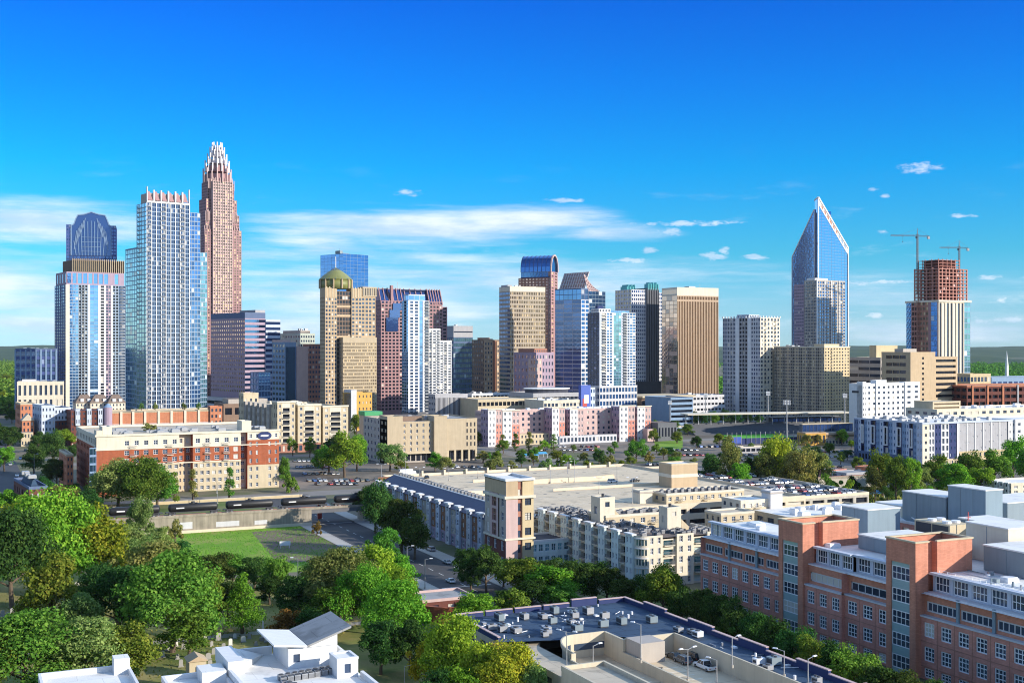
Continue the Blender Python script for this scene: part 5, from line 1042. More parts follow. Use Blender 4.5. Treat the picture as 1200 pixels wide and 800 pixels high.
B = low('bullpen_wall', 'navy outfield fence with a blue board at the ballpark', 'fence', 852, 868, r=935, b=.4, e=-6)
m = MB(); m.box(0, B.a, 0, .4, 0, 4.5); B.one('fence_panel', 'navy', m); m = MB(); m.box(1, B.a*.2, -.15, -.004, 1, 5.5); B.one('board', 'blue_paint', m); m = MB()
for k in range(16): x = B.a*k/15; m.box(x-.12, x+.12, -.3, -.05 if False else -.004, 0, 9)
B.one('net_post', 'metal_grey', m); B.done()
B = low('dugout', 'long low pale roofed dugout at the near edge of the ballfield', 'dugout', 868, 800, r=915, b=6, e=-4, zvis=530)
B.box(0, B.a, 0, B.b, 0, 4, 'grey', F=S(8, 1, .8, .5, 'glass_black', d=.4), roof='roof_tan', par=.4, parmat='cream_pale'); B.done()
for lb, c, Y, r, zt_, wm, rm in (('low terracotta shed left of the blue canopy', 968, 655, 992, 566, 'brick_pink', 'roof_grey'), ('grey container office behind the trees left of the blue canopy', 992, 640, 1020, 556, 'grey', 'roof_grey'), ('small orange brick shed beside the trees under the navy block', 1020, 668, 1040, 560, 'brick_orange', 'roof_brown'), ('pale flat shed behind the olive trees at the ballpark car park', 938, 780, 964, 531, 'cream_pale', 'roof_white')):
    B = low('shed', lb, 'shed', c, Y, r=r, b=12, e=2); B.box(0, B.a, 0, B.b, 0, max(3.5, B.Z(zt_)), wm, F=S(4, 1, .5, .5, 'glass_dark', d=.2), L=S(2, 1, .5, .5, 'glass_dark'), roof=rm, par=.4); B.done()
x, y = P(1019, 585); o = thing('canopy_tent', 'pale blue peaked canopy among shrubs behind the hospital roofs', 'canopy', (x, y, 0), 0)
m = MB(); m.loft([[(-6, -4, 3.2), (6, -4, 3.2), (6, 4, 3.2), (-6, 4, 3.2)], [(-.3, -.3, 5.6), (.3, -.3, 5.6), (.3, .3, 5.6), (-.3, .3, 5.6)]]); m.build('canopy_roof', MATS['tarp_blue'], o)
for sx_ in (-5.5, 5.5):
    for sy_ in (-3.6, 3.6): m = MB(); m.cyl(sx_, sy_, 0, 3.2, .14, 8); m.build('leg', MATS['metal_white'], o)
# ------------------------------------------------------------------ roads, lawns and lots
def road(p0, p1, q0, q1, mat='asphalt', z=.02, name='road'): return rect(name, p0, p1, q0, q1, mat, z)
road(130, 148, 262, 560)
road(-40, 420, 250, 262, z=.024)
rect('pavement', 148.4, 154, 300, 560, 'sidewalk', .13); rect('pavement', 125, 129.6, 300, 470, 'sidewalk', .13)
road(-200, 520, 560, 578, 'asphalt_light', .024)
road(-260, 330, 640, 654, 'asphalt_light', .02); road(20, 34, 500, 1100, 'asphalt', .028); road(330, 346, 380, 1100, 'asphalt_light', .03)
road(60, 640, 760, 778, 'asphalt_light', .02); road(480, 496, 300, 1000, 'asphalt_light', .034)
mb = MB()
for q in range(268, 556, 9): mb.box(138.9, 139.1, q, q+4, .025, .029)
for q in (330, 470): mb.box(131, 147, q, q+.5, .025, .029)
tag(mb.build('road_marking', MATS['paint_line']), None, None, kind='structure')
mb = MB()
for p_ in (148.0, 129.6): mb.box(p_, p_+.4, 300, 470, .02, .17)
tag(mb.build('kerb', MATS['sidewalk']), None, None, kind='structure')
sheet('lawn', [(62, 380), (110, 372), (126, 380), (127, 470), (66, 471)], 'lawn_mat', .03)
sheet('bare_earth', [(97, 392), (125.5, 386), (126, 462), (104, 462)], 'dirt_mat', .045)
sheet('cemetery_lawn', [(-110, 150), (100, 150), (112, 250), (104, 365), (60, 378), (20, 420), (-120, 440)], 'cemetery_mat', .035)
sheet('cemetery_path', [(-40, 300), (100, 296), (100, 299.5), (-40, 304)], 'sidewalk', .05)
sheet('parkland', [(-160, 440), (60, 400), (64, 468), (-160, 480)], 'parkland_mat', .03)
rect('verge', 150, 188, 130, 302, 'parkland_mat', .05)
rect('embankment', -260, 130, 484, 556, 'parkland_mat', .045)
rect('parking_lot', 150, 300, 585, 735, 'lot_mat', .035); rect('parking_lot', 300, 620, 400, 630, 'lot_mat', .03); rect('parking_lot', 380, 660, 640, 760, 'lot_mat', .036)
sheet('park_lawn', [P(768, 523), P(800, 527), P(800, 511), P(764, 507)], 'lawn_mat', .05)
rect('shrubland', 262, 470, 390, 470, 'parkland_mat', .06)

# ------------------------------------------------------------------ railway viaduct with a train
QV, ZV = 474.0, 6.2
V = Bld('railway_viaduct', 'stained concrete railway viaduct crossing above the road', 'viaduct', (-260, QV-4.5)); 
m = MB(); m.box(0, 324, 0, 9, ZV-1.0, ZV); V.one('deck', 'concrete_old', m); m = MB(); m.box(334, 372, -.5, 0, 0, ZV-1.01); m.box(330, 366, -.502, 9.4, 0, 1.0)
m = MB(); m.box(324, 390, 0, 9, 0, ZV); V.one('retaining_wall', 'concrete_old', m); m = MB(); m.box(324, 390, -.8, -.003, 0, 1.1); V.one('wall_footing', 'concrete_warm', m)
m = MB(); m.box(390, 412, 0, 9, ZV-1.6, ZV-.01); V.one('road_span', 'grey_dark', m); m = MB(); m.box(412, 700, 0, 9, 0, ZV-.01); V.one('retaining_wall', 'concrete', m)
for k in range(14):
    m = MB(); x = 8+k*24; m.box(x, x+2.4, .6, 8.4, 0, ZV-1.9); m.box(x-.8, x+3.2, .3, 8.7, ZV-1.9, ZV-1.003); V.one('pier', 'concrete', m)
m = MB(); m.box(0, 700, -.25, .35, ZV+.003, ZV+.9); V.one('kerb_wall', 'concrete_old', m); m = MB(); m.box(0, 700, 2, 7.6, ZV+.003, ZV+.25); V.one('ballast', 'roof_brown', m)
for y in (3.6, 5.1): m = MB(); m.box(0, 700, y-.06, y+.06, ZV+.25, ZV+.42); V.one('rail', 'rust', m)
for x, w_, h_ in ((336, 7, 2.6), (352, 9, 2.0), (367, 5, 1.6)): m = MB(); m.box(x, x+w_, -.06, -.003, 1.6, 1.6+h_); V.one('paint_patch', 'grey_light', m)
V.done()
def tank_car(p0, lb, i):
    o = thing('tank_car', lb, 'rail car', (p0, QV-.15, ZV+.42), 0, 'black tank cars on the viaduct'); L = 20.6
    m = MB(); n = 18; R_ = 1.55; zc = 2.75
    xs = [(-L/2+.9, .25), (-L/2+1.0, .62), (-L/2+1.3, .88), (-L/2+1.8, 1.0), (L/2-1.8, 1.0), (L/2-1.3, .88), (L/2-1.0, .62), (L/2-.9, .25)]
    m.loft([[(x, R_*k*cos(2*pi*j/n), zc+R_*k*sin(2*pi*j/n)) for j in range(n)] for x, k in xs]); m.build('tank', MATS['black_paint'], o, smooth=True)
    m = MB(); m.box(-L/2, L/2, -.9, .9, .95, 1.22); m.build('underframe', MATS['metal_dark'], o)
    m = MB(); m.cyl(0, 0, zc+R_-.1, zc+R_+.6, .75, 12); m.box(-1.6, 1.6, -.8, .8, zc+R_+.05, zc+R_+.12); m.build('hatch', MATS['metal_dark'], o)
    m = MB()
    for s_ in (-1, 1): m.bar((-1.6, s_*.8, zc+R_+1.0), (1.6, s_*.8, zc+R_+1.0), .05); [m.bar((x, s_*.8, zc+R_), (x, s_*.8, zc+R_+1), .05) for x in (-1.6, 0, 1.6)]
    m.build('handrail', MATS['metal_dark'], o)
    m = MB(); m.box(-6.6, -3.6, -R_-.03, -R_+.02, zc-.25, zc+.2); m.build('stencil_panel', MATS['rail_white'], o)
    for bx in (-L/2+2.3, L/2-2.3):
        m = MB(); m.box(bx-1.4, bx+1.4, -1.0, 1.0, .35, .8); b_ = m.build('bogie', MATS['metal_dark'], o)
        for wx in (bx-.85, bx+.85):
            m = MB(); m.bar((wx, -.85, .43), (wx, -.68, .43), .43, 14); m.bar((wx, .68, .43), (wx, .85, .43), .43, 14); m.build('wheelset', MATS['metal_grey'], b_)
    for s_ in (-1, 1): m = MB(); m.box(s_*L/2-.35, s_*L/2+.35, -.2, .2, .8, 1.15); m.build('coupler', MATS['metal_dark'], o)
cnt = 0
for i in range(11):
    p0 = -48+i*22.0
    cnt += 1
    tank_car(p0, f'black tank car, {ordw(cnt)} from the left of the train on the viaduct', i)

# ------------------------------------------------------------------ garage block wrapped in apartments
g0 = (163.0, 366.0)
B = Bld('apartment_block', 'long shaded brick and white apartment wing with a dark sloping roof beside the road', 'apartments', g0, zvis=2)
Lw = 118; ze = 13.2
nb = 12; bw = Lw/nb
for k in range(nb):
    y0 = k*bw; y1 = y0+bw; ym = y0+bw*.66; B.sec = k+1
    B.f('L', y0, ym, 4.2, ze, 0, S(2, 3, .5, .55, 'glass_dark', d=.3, fr=FR), 'brick_brown' if k % 3 else 'grey_warm'); B.f('L', y0, ym, 0, 4.2, 0, S(2, 1, .7, .6, 'glass_dark', d=.3, fr=FR), 'mauve')
    B.f('L', ym, y1, 0, ze+1.4, -.8, S(1, 4, .6, .62, 'glass_resi', d=.3, fr=(2, 2, .2, 'metal_white')), 'grey_light' if k % 2 else 'white_cool'); B.f('F', -.8, 0, 0, ze+1.4, ym, None, 'white_cool'); B.f('K', -.8, 0, 0, ze+1.4, y1, None, 'white_cool')
    m = MB(); m.box(-1.3, .8, ym-.4, y1+.5, ze+1.4, ze+1.9); B.one('bay_cap', 'white', m)
B.sec = 0; B.f('F', 0, 11, 0, ze+3, 0, None, 'brick_brown'); B.f('K', 0, 11, 0, ze+3, Lw, None, 'brick_brown'); B.f('R', 0, Lw, 0, ze+4, 11, None, 'white')
m = MB(); m.loft([[(-.7, -.4, ze+.2), (-.7, -.4, ze-.1), (7, -.4, ze+3.4), (7, -.4, ze+3.7)], [(-.7, Lw+.4, ze+.2), (-.7, Lw+.4, ze-.1), (7, Lw+.4, ze+3.4), (7, Lw+.4, ze+3.7)]]); B.one('roof', 'shingle', m)
m = MB(); m.box(6.95, 7.6, -.4, Lw+.4, ze+2.6, ze+3.95); B.one('parapet', 'white', m); m = MB(); m.box(7.61, 11, 0, Lw, ze+2, ze+3.3); B.one('roof_gutter', 'roof_dark', m)
B.done()
def condenser(x, y, z, lb, grp, s=1.0):
    key = 'condenser'
    if key not in CACHE:
        m = MB(); m.box(-.55, .55, -.55, .55, 0, 1.0); CACHE['c1'] = m.mesh('case', MATS['metal_grey'])
        m = MB(); m.cyl(0, 0, 1.0, 1.12, .46, 12); CACHE['c2'] = m.mesh('fan_guard', MATS['metal_dark'])
        m = MB(); [m.box(-.57, .57, -.57, .57, .12+.16*i, .18+.16*i) for i in range(5)]; CACHE['c3'] = m.mesh('louvre', MATS['metal_dark']); CACHE[key] = 1
    o = thing('air_conditioner', lb, 'air conditioner', (x, y, z), random.uniform(-.1, .1), grp); o.scale = (s, s, s)
    link('case', CACHE['c1'], o); link('fan_guard', CACHE['c2'], o); link('louvre', CACHE['c3'], o)
for k in range(34): condenser(g0[0]+9.3, g0[1]+3+k*3.4, ze+3.3, f'small condenser, {ordw(k+1)} from the corner tower, behind the sloping roof of the brick wing', 'condensers behind the sloping dark roof', 1.35)

t0 = (160.0, 348.0)
B = Bld('corner_tower', 'square tan brick corner tower with a cream frieze between the two apartment wings', 'tower', t0, zvis=4)
zt = 28.6
B.f('L', 0, 16.5, 0, 10, 0, S(3, 2, .4, .6, 'glass_dark', d=.3, fr=FR), 'brick_dark'); B.f('L', 0, 5, 10, zt-4.5, 0, S(1, 3, .4, .6, 'glass_dark', d=.3, fr=FR), 'grey_warm'); B.f('L', 5, 11.5, 10, zt-4.5, -.35, S(1, 3, .55, .85, 'glass_rose', d=.2, fr=(3, 2, .16, 'rose')), 'rose_pale'); B.f('L', 11.5, 16.5, 10, zt-4.5, 0, S(1, 3, .4, .6, 'glass_dark', d=.3, fr=FR), 'grey_warm')
B.f('F', 0, 4.2, 0, zt-6, -.35, S(1, 5, .1, .1, 'glass_rose', d=.1, sk=lambda i, j: True), 'rose_pale'); B.f('F', 4.2, 6.0, 0, zt-2, .5, S(1, 6, .6, .6, 'glass_dark', d=.2), 'rust'); B.f('F', 6.0, 10, 0, zt-4.5, 0, S(1, 5, .55, .5, 'glass_dark', d=.35, fr=(2, 3, .15, 'metal_dark')), 'sand')
B.f('F', 0, 4.2, zt-6, zt, -.35, None, 'tan'); B.f('F', 6.0, 10, zt-4.5, zt, 0, None, 'sand'); B.f('L', 0, 16.5, zt-4.5, zt, 0, S(3, 1, .3, .4, 'glass_dark', sk=lambda i, j: True), 'tan')
B.f('R', 0, 16.5, 0, zt, 10, None, 'sand'); B.f('K', 0, 10, 0, zt, 16.5, None, 'tan'); B.f('L', -.35, .5, 0, zt-2, 4.2, None, 'rose_pale'); B.f('R', 0, .5, 0, zt-2, 6.0, None, 'sand'); B.f('L', -.35, 0, 0, zt, 0, None, 'rose_pale'); B.f('F', 4.2, 6, zt-2, zt, .5, None, 'rust')
m = MB(); m.box(-.6, 10.5, -.7, 17, zt-4.8, zt-5.7); B.one('frieze', 'cream_pale', m); m = MB(); m.box(-.5, 10.4, -.6, 16.9, 9.6, 10.2); B.one('string_course', 'cream_pale', m); m = MB(); m.box(.0, 10, 0, 16.5, zt-.3, zt-.1); B.one('roof', 'roof_white', m); m = MB(); m.box(-.25, 10.3, -.5, .2, zt, zt+.7); m.box(-.25, .2, .2, 16.7, zt, zt+.7); m.box(9.8, 10.3, .2, 16.7, zt, zt+.7); m.box(.2, 9.8, 16.2, 16.7, zt, zt+.7); B.one('parapet', 'white', m); B.done()
B = Bld('link_building', 'low glazed link between the corner tower and the pale green apartments', 'building', (170.2, 350), zvis=0)
B.box(0, 14, 0, 14, 0, 8, 'aqua_wall', F=S(6, 2, .7, .6, 'glass_teal', d=.3, fr=FR), L=S(5, 2, .7, .6, 'glass_teal', d=.3, fr=FR), roof='roof_dark', par=.6, parmat='white'); B.done()

# pale green apartments
a0 = (184.0, 305.0)
B = Bld('apartment_block', 'pale green five storey apartments with a rounded corner and a cluttered dark roof', 'apartments', a0, zvis=1)
z = 14.6; Lq, Lp = 71.0, 30.0
nb = 16; y_ = 3.0; bw = (Lq-3)/nb
for k in range(nb):
    y0 = y_+k*bw; y1 = y0+bw; B.sec = k+1
    if k % 2 == 0: B.f('L', y0, y1, 0, z+.8, -.7, S(2, 5, .5, .58, 'glass_dark', d=.3, fr=FR), 'aqua_wall'); B.f('F', -.7, 0, 0, z+.8, y0, None, 'aqua_wall'); B.f('K', -.7, 0, 0, z+.8, y1, None, 'aqua_wall'); m = MB(); m.box(-1.1, .5, y0-.3, y1+.3, z+.8, z+1.25); B.one('bay_cap', 'white', m)
    else: B.f('L', y0, y1, 0, z, 0, S(1, 5, .8, .72, 'glass_black', d=1.1), 'cream_pale')
B.sec = 0
B.balconies('L', [y_+(k+.5)*bw for k in range(1, nb, 2)], [z*(i+.16)/5 for i in range(1, 5)], 0, bw*.75, .9, 'cream_pale')
m = MB(); n = 10; R_ = 3.0
pts = [(R_-R_*sin(pi/2*t/n), R_-R_*cos(pi/2*t/n)) for t in range(n+1)]      # from (R,0) round to (0,R)
for i in range(n):
    (xa, ya), (xb, yb_) = pts[i], pts[i+1]
    m.quad((xb, yb_, 0), (xa, ya, 0), (xa, ya, z+.8), (xb, yb_, z+.8))
B.one('corner_wall', 'cream_pale', m)
for f_ in range(5):
    for i in range(1, n-1, 2):
        (xa, ya), (xb, yb_) = pts[i], pts[i+1]; z0 = z*f_/5+.9; e = .04; m = MB(); m.quad((xb-e, yb_-e, z0), (xa-e, ya-e, z0), (xa-e, ya-e, z0+1.7), (xb-e, yb_-e, z0+1.7)); B.one('corner_window', 'glass_teal', m)
    m = MB()
    for i in range(n): (xa, ya), (xb, yb_) = pts[i], pts[i+1]; e = .3; z0 = z*(f_+1)/5-.1; m.loft([[(xb, yb_, z0), (xa, ya, z0), (xa-e, ya-e, z0), (xb-e, yb_-e, z0)], [(xb, yb_, z0+.3), (xa, ya, z0+.3), (xa-e, ya-e, z0+.3), (xb-e, yb_-e, z0+.3)]])
    B.one('corner_band', 'white', m)
segs = [(3, 8, 0, 2), (8, 13, 1, 0), (13, 19, 0, 2), (19, 24, 1, 0), (24, 30, 0, 2)]
for x0, x1, rec, nw in segs:
    B.sec += 20
    if rec: B.f('F', x0, x1, 0, z-.6, .8, S(1, 5, .7, .7, 'glass_teal', d=.9), 'cream_pale'); B.balconies('F', [(x0+x1)/2], [z*(i+.12)/5 for i in range(1, 5)], .8, 3.6, 1.0, 'cream_pale')
    else: B.f('F', x0, x1, 0, z+.8, 0, S(nw, 5, .4, .6, 'glass_dark', d=.3, fr=FR), 'cream_pale'); B.f('R', 0, .8, 0, z+.8, x1, None, 'cream_pale'); B.f('L', 0, .8, 0, z+.8, x0, None, 'cream_pale')
B.sec = 0
B.f('R', 0, 18, 0, z, 30, None, 'cream_pale'); B.f('K', 0, 14, 0, z, Lq, None, 'aqua_wall'); B.f('R', 18, Lq, 0, z, 14, S(12, 5, .4, .5, 'glass_dark'), 'cream_pale'); B.f('K', 14, 30, 0, z, 18, None, 'cream_pale')
m = MB(); m.poly([(3, 0, z), (30, 0, z), (30, 18, z), (14, 18, z), (14, Lq, z), (0, Lq, z), (0, 3, z)]); B.one('roof', 'roof_brown', m); m = MB()
m.box(3, 30.2, -.15, .4, z-.1, z+.7) if False else None
m.box(13.6, 14.1, 18.2, Lq, z, z+.7); m.box(29.6, 30.1, .8, 18, z, z+.7); B.one('parapet', 'cream_pale', m); B.done()
for lb, x, y, w_, d_, h_ in (('pale stair tower standing on the far half of the pale green apartments roof', 5, 33, 5.5, 6, 8.0), ('pale stair tower on the front roof near the rounded corner of the green apartments', 16, 10, 5, 5, 7.0)):
    B = Bld('stair_tower', lb, 'stair tower', (a0[0]+x, a0[1]+y)); B.box(0, w_, 0, d_, z, z+h_, 'cream_pale', F=S(1, 2, .3, .4, 'glass_dark', sk=lambda i, j: j == 0), L=S(1, 1, .3, .3, 'glass_dark'), roof='roof_grey', par=.35); m = MB(); m.loft([[(w_+.1, 0, z+.01), (w_+4, 0, z+.01), (w_+.1, 0, z+h_*.5)], [(w_+.1, d_*.8, z+.01), (w_+4, d_*.8, z+.01), (w_+.1, d_*.8, z+h_*.5)]]); B.one('stair_roof', 'cream', m); m = MB(); m.cyl(w_*.5, d_*.5, z+h_, z+h_+1.2, .5, 8); B.one('vent', 'metal_dark', m); B.done()
random.seed(5)
spots_ = []
for i in range(92):
    for t in range(30):
        if random.random() < .62: x, y = random.uniform(1.2, 12.5), random.uniform(20, Lq-2)
        else: x, y = random.uniform(3, 28), random.uniform(2, 16)
        if (4 < x < 14 and 32 < y < 41) or (15 < x < 26 and 9 < y < 16): continue
        if all(abs(x-a)+abs(y-b) > 1.7 for a, b in spots_): spots_.append((x, y)); break
for i, (x, y) in enumerate(sorted(spots_, key=lambda t: pix(a0[0]+t[0], a0[1]+t[1], z)[0])): condenser(a0[0]+x, a0[1]+y, z, f'small grey condenser on the pale green apartments roof, {ordw(i+1)} from the left', 'condensers on the pale green apartments', 1.1)
# inner cream wings behind
def wing(lb, px0, px1, py_top, py_bot, zt, dpt=14, n=8, m_=4, wallm='cream', e=0, units=0, roof='roof_brown'):
    z_base = 0; Y = (H-zt)*FPX/(py_top-HZ); c = gp(px0, Y)
    B = Bld('apartment_wing', lb, 'apartments', c, 0, 'cream wings behind the pale green apartments', zvis=zt-12); a = tspan(c, (1, 0), px1)
    B.box(0, a, 0, dpt, 0, zt, wallm, F=S(n, m_, .42, .5, 'glass_dark', d=.35, fr=FR), L=S(3, m_, .4, .5, 'glass_dark', d=.3), roof=roof, par=.6, parmat='cream_pale')
    B.balconies('F', [a*(i+.5)/max(1, n//3) for i in range(max(1, n//3))], [zt*(j+.15)/m_ for j in range(1, m_)], 0, 2.8, 1.1, 'cream')
    B.done(); return c, a
c, a = wing('cream inner wing with a green balcony between the two stair towers', 710, 784, 606, 620, 16.5, 12, 6, 5)
for k in range(14): condenser(c[0]+1.5+k*(a-3)/13, c[1]+5+(k % 3), 16.5, f'condenser in the row on the inner cream wing, {ordw(k+1)} from the left', 'condensers on the inner cream wing', 1.1)
c, a = wing('long cream back wing of balconies behind the garage roof', 781, 872, 580, 602, 15.5, 14, 11, 5)
for k in range(22): condenser(c[0]+1.5+k*(a-3)/21, c[1]+6+(k % 2)*2, 15.5, f'condenser in the row on the long cream back wing, {ordw(k+1)} from the left', 'condensers on the long back wing', 1.15)
wing('pale cream gabled wing right of the long back wing', 868, 906, 588, 602, 15.0, 12, 5, 5, 'cream_pale', roof='roof_white'); wing('small cream wing with a stepped roof below the pale gabled wing', 845, 884, 603, 618, 13.0, 10, 4, 4, 'cream', roof='roof_tan')
for lb, px, py0, w_, h_, mt in (('pale square stair tower on the deck left of the inner wing', 750, 590, 5.5, 4.6, 'cream_pale'), ('plain grey lift tower behind the hospital roofs', 903, 596, 5.4, 6.2, 'grey_light')):
    x, y = P(px, py0, 12); B = Bld('stair_tower', lb, 'stair tower', (x, y)); z0 = 0
    B.box(0, w_, 0, w_, 0, 12+h_, mt, F=S(1, 1, .2, .1, 'glass_dark', sk=lambda i, j: True), roof='roof_grey', par=.4); m = MB(); m.box(-.3, w_+.3, -.3, w_+.3, 12+h_-.7, 12+h_-.16); B.one('cornice', 'grey_warm', m); B.done()

# parking deck
d0 = (176.0, 378.0); zd = 12.0
B = Bld('parking_deck', 'wide pale concrete parking deck roof with ramps behind the apartments', 'parking garage', d0)
LP, LQ = 128, 140
B.box(0, LP, 0, LQ, 0, zd, 'concrete_warm', F=S(14, 3, .85, .45, 'glass_black', d=1.0), L=None, roof='deck_concrete')
def wl(x0, x1, y0, y1, h=1.1, mat='concrete_warm', nm='parapet'): m = MB(); m.box(x0, x1, y0, y1, zd+.003, zd+h); B.one(nm, mat, m)
wl(0, LP, 0, .4); wl(0, .4, .4, LQ); wl(LP-.4, LP, .4, LQ); wl(.4, LP-.4, LQ-.4, LQ)
wl(30, 92, 88, 88.5, 2.0, nm='ramp_wall'); wl(30, 92, 104, 104.5, 1.3, nm='ramp_wall'); wl(6, 20, 60, 66, 2.2, nm='ramp_wall'); wl(48, 100, 62, 62.4, 1.1, nm='ramp_wall')
m = MB(); m.loft([[(32, 88.6, zd+.02), (32, 103.9, zd+.02), (32, 103.9, zd+.05), (32, 88.6, zd+.05)], [(92, 88.6, zd+.02), (92, 103.9, zd+.02), (92, 103.9, zd+2.4), (92, 88.6, zd+2.4)]]); B.one('ramp', 'deck_concrete', m)
for (x0, x1, y0, y1) in ((64, 86, 106, 116),): m = MB(); m.box(x0, x1, y0, y1, zd+.003, zd+.03); B.one('ramp_opening', 'asphalt', m)
m = MB()
for r_ in (20, 42, 70, 120):
    for k in range(int((LP-10)/2.8)): x = 5+k*2.8; m.box(x, x+.12, r_, r_+5, zd+.004, zd+.012)
B.one('bay_marking', 'paint_line', m)
tr = random.Random(6); m = MB()
for k in range(90): x, y = tr.uniform(4, LP-6), tr.uniform(4, LQ-5); r_ = tr.uniform(.3, 1.1); m.poly([(x+r_*cos(t*pi/4)*tr.uniform(.6, 1.5), y+r_*sin(t*pi/4)*tr.uniform(.6, 1.5), zd+.016) for t in range(8)])
o_ = B.one('oil_stain', 'asphalt_light', m); m = MB()
for y in (12.5, 31, 34, 54, 78, 81, 122, 130): m.box(6, LP-8, y, y+.35, zd+.004, zd+.012); m.box(6, LP-8, y+1.6, y+1.95, zd+.004, zd+.012)
B.one('tyre_track', 'roof_tan', m)
for k in range(11): m = MB(); x = 8+k*11; m.box(x, x+.8, LQ-1.5, LQ-.7, zd, zd+2.4); B.one('parapet_post', 'concrete_warm', m)
B.done()
B = Bld('parking_deck', 'lower shaded parking deck crowded with cars beyond the pale concrete roof', 'parking garage', (d0[0]+LP+2, d0[1]+18)); B.box(0, 46, 0, 130, 0, 9, 'concrete', F=S(6, 2, .8, .5, 'glass_black', d=1), L=S(12, 2, .8, .5, 'glass_black', d=1), roof='asphalt_light', par=1.0, parmat='concrete_warm'); B.done()
x, y = P(787, 572, 12)
B = Bld('stair_building', 'tan brick stair building with a white band at the far edge of the deck', 'building', (x, y)); B.box(0, 13, 0, 10, 0, 16.4, 'tan', F=S(1, 1, .2, .2, 'glass_dark', sk=lambda i, j: True), L=S(2, 1, .4, .12, 'glass_black')); B.box(-.1, 13.1, -.1, 10.1, 16.4, 17.8, 'cream_pale'); B.box(0, 13, 0, 10, 17.8, 21.8, 'tan', roof='roof_white', par=.5, parmat='cream'); B.done()

# ------------------------------------------------------------------ red brick hospital at the right
h0 = (190.0, 130.0)
B = Bld('hospital_building', 'large red brick office building with glass bays and a glazed top floor at the right', 'building', h0, zvis=2)
Ltot = 152.0; zb1, zb2, zg = 13.4, 18.3, 22.2
FH = (3, 3, .26, 'metal_white'); FB = (4, 1, .2, 'metal_white')
def hseg(y0, y1, x=0.0, gx=3.5):
    n = max(1, round((y1-y0)/4.75))
    B.f('L', y0, y1, 0, 3.0, x, S(n, 1, .6, .7, 'glass_dark', d=.3, fr=FH), 'brick_pink'); B.f('L', y0, y1, 3.0, zb1, x, S(n, 2, .62, .6, 'glass_dark', d=.3, fr=FH), 'brick_pink')
    m = MB(); m.box(x-.25, x+1.2, y0, y1, zb1, zb1+.35); B.one('ledge', 'grey_light', m)
    B.f('L', y0, y1, zb1+.35, zb2, x+1.2, S(max(1, n//2), 1, .9, .5, 'glass_dark', d=.3, fr=(6, 1, .34, 'grey_light'), up=-.2), 'brick_salmon')
    m = MB(); m.box(x+1.0, x+gx, y0, y1, zb2, zb2+.25); B.one('ledge', 'white', m)
    B.f('L', y0, y1, zb2+.25, zg, x+gx, S(max(1, round((y1-y0)/5)), 1, .8, .9, 'glass_dark', d=.35, fr=(4, 2, .22, 'metal_white')), 'white_cool'); m = MB(); m.box(x+gx-1.0, x+gx+.5, y0, y1, zg, zg+.5); B.one('eave', 'white_cool', m)
    m = MB(); k = int((y1-y0)/9.5)
    for i in range(1, k): yy = y0+(y1-y0)*i/k; m.box(x+.75, x+1.197, yy-.35, yy+.35, zb1+.36, zb2+.3)
    if m.f: B.one('downpipe', 'panel_blue', m)
    m = MB(); [m.box(x-.05, x-.004, y0, y1, zz_, zz_+.16) for zz_ in (2.75, 8.1)]; [m.box(x-.03, x-.003, y0+(y1-y0)*i/n-.07, y0+(y1-y0)*i/n+.07, 0, zb1-.05) for i in range(1, n)]; B.one('brick_course', 'rust', m)
T2 = (67.5, 76.5); T1 = (105.5, 115)
hseg(0, T2[0]-.01); hseg(T2[1]+.01, 92, 0.0); hseg(92.01, T1[0]-.01, -.9); hseg(T1[1]+.01, Ltot)
B.f('F', -.9, 4, 0, zb2, 92.01, None, 'brick_pink'); B.f('K', 0, 18, 0, zb2, Ltot, S(4, 4, .5, .4, 'glass_dark'), 'brick_pink'); B.f('R', 105, Ltot, 0, zb2, 18, None, 'brick_pink'); B.f('R', 0, 105, 0, zb2, 60, None, 'brick_pink'); B.f('K', 18, 60, 0, zg, 105, None, 'brick_pink'); B.box(18.02, 60, 105.02, Ltot, 0, 12.4, 'cream', K=S(9, 3, .5, .4, 'glass_dark'), roof='roof_white', par=.6, name='low_wing'); B.f('F', 0, 60, 0, zb2, 0, S(12, 4, .5, .4, 'glass_dark'), 'brick_pink')
B.f('K', 3.5, 18, zb2, zg, Ltot-3, S(4, 1, .8, .8, 'glass_resi_blue'), 'panel_blue'); B.f('R', 105, Ltot-3, zb2, zg, 18, None, 'white_cool'); B.f('R', 0, 105, zb2, zg, 60, None, 'white_cool'); B.f('F', 1.2, 60, zb2, zg, 0.01, None, 'panel_blue')
m = MB(); m.poly([(3.3, 0, zg-.1), (60, 0, zg-.1), (60, 105, zg-.1), (18, 105, zg-.1), (18, Ltot-3, zg-.1), (3.3, Ltot-3, zg-.1)]); B.one('roof', 'roof_white', m); m = MB(); m.quad((0, 0, zb2+.1), (3.6, 0, zb2+.1), (3.6, Ltot, zb2+.1), (0, Ltot, zb2+.1)); B.one('terrace', 'roof_white', m)
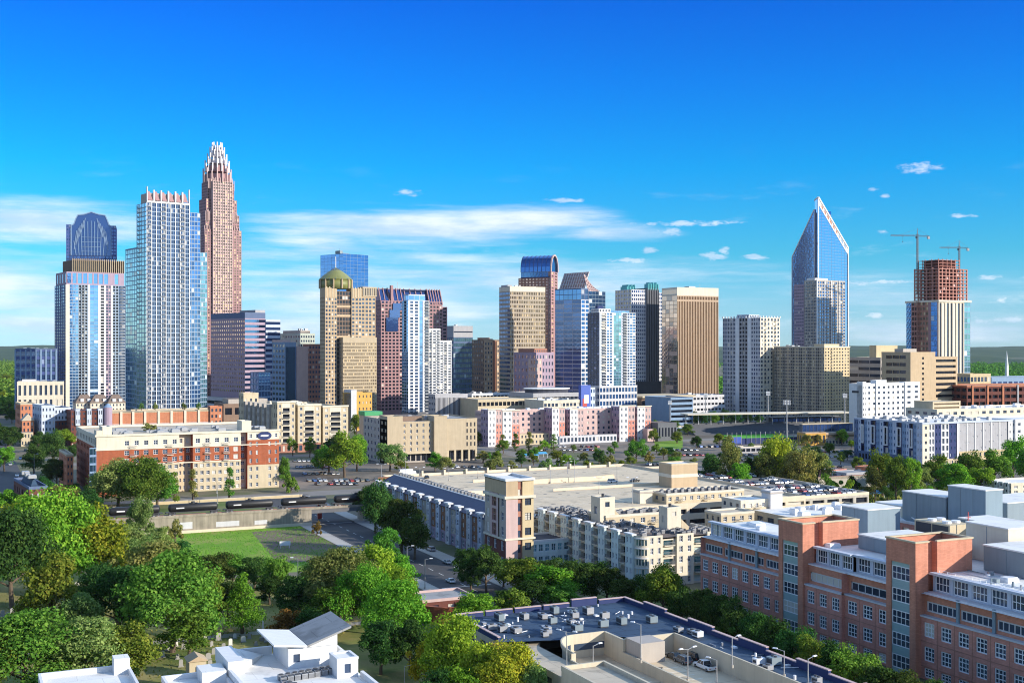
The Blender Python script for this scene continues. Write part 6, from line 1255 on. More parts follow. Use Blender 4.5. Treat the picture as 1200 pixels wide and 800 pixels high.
for (y0, y1), xb, zt in ((T1, 16, 28.2), (T2, 15, 29.2)):
    B.sec += 1; x0 = -1.5; w_ = y1-y0; g0_, g1_ = y0+w_*.2, y0+w_*.84
    B.f('L', y0, g0_, 0, zt, x0, None, 'brick_salmon'); B.f('L', g1_, y1, 0, zt, x0, None, 'brick_salmon'); B.f('L', g0_, g1_, zt-4.8, zt, x0, None, 'brick_salmon'); B.f('L', g0_, g1_, 0, zt-4.8, x0+.3, S(1, 5, .95, .62, 'glass_dark', d=.1, fr=(4, 2, .2, 'metal_white')), 'glass_bay')
    B.f('F', x0, x0+.3, 0, zt-4.8, g1_, None, 'brick_salmon'); B.f('K', x0, x0+.3, 0, zt-4.8, g0_, None, 'brick_salmon'); m = MB(); m.quad((x0, g1_, zt-4.81), (x0, g0_, zt-4.81), (x0+.3, g0_, zt-4.81), (x0+.3, g1_, zt-4.81)); B.one('soffit', 'brick_salmon', m)
    # right-facing side, notched
    B.f('F', x0, x0+3.6, 0, zt, y0, None, 'brick_salmon'); B.f('R', y0, y0+1.6, 0, zt, x0+3.6, None, 'brick_salmon'); B.f('F', x0+3.6, x0+6.2, 0, zt, y0+1.6, None, 'brick_salmon'); B.f('L', y0, y0+1.6, 0, zt, x0+6.2, None, 'brick_salmon'); B.f('F', x0+6.2, xb, 0, zt, y0, None, 'brick_salmon')
    B.f('R', y0, y1, 0, zt, xb, None, 'brick_salmon'); B.f('K', x0, xb, 0, zt, y1, None, 'brick_salmon')
    m = MB(); m.box(x0+.5, xb-.5, y0+2.2, y1-.5, zt-2.2, zt-1.9); B.one('tower_roof', 'roof_white', m)
    cp = MB(); cp.box(x0-.2, x0+.5, y0-.2, y1+.2, zt, zt+.35); cp.box(x0+.5, xb+.2, y1-.5, y1+.2, zt, zt+.35); cp.box(xb-.5, xb+.2, y0-.2, y1-.5, zt, zt+.35); cp.box(x0+.5, x0+3.8, y0-.2, y0+.5, zt, zt+.35); cp.box(x0+6, xb-.5, y0-.2, y0+.5, zt, zt+.35); B.one('coping', 'cream', cp)
B.sec = 0
def pent(x0, x1, y0, y1, z0, z1, mat='panel_blue', nm='penthouse', doors=()):
    m = MB(); m.box(x0, x1, y0, y1, z0, z1); B.one(nm, mat, m); m = MB(); m.box(x0-.15, x1+.15, y0-.15, y1+.15, z1+.003, z1+.3); B.one('penthouse_roof', 'roof_white', m)
    m = MB(); k = int((y1-y0)/7)
    for i in range(1, k+1): yy = y0+(y1-y0)*i/(k+1); m.box(x0-.06, x0-.004, yy-.08, yy+.08, z0+.2, z1-.1)
    if m.f: B.one('panel_joint', 'steelgrey', m)
pent(12, 28, 79, 101, zg, 25.4, 'panel_blue'); pent(17.5, 34, 54, 66.6, zg, 27.6, 'steelgrey'); pent(26, 36, 67.5, 80, zg, 30.4, 'cream_pale'); pent(46, 58, 136, 147, 12.5, 25.0, 'panel_blue'); pent(42, 52, 84, 98, zg, 28.0, 'steelgrey'); pent(38, 50, 40, 52, zg, 29.0, 'cream_pale')
pr = random.Random(17)
for k in range(26):
    x, y = pr.uniform(6, 15), pr.uniform(3, 66); m = MB()
    if k % 3 == 0: m.bar((x, y, zg+.1), (x, y+pr.uniform(4, 12), zg+.1), .12)
    elif k % 3 == 1: m.cyl(x, y, zg-.1, zg+pr.uniform(.5, 1.3), pr.uniform(.15, .4), 8)
    else: m.box(x, x+pr.uniform(.6, 1.6), y, y+pr.uniform(.6, 1.8), zg-.1, zg+pr.uniform(.3, .9))
    B.one(('roof_pipe', 'roof_vent', 'roof_box')[k % 3], pr.choice(['metal_grey', 'metal_white', 'steelgrey']), m)
for k in range(5):
    y = 3+k*13; m = MB(); m.bar((4.4, y, zg+.95), (4.4, y+11.5, zg+.95), .05); m.bar((4.4, y, zg+.5), (4.4, y+11.5, zg+.5), .04); [m.bar((4.4, y+2.3*i, zg-.1), (4.4, y+2.3*i, zg+.95), .05) for i in range(6)]; B.one('roof_railing', 'metal_white', m)
m = MB(); m.box(33, 40, 92, 104, 23.6, 27.6); B.one('cooling_tower', 'cream', m); m = MB(); [m.box(32.9, 32.99, 92.5+5.7*i, 97.8+5.7*i, 24.0, 27.2) for i in (0, 1)]; B.one('cooling_louvre', 'charcoal', m); m = MB(); [m.cyl(35+3*i, 95+5*j, 27.6, 28.2, 1.1, 14) for i in (0, 1) for j in (0, 1)]; B.one('fan', 'metal_white', m); m = MB(); [m.box(33.2+6.4*i, 33.5+6.4*i, 92.2+11*j, 92.5+11*j, zg-.1, 23.6) for i in (0, 1) for j in (0, 1)]; B.one('stand', 'metal_dark', m)
m = MB(); m.cyl(37, 90, zg-.1, 31, .12, 5); m.bar((36.2, 90, 29.6), (37.8, 90, 29.6), .1); B.one('antenna', 'red_paint', m)
for x, y, r_ in ((24, 103, 1.4), (30, 102, 1.4)): m = MB(); m.cyl(x, y, zg, zg+2.6, r_, 16); B.one('roof_tank', 'metal_white', m, True)
roofbits(B, 4.5, 11, 78, 106, zg-.1, 3, 'metal_white', 1.0); roofbits(B, 5, 15, 4, 60, zg-.1, 5, 'metal_white', .8); roofbits(B, 20, 44, 108, 146, 12.4, 16, 'metal_white', 1.8); roofbits(B, 6, 16, 119, 146, zg-.1, 4, 'metal_white', .7); roofbits(B, 40, 58, 60, 82, zg-.1, 12, 'metal_white', 2.0); roofbits(B, 18, 34, 6, 34, zg-.1, 6)
m = MB(); m.bar((20, 50, 26.4), (25, 56, 27), .3); m.bar((20, 48, 26.2), (22, 48, 27), .8, 10); B.one('roof_duct', 'metal_grey', m)
B.done()
B = Bld('hospital_building', 'rear wing of the red brick building with blue grey plant rooms and white roofs', 'building', (258.0, 214.0), zvis=14)
B.box(0, 60, 0, 84, 0, 19, 'brick_pink', F=S(8, 4, .5, .4, 'glass_dark'), L=S(16, 4, .5, .45, 'glass_dark', d=.3), roof='roof_white', par=.5, parmat='white')
pent(4, 15, 48.5, 66, 19, 27.6, 'steelgrey'); pent(4.5, 11, 34, 48, 19, 31.2, 'panel_blue'); pent(26, 50, 46, 62, 19, 25, 'steelgrey'); pent(28, 52, 8, 22, 19, 24, 'brick_orange'); pent(6, 18, 67, 80, 19, 22.5, 'cream_pale'); pent(12, 24, 2, 10, 19, 23.5, 'steelgrey')
m = MB(); m.bar((12, 6, 21.6), (12, 30, 21.6), 2.2, 16); B.one('horizontal_tank', 'metal_white', m, True) if False else None
m = MB(); m.bar((3.5, 12, 22.2), (3.5, 34, 22.2), 2.0, 18); B.one('horizontal_tank', 'metal_white', m, True); m = MB(); [m.box(2.2, 4.8, y, y+.5, 19, 21) for y in (14, 20, 26, 32)]; B.one('tank_saddle', 'metal_dark', m)
m = MB()
for k in range(7): m.bar((2+k*.1, 28+k*7, 19.1), (2, 32+k*7, 20.6), .18)
B.one('roof_duct', 'metal_white', m); roofbits(B, 22, 56, 66, 80, 19, 12, 'metal_white', 1.5); roofbits(B, 26, 56, 24, 44, 19, 10, 'metal_white', 1.5); B.done()
B = Bld('parking_deck', 'pale low roof deck between the deck lift tower and the rear hospital wing', 'building', (262, 300)); B.box(0, 46, 0, 60, 0, 12, 'cream', F=S(8, 3, .6, .5, 'glass_dark'), L=S(10, 3, .6, .5, 'glass_dark', d=.3), roof='roof_white', par=.6); roofbits(B, 3, 42, 4, 56, 12, 26, 'metal_white', 2.2); B.box(20, 30, 8, 20, 12, 15, 'brick_orange', roof='roof_tan', name='stair_house'); B.done()

# ------------------------------------------------------------------ stucco garage at the bottom centre
s0 = (104.0, 140.0)
B = Bld('parking_garage', 'stucco parking garage with a dark flat roof rim and a sunken sunlit deck', 'parking garage', s0, zvis=2)
zr, zf, zf2 = 9.4, 5.2, 6.4
LPp, LQq = 45.0, 114.0
B.f('L', 0, LQq, 0, zr, 0, S(18, 2, .5, .45, 'glass_dark', d=.5), 'stucco'); B.f('F', 0, LPp, 0, zr, 0, S(8, 2, .6, .45, 'glass_dark', d=.5), 'stucco'); B.f('R', 0, LQq, 0, zr, LPp, None, 'stucco'); B.f('K', 0, LPp, 0, zr, LQq, None, 'stucco')
yn = 86.0; xr = 36.0; xl = 8.0
m = MB(); m.poly([(0, yn+4, zr), (xl+6, yn, zr), (24, yn, zr), (xr-6, yn-8, zr), (xr, yn-8, zr), (xr, 0, zr), (LPp, 0, zr), (LPp, LQq, zr), (0, LQq, zr)]); B.one('roof', 'roof_navy', m)
m = MB(); m.poly([(0, 0, zr-.9), (xl, 0, zr-.9), (xl, yn+.5, zr-.9), (xl+2, yn+4.2, zr-.9), (0, yn+4.2, zr-.9)]); B.one('terrace', 'roof_tan', m)
m = MB(); m.poly([(xl, 0, zf), (23.4, 0, zf), (23.4, yn, zf), (xl, yn, zf)]); B.one('lower_deck', 'deck_concrete', m); m = MB(); m.poly([(23.4, 0, zf2), (xr, 0, zf2), (xr, yn-8, zf2), (23.4, yn-8, zf2)]); B.one('right_deck', 'deck_concrete', m)
m = MB(); n = 12
arc = [(xl, yn-14)]+[(xl+1+7*(1-cos(pi/2*t/n)), yn-14+14*sin(pi/2*t/n)) for t in range(n+1)]+[(23.4, yn)]
for i in range(len(arc)-1): (xa, ya), (xb, yb_) = arc[i], arc[i+1]; m.quad((xa, ya, zf), (xb, yb_, zf), (xb, yb_, zr+.9), (xa, ya, zr+.9)); m.quad((xa-.25, ya+.3, zr+.9), (xa, ya, zr+.9), (xb, yb_, zr+.9), (xb-.25, yb_+.3, zr+.9)); m.quad((xb-.25, yb_+.3, zr), (xa-.25, ya+.3, zr), (xa-.25, ya+.3, zr+.9), (xb-.25, yb_+.3, zr+.9))
B.one('curved_wall', 'stucco', m)
for k in range(6): i = 3+k*2; (xa, ya), (xb, yb_) = arc[i], arc[i+1]; m = MB(); m.quad((xa+.05, ya-.05, zf+1.6), (xb+.05, yb_-.05, zf+1.6), (xb+.05, yb_-.05, zf+3), (xa+.05, ya-.05, zf+3)); B.one('window', 'glass_dark', m)
def wall_(x0, x1, y0, y1, z0, z1, mat='stucco', nm='inner_wall'): m = MB(); m.box(x0, x1, y0, y1, z0, z1); B.one(nm, mat, m)
wall_(23.42, 23.9, 0, yn-8, 3, zf2+1.2); wall_(23.42, 24, yn-8.01, yn+.2, 3, zr+.8); wall_(xr-.0, xr+.45, 0, yn-8, zf2-.2, zr+1.0); wall_(24.02, xr+.45, yn-7.99, yn-7.5, zf2-.2, zr+.9); wall_(xl-.4, xl, 0, yn-14, 3, zr-.2); wall_(24.1, 30, yn-14, yn-8.02, zf2, zf2+4.2, 'grey_warm', 'stair_house')
pp = MB(); x0 = LPp
for k in range(12): y0 = k*LQq/12; h_ = 1.0 if k % 2 else 1.7; pp.box(LPp-.5, LPp+.1, y0, y0+LQq/12-.004, zr+.003, zr+h_)
for k in range(6): x0 = k*LPp/6; h_ = 1.7 if k in (4,) else 1.0; pp.box(x0, x0+LPp/6-.6, LQq-.5, LQq+.1, zr+.003, zr+h_)
pp.box(0, .5, yn+4, LQq-.6, zr+.003, zr+1.0); B.one('parapet', 'navy', pp)
cpp = MB()
for k in range(12): y0 = k*LQq/12; h_ = 1.0 if k % 2 else 1.7; cpp.box(LPp-.6, LPp+.2, y0-.05, y0+LQq/12+.04, zr+h_+.003, zr+h_+.18)
for k in range(6): x0 = k*LPp/6; h_ = 1.7 if k in (4,) else 1.0; cpp.box(x0, x0+LPp/6-.65, LQq-.6, LQq+.2, zr+h_+.003, zr+h_+.18)
cpp.box(-.1, .6, yn+4, LQq-.7, zr+1.003, zr+1.18); B.one('coping', 'rose_pale', cpp)
B.box(-1.5, 7.6, 34, 58, 0, zr+2.2, 'stucco', F=S(2, 2, .3, .4, 'glass_dark', d=.4), L=S(4, 2, .3, .4, 'glass_dark', d=.4), roof='roof_tan', par=.8, name='turret_block')
for (x, y) in ((-1.7, 33.8), (3.5, 33.6), (6.8, 33.8)): wall_(x, x+1.4, y, y+1.4, 0, zr+4.4, 'stucco', 'turret')
mk = MB()
for k in range(22): mk.box(24.6, 30, 4+k*3, 4.12+k*3, zf2+.004, zf2+.012); mk.box(16.5, 22, 4+k*3, 4.12+k*3, zf+.004, zf+.012)
B.one('bay_marking', 'paint_line', mk)
vr = random.Random(31)
for k in range(70):
    x, y = (vr.uniform(2, 43), vr.uniform(yn+4, LQq-2)) if k < 48 else (vr.uniform(37.5, 43.8), vr.uniform(3, yn))
    m = MB(); t_ = vr.random()
    if t_ < .4: m.cyl(x, y, zr, zr+vr.uniform(.4, 1.0), vr.uniform(.12, .3), 8)
    elif t_ < .7: m.box(x, x+vr.uniform(.5, 1.4), y, y+vr.uniform(.5, 1.4), zr+.003, zr+vr.uniform(.05, .5))
    else: m.bar((x, y, zr+.2), (x+vr.uniform(-4, 4), y+vr.uniform(-3, 3), zr+.22), .09)
    B.one('roof_vent' if t_ < .7 else 'roof_pipe', vr.choice(['metal_white', 'metal_white', 'metal_grey']), m)
B.done()
random.seed(9); used = []
def rooftop(lb, x, y, z, w_, d_, h_, mat='metal_grey', fans=1):
    o = thing('rooftop_unit', lb, 'rooftop unit', (x, y, z), random.uniform(-.05, .05), 'plant on the stucco garage roof')
    m = MB(); m.box(-w_/2, w_/2, -d_/2, d_/2, .25, h_); m.build('case', MATS[mat], o); m = MB(); m.box(-w_/2+.1, w_/2-.1, -d_/2+.1, d_/2-.1, 0, .25); m.build('base', MATS['metal_dark'], o)
    for f_ in range(fans): m = MB(); m.cyl(0, (f_-(fans-1)/2)*d_/fans, h_, h_+.22, min(w_, d_/fans)*.34, 12); m.build('fan', MATS['metal_dark'], o)
    m = MB(); m.box(-w_/2-.04, -w_/2-.004, -d_/2+.2, d_/2-.2, .5, h_-.3); m.build('grille', MATS['metal_dark'], o)
lst = []
for k in range(40):
    if k < 26: x, y = random.uniform(3, 43), random.uniform(yn+4, LQq-3)
    else: x, y = random.uniform(38, 43.6), random.uniform(6, yn-4)
    if all(abs(x-a)+abs(y-b) > 3.2 for a, b in lst): lst.append((x, y))
lst.sort(key=lambda t: pix(s0[0]+t[0], s0[1]+t[1], zr)[0])
for i, (x, y) in enumerate(lst): rooftop(f'grey plant unit on the dark garage roof, {ordw(i+1)} from the left', s0[0]+x, s0[1]+y, zr, random.uniform(1.2, 2.4), random.uniform(1.2, 3.0), random.uniform(1.0, 1.9), random.choice(['metal_grey', 'metal_white', 'metal_grey', 'steelgrey']), random.choice([1, 1, 2]))

# curved brick forecourt wall by the road
B = Bld('brick_forecourt', 'curved red brick wall and low roof beside the shaded road', 'building', (112, 284))
m = MB(); n = 16; arc = [(8+11*cos(pi+pi/2*t/n), 12+11*sin(pi+pi/2*t/n)) for t in range(n+1)]
for i in range(n): (xa, ya), (xb, yb_) = arc[i], arc[i+1]; m.loft([[(xa, ya, 0), (xb, yb_, 0), (xb+.5, yb_+.6, 0), (xa+.5, ya+.6, 0)], [(xa, ya, 4.6), (xb, yb_, 4.6), (xb+.5, yb_+.6, 4.6), (xa+.5, ya+.6, 4.6)]])
B.one('curved_wall', 'brick_red', m); B.box(-3, 15, 12.2, 24, 0, 4.2, 'brick_dark', F=S(4, 1, .4, .5, 'glass_dark', d=.3), L=S(3, 1, .4, .5, 'glass_dark', d=.3), roof='roof_grey', par=.6, parmat='rose_pale'); m = MB(); m.box(8, 18, 1, 1.6, 0, 3.4); B.one('side_wall', 'brick_red', m); B.done()

# ------------------------------------------------------------------ white roofed building, bottom left
e0 = (46.0, 168.0)
B = Bld('white_building', 'modern white roofed building with stepped parapets and a tilted butterfly roof', 'building', e0, zvis=4)
z = 11.0
B.box(0, 22.4, 0, 67, 0, z, 'white', F=S(6, 3, .4, .5, 'glass_dark', d=.4, fr=FR), L=S(12, 3, .4, .5, 'glass_dark', d=.4, fr=FR), Rt=S(12, 3, .4, .5, 'glass_dark', d=.4), roof='roof_white')
def par_(x0, x1, y0, y1, h): m = MB(); m.box(x0, x1, y0, y1, z-.02, z+h); B.one('parapet', 'white', m)
par_(-.1, .5, -.1, 55, 1.1); par_(-.1, 3, 55.01, 67.1, 2.4); par_(3.01, 10.9, 66.5, 67.1, 1.6); par_(21.9, 22.5, -.1, 44, 1.0); par_(20, 22.5, 50, 53.5, 1.8); par_(-.05, 8, 34, 34.6, 1.2); par_(-.1, .5, 55.5, 55.51, .1) if False else None
m = MB(); m.loft([[(3.1, 56, z), (3.1, 66, z), (9, 66, z)], [(3.1, 56, z+1.6), (3.1, 66, z+2.2), (9, 66, z+.3)]]); B.one('cricket', 'roof_white', m)
B.box(11, 20.5, 54, 66, z, z+3.9, 'white', F=S(3, 1, .4, .4, 'glass_dark', d=.2, sk=lambda i, j: i != 0), L=None, name='lantern')
m = MB(); m.loft([[(8, 53, z+4.8), (14.4, 53, z+4.05), (14.4, 53, z+4.4), (8, 53, z+5.15)], [(8, 67, z+4.8), (14.4, 67, z+4.05), (14.4, 67, z+4.4), (8, 67, z+5.15)]]); B.one('roof_wing', 'white', m)
m = MB(); m.loft([[(14.5, 53, z+4.05), (23, 53, z+6.9), (23, 53, z+7.3), (14.5, 53, z+4.45)], [(14.5, 67, z+4.05), (23, 67, z+6.9), (23, 67, z+7.3), (14.5, 67, z+4.45)]]); B.one('roof_wing', 'roof_grey', m)
m = MB(); m.loft([[(14.6, 53.6, z+3.9), (20.4, 53.6, z+3.9), (20.4, 53.6, z+5.9)], [(14.6, 66, z+3.9), (20.4, 66, z+3.9), (20.4, 66, z+5.9)]]); B.one('clerestory', 'white', m)
m = MB(); m.box(20.7, 21.5, 53.6, 53.9, z, z+2.6); m.box(22.0, 22.5, 53.91, 66, z, z+2.0); m.box(20.7, 21.9, 62, 62.4, z, z+3.2); B.one('terrace_wall', 'white', m)
B.box(17.5, 21.5, 44, 49, z, z+3.4, 'white', F=S(1, 1, .3, .5, 'glass_dark', d=.2), roof='roof_white', par=.3, name='stair_house'); B.box(22.51, 24, 2, 26, 0, z-1.2, 'white', F=S(1, 3, .4, .5, 'glass_dark'), roof='roof_white', par=.5)
m = MB(); m.loft([[(14, 22, z), (20, 22, z), (20, 26, z), (14, 26, z)], [(14, 22, z+.2), (20, 22, z+3.0), (20, 26, z+3.0), (14, 26, z+.2)]]); B.one('skylight', 'white', m)
m = MB(); m.box(7, 7.25, 26, 45, z+.01, z+.3); m.box(7.26, 16, 38, 38.25, z+.01, z+.3); B.one('roof_curb', 'grey_light', m)
B.box(-32, -16, -6, 69.5, 0, z-.6, 'white', F=S(3, 3, .4, .5, 'glass_dark'), L=S(10, 3, .4, .5, 'glass_dark'), roof='roof_white', par=1.0); B.box(-11.3, -.2, -6, 60, 0, z-1.0, 'white', F=S(3, 3, .4, .5, 'glass_dark'), roof='roof_white', par=.9)
B.box(-19, -16.2, 66, 69.3, z-.6, z+2.4, 'white', name='chimney', roof='roof_white'); B.box(-5, -.6, 54, 59.8, z-1.0, z+1.2, 'white', name='chimney', roof='roof_white')
B.done()
k = 0
for r_ in range(2):
    for i in range(9): k += 1; condenser(e0[0]+8+i*1.35, e0[1]+46+r_*1.6+i*.25, z, f'dark condenser on the white roof, {ordw(k)} in the two rows nearest the butterfly roof', 'condensers on the white roof', 1.0)
for i in range(12): condenser(e0[0]+7.6+i*.6, e0[1]+43.5-i*1.2, z, f'dark condenser on the white roof, {ordw(i+1)} in the slanting row across the middle', 'condensers on the white roof', 1.0)
for i in range(6): condenser(e0[0]+11+i*1.4, e0[1]+20+i*.3, z, f'dark condenser on the white roof, {ordw(i+1)} in the row by the bottom edge', 'condensers on the white roof', 1.0)
# ------------------------------------------------------------------ trees
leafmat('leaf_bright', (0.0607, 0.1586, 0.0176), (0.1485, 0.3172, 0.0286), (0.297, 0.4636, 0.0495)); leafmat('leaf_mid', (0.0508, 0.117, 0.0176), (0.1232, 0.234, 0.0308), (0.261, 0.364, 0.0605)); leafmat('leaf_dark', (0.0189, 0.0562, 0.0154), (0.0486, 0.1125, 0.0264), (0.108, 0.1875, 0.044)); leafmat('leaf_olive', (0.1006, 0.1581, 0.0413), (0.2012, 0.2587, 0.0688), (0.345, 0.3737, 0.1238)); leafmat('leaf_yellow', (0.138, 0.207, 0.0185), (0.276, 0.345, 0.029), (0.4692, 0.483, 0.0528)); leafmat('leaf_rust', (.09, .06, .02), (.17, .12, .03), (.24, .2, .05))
def limb_ends(seed, w_, h_, z0):
    rnd = random.Random(seed*3+1); out = []; n = rnd.choice([8, 9, 10])
    for k in range(n):
        an = 2*pi*k*.618*1.0+rnd.uniform(-.35, .35); el = (k+.5)/n; r_ = w_*rnd.uniform(.26, .40)*(1-.72*el**2.2); out.append((r_*cos(an), r_*sin(an), h_*(z0+.16+(.72-z0)*el)*rnd.uniform(.93, 1.07), w_*rnd.uniform(.05, .085)))
    return out
def crown_mesh(seed, w_, h_, lobes, per, leaf, shape='round', z0=.18):
    rnd = random.Random(seed); v = []; f = []; nn = []
    cs = []
    if shape == 'round':
        for (ex, ey, ez, spread) in limb_ends(seed, w_, h_, z0):
            for i in range(max(2, lobes//10)): cs.append((ex+rnd.gauss(0, spread), ey+rnd.gauss(0, spread), min(h_*.93, max(h_*(z0+.06), ez+rnd.gauss(0, spread*.9))), w_*rnd.choice([.075, .1, .12, .145, .17])*rnd.uniform(.9, 1.15)))
        for i in range(lobes//5): an = rnd.uniform(0, 2*pi); q = rnd.random()**.5*.24; cs.append((q*cos(an)*w_, q*sin(an)*w_, h_*rnd.uniform(.42, .78), w_*rnd.uniform(.13, .19)))
    else:
        for i in range(lobes):
            if shape == 'cone': t = rnd.random()**1.3; r_ = (1-t)*.42+.02; an = rnd.uniform(0, 2*pi); cs.append((r_*cos(an)*w_, r_*sin(an)*w_, (z0+.04+(.94-z0)*t)*h_, (.12+.16*(1-t))*w_*rnd.uniform(.8, 1.2)))
            else: t = rnd.random(); an = rnd.uniform(0, 2*pi); r_ = .26*(1-t**3); cs.append((r_*cos(an)*w_, r_*sin(an)*w_, (z0+.05+(.9-z0)*t)*h_, .24*w_*rnd.uniform(.7, 1.15)))
    for (x, y, z, r_) in cs:
        for k in range(per):
            while True:
                d = Vector((rnd.gauss(0, 1), rnd.gauss(0, 1), rnd.gauss(0, 1)))
                if d.length > .1: break
            d.normalize()
            if d.z < -.35 and rnd.random() < .6: d.z = -d.z
            rr = r_*(rnd.random()**.35)*(1.0+.18*rnd.random()); c = Vector((x, y, z))+Vector((d.x*rr, d.y*rr, d.z*rr*.8))
            n = (d*.9+Vector((rnd.gauss(0, .5), rnd.gauss(0, .5), rnd.gauss(0, .5)+.25))).normalized()
            e = n.cross(Vector((rnd.gauss(0, 1), rnd.gauss(0, 1), rnd.gauss(0, 1)))).normalized(); g = n.cross(e); s = leaf*rnd.uniform(.55, 1.25)
            i0 = len(v)
            v += [tuple(c-e*s*.5), tuple(c+g*s*.34), tuple(c+e*s*.5), tuple(c-g*s*.34+n*s*.12)]; f.append((i0, i0+1, i0+2, i0+3))
    me = bpy.data.meshes.new('crown'); me.from_pydata(v, [], f); me.materials.append(MATS['leaf_mid']); me.update(); return me
def trunk_mesh(seed, w_, h_, z0, fork=True, lseed=1):
    rnd = random.Random(seed); m = MB(); r_ = .022*h_+.06
    m.bar((0, 0, -.3), (.02*h_, 0, h_*.3), r_*1.25, 8, r_*.85); m.bar((.02*h_, 0, h_*.3), (0, .02*h_, h_*(.78 if fork else .94)), r_*.85, 7, r_*.2)
    if fork:
        for (ex, ey, ez, sp_) in limb_ends(lseed, w_, h_, z0): m.bar((0, 0, max(h_*.2, ez*.55)), (ex, ey, ez), r_*.5, 6, r_*.12)
    return m.mesh('trunk', MATS['bark'])
SHP = {}
for nm, (w_, h_, lobes, per, leaf, shape, z0, nv) in dict(oak=(20, 18, 72, 230, .66, 'round', .16, 4), mid=(11, 12, 50, 170, .52, 'round', .16, 5), small=(6, 7, 20, 170, .38, 'round', .2, 3), cone=(8, 13, 46, 150, .42, 'cone', .08, 2), column=(3.6, 10, 26, 130, .34, 'column', .06, 2), shrub=(4, 3, 14, 130, .30, 'round', .0, 2)).items():
    SHP[nm] = [(crown_mesh(sum(map(ord, nm))*7+k, w_, h_, lobes, per, leaf, shape, z0), trunk_mesh(k+50, w_, h_, z0, shape == 'round', sum(map(ord, nm))*7+k), w_, h_) for k in range(nv)]
trnd = random.Random(4)
def tree(px, pb, wp, hp, shape, leaf, label, group, z=0.0, pos=None, name=None):
    if pos is None: Y = (H-z)*FPX/(pb-HZ); x, y = gp(px, Y)
    else: x, y = pos; Y = depth(x, y)
    me, tr, w_, h_ = trnd.choice(SHP[shape]); k = Y/FPX
    sxy, sz_ = wp*k/w_, hp*k/h_
    nm = name or {'oak': 'broadleaf_tree', 'mid': 'broadleaf_tree', 'small': 'street_tree', 'cone': 'conical_tree', 'column': 'columnar_tree', 'shrub': 'shrub'}[shape]
    o = thing(nm, label, 'shrub' if shape == 'shrub' else 'tree', (x, y, z), trnd.uniform(0, 6.28), group); o.scale = (sxy, sxy, sz_)
    c = link('crown', me, o); c.material_slots[0].link = 'OBJECT'; c.material_slots[0].material = MATS['leaf_'+leaf]
    link('trunk', tr, o); return o
CN = {'bright': 'bright green', 'mid': 'mid green', 'dark': 'dark green', 'olive': 'olive green', 'yellow': 'yellow green', 'rust': 'rust brown'}
SN = {'oak': 'broad', 'mid': 'rounded', 'small': 'small', 'cone': 'pointed', 'column': 'slim', 'shrub': 'low'}
def grove(where, lst):
    """one stand of trees; each tree is told apart by look and by its place in the row"""
    lst = sorted(lst, key=lambda t: t[0]); cnt = {}
    tot = {}
    for t in lst: tot[(t[4], t[5])] = tot.get((t[4], t[5]), 0)+1
    for (px, pb, wp, hp, s_, lf) in lst:
        k = (s_, lf); cnt[k] = cnt.get(k, 0)+1
        base = f'{SN[s_]} {CN[lf]} {"shrub" if s_ == "shrub" else "tree"}'
        lab = f'{base} {where}' if tot[k] == 1 else f'{ordw(cnt[k])} {base} from the left {where}'
        tree(px, pb, wp, hp, s_, lf, lab, 'trees '+where)
grove('at the lower left of the cemetery', [(14, 712, 105, 120, 'oak', 'dark'), (62, 695, 112, 118, 'oak', 'bright'), (112, 690, 92, 95, 'mid', 'bright'), (18, 665, 70, 80, 'mid', 'bright'), (-8, 690, 70, 100, 'mid', 'mid'), (60, 750, 84, 100, 'mid', 'mid'), (94, 762, 60, 70, 'mid', 'olive'), (40, 640, 50, 60, 'mid', 'mid'), (86, 655, 62, 62, 'mid', 'mid')])
grove('along the bottom left edge', [(28, 822, 150, 105, 'oak', 'mid'), (100, 815, 116, 92, 'oak', 'olive'), (152, 806, 84, 74, 'mid', 'mid'), (-20, 830, 90, 90, 'mid', 'mid'), (70, 800, 60, 60, 'mid', 'mid')])
grove('in the middle of the cemetery', [(202, 764, 132, 118, 'oak', 'mid'), (138, 742, 84, 84, 'mid', 'dark'), (236, 745, 62, 80, 'mid', 'mid'), (178, 706, 84, 76, 'mid', 'olive'), (150, 662, 60, 50, 'mid', 'olive'), (176, 684, 58, 54, 'mid', 'olive'), (120, 722, 62, 62, 'mid', 'dark'), (284, 742, 46, 70, 'cone', 'bright'), (268, 735, 44, 58, 'mid', 'dark'), (160, 752, 72, 70, 'mid', 'dark'), (222, 770, 70, 60, 'mid', 'mid')])
grove('along the near edge of the field', [(200, 674, 54, 42, 'mid', 'dark'), (222, 684, 46, 38, 'mid', 'dark'), (248, 698, 58, 52, 'mid', 'dark'), (272, 688, 40, 42, 'mid', 'mid'), (298, 694, 44, 44, 'mid', 'dark'), (326, 704, 44, 54, 'mid', 'mid'), (316, 708, 38, 36, 'mid', 'dark'), (186, 650, 34, 34, 'mid', 'olive')])
grove('between the field and the white roofs', [(352, 730, 62, 56, 'mid', 'dark'), (372, 722, 62, 62, 'mid', 'mid'), (398, 728, 100, 86, 'oak', 'olive'), (388, 744, 64, 58, 'mid', 'mid'), (430, 742, 80, 78, 'oak', 'bright'), (462, 768, 86, 88, 'oak', 'bright'), (440, 700, 62, 66, 'mid', 'yellow'), (468, 692, 50, 40, 'mid', 'bright'), (452, 668, 40, 52, 'mid', 'mid'), (472, 730, 46, 62, 'mid', 'bright'), (340, 752, 50, 40, 'small', 'rust'), (366, 752, 50, 40, 'mid', 'dark'), (446, 790, 60, 66, 'mid', 'dark'), (480, 790, 56, 66, 'mid', 'dark'), (418, 714, 50, 60, 'mid', 'olive')])
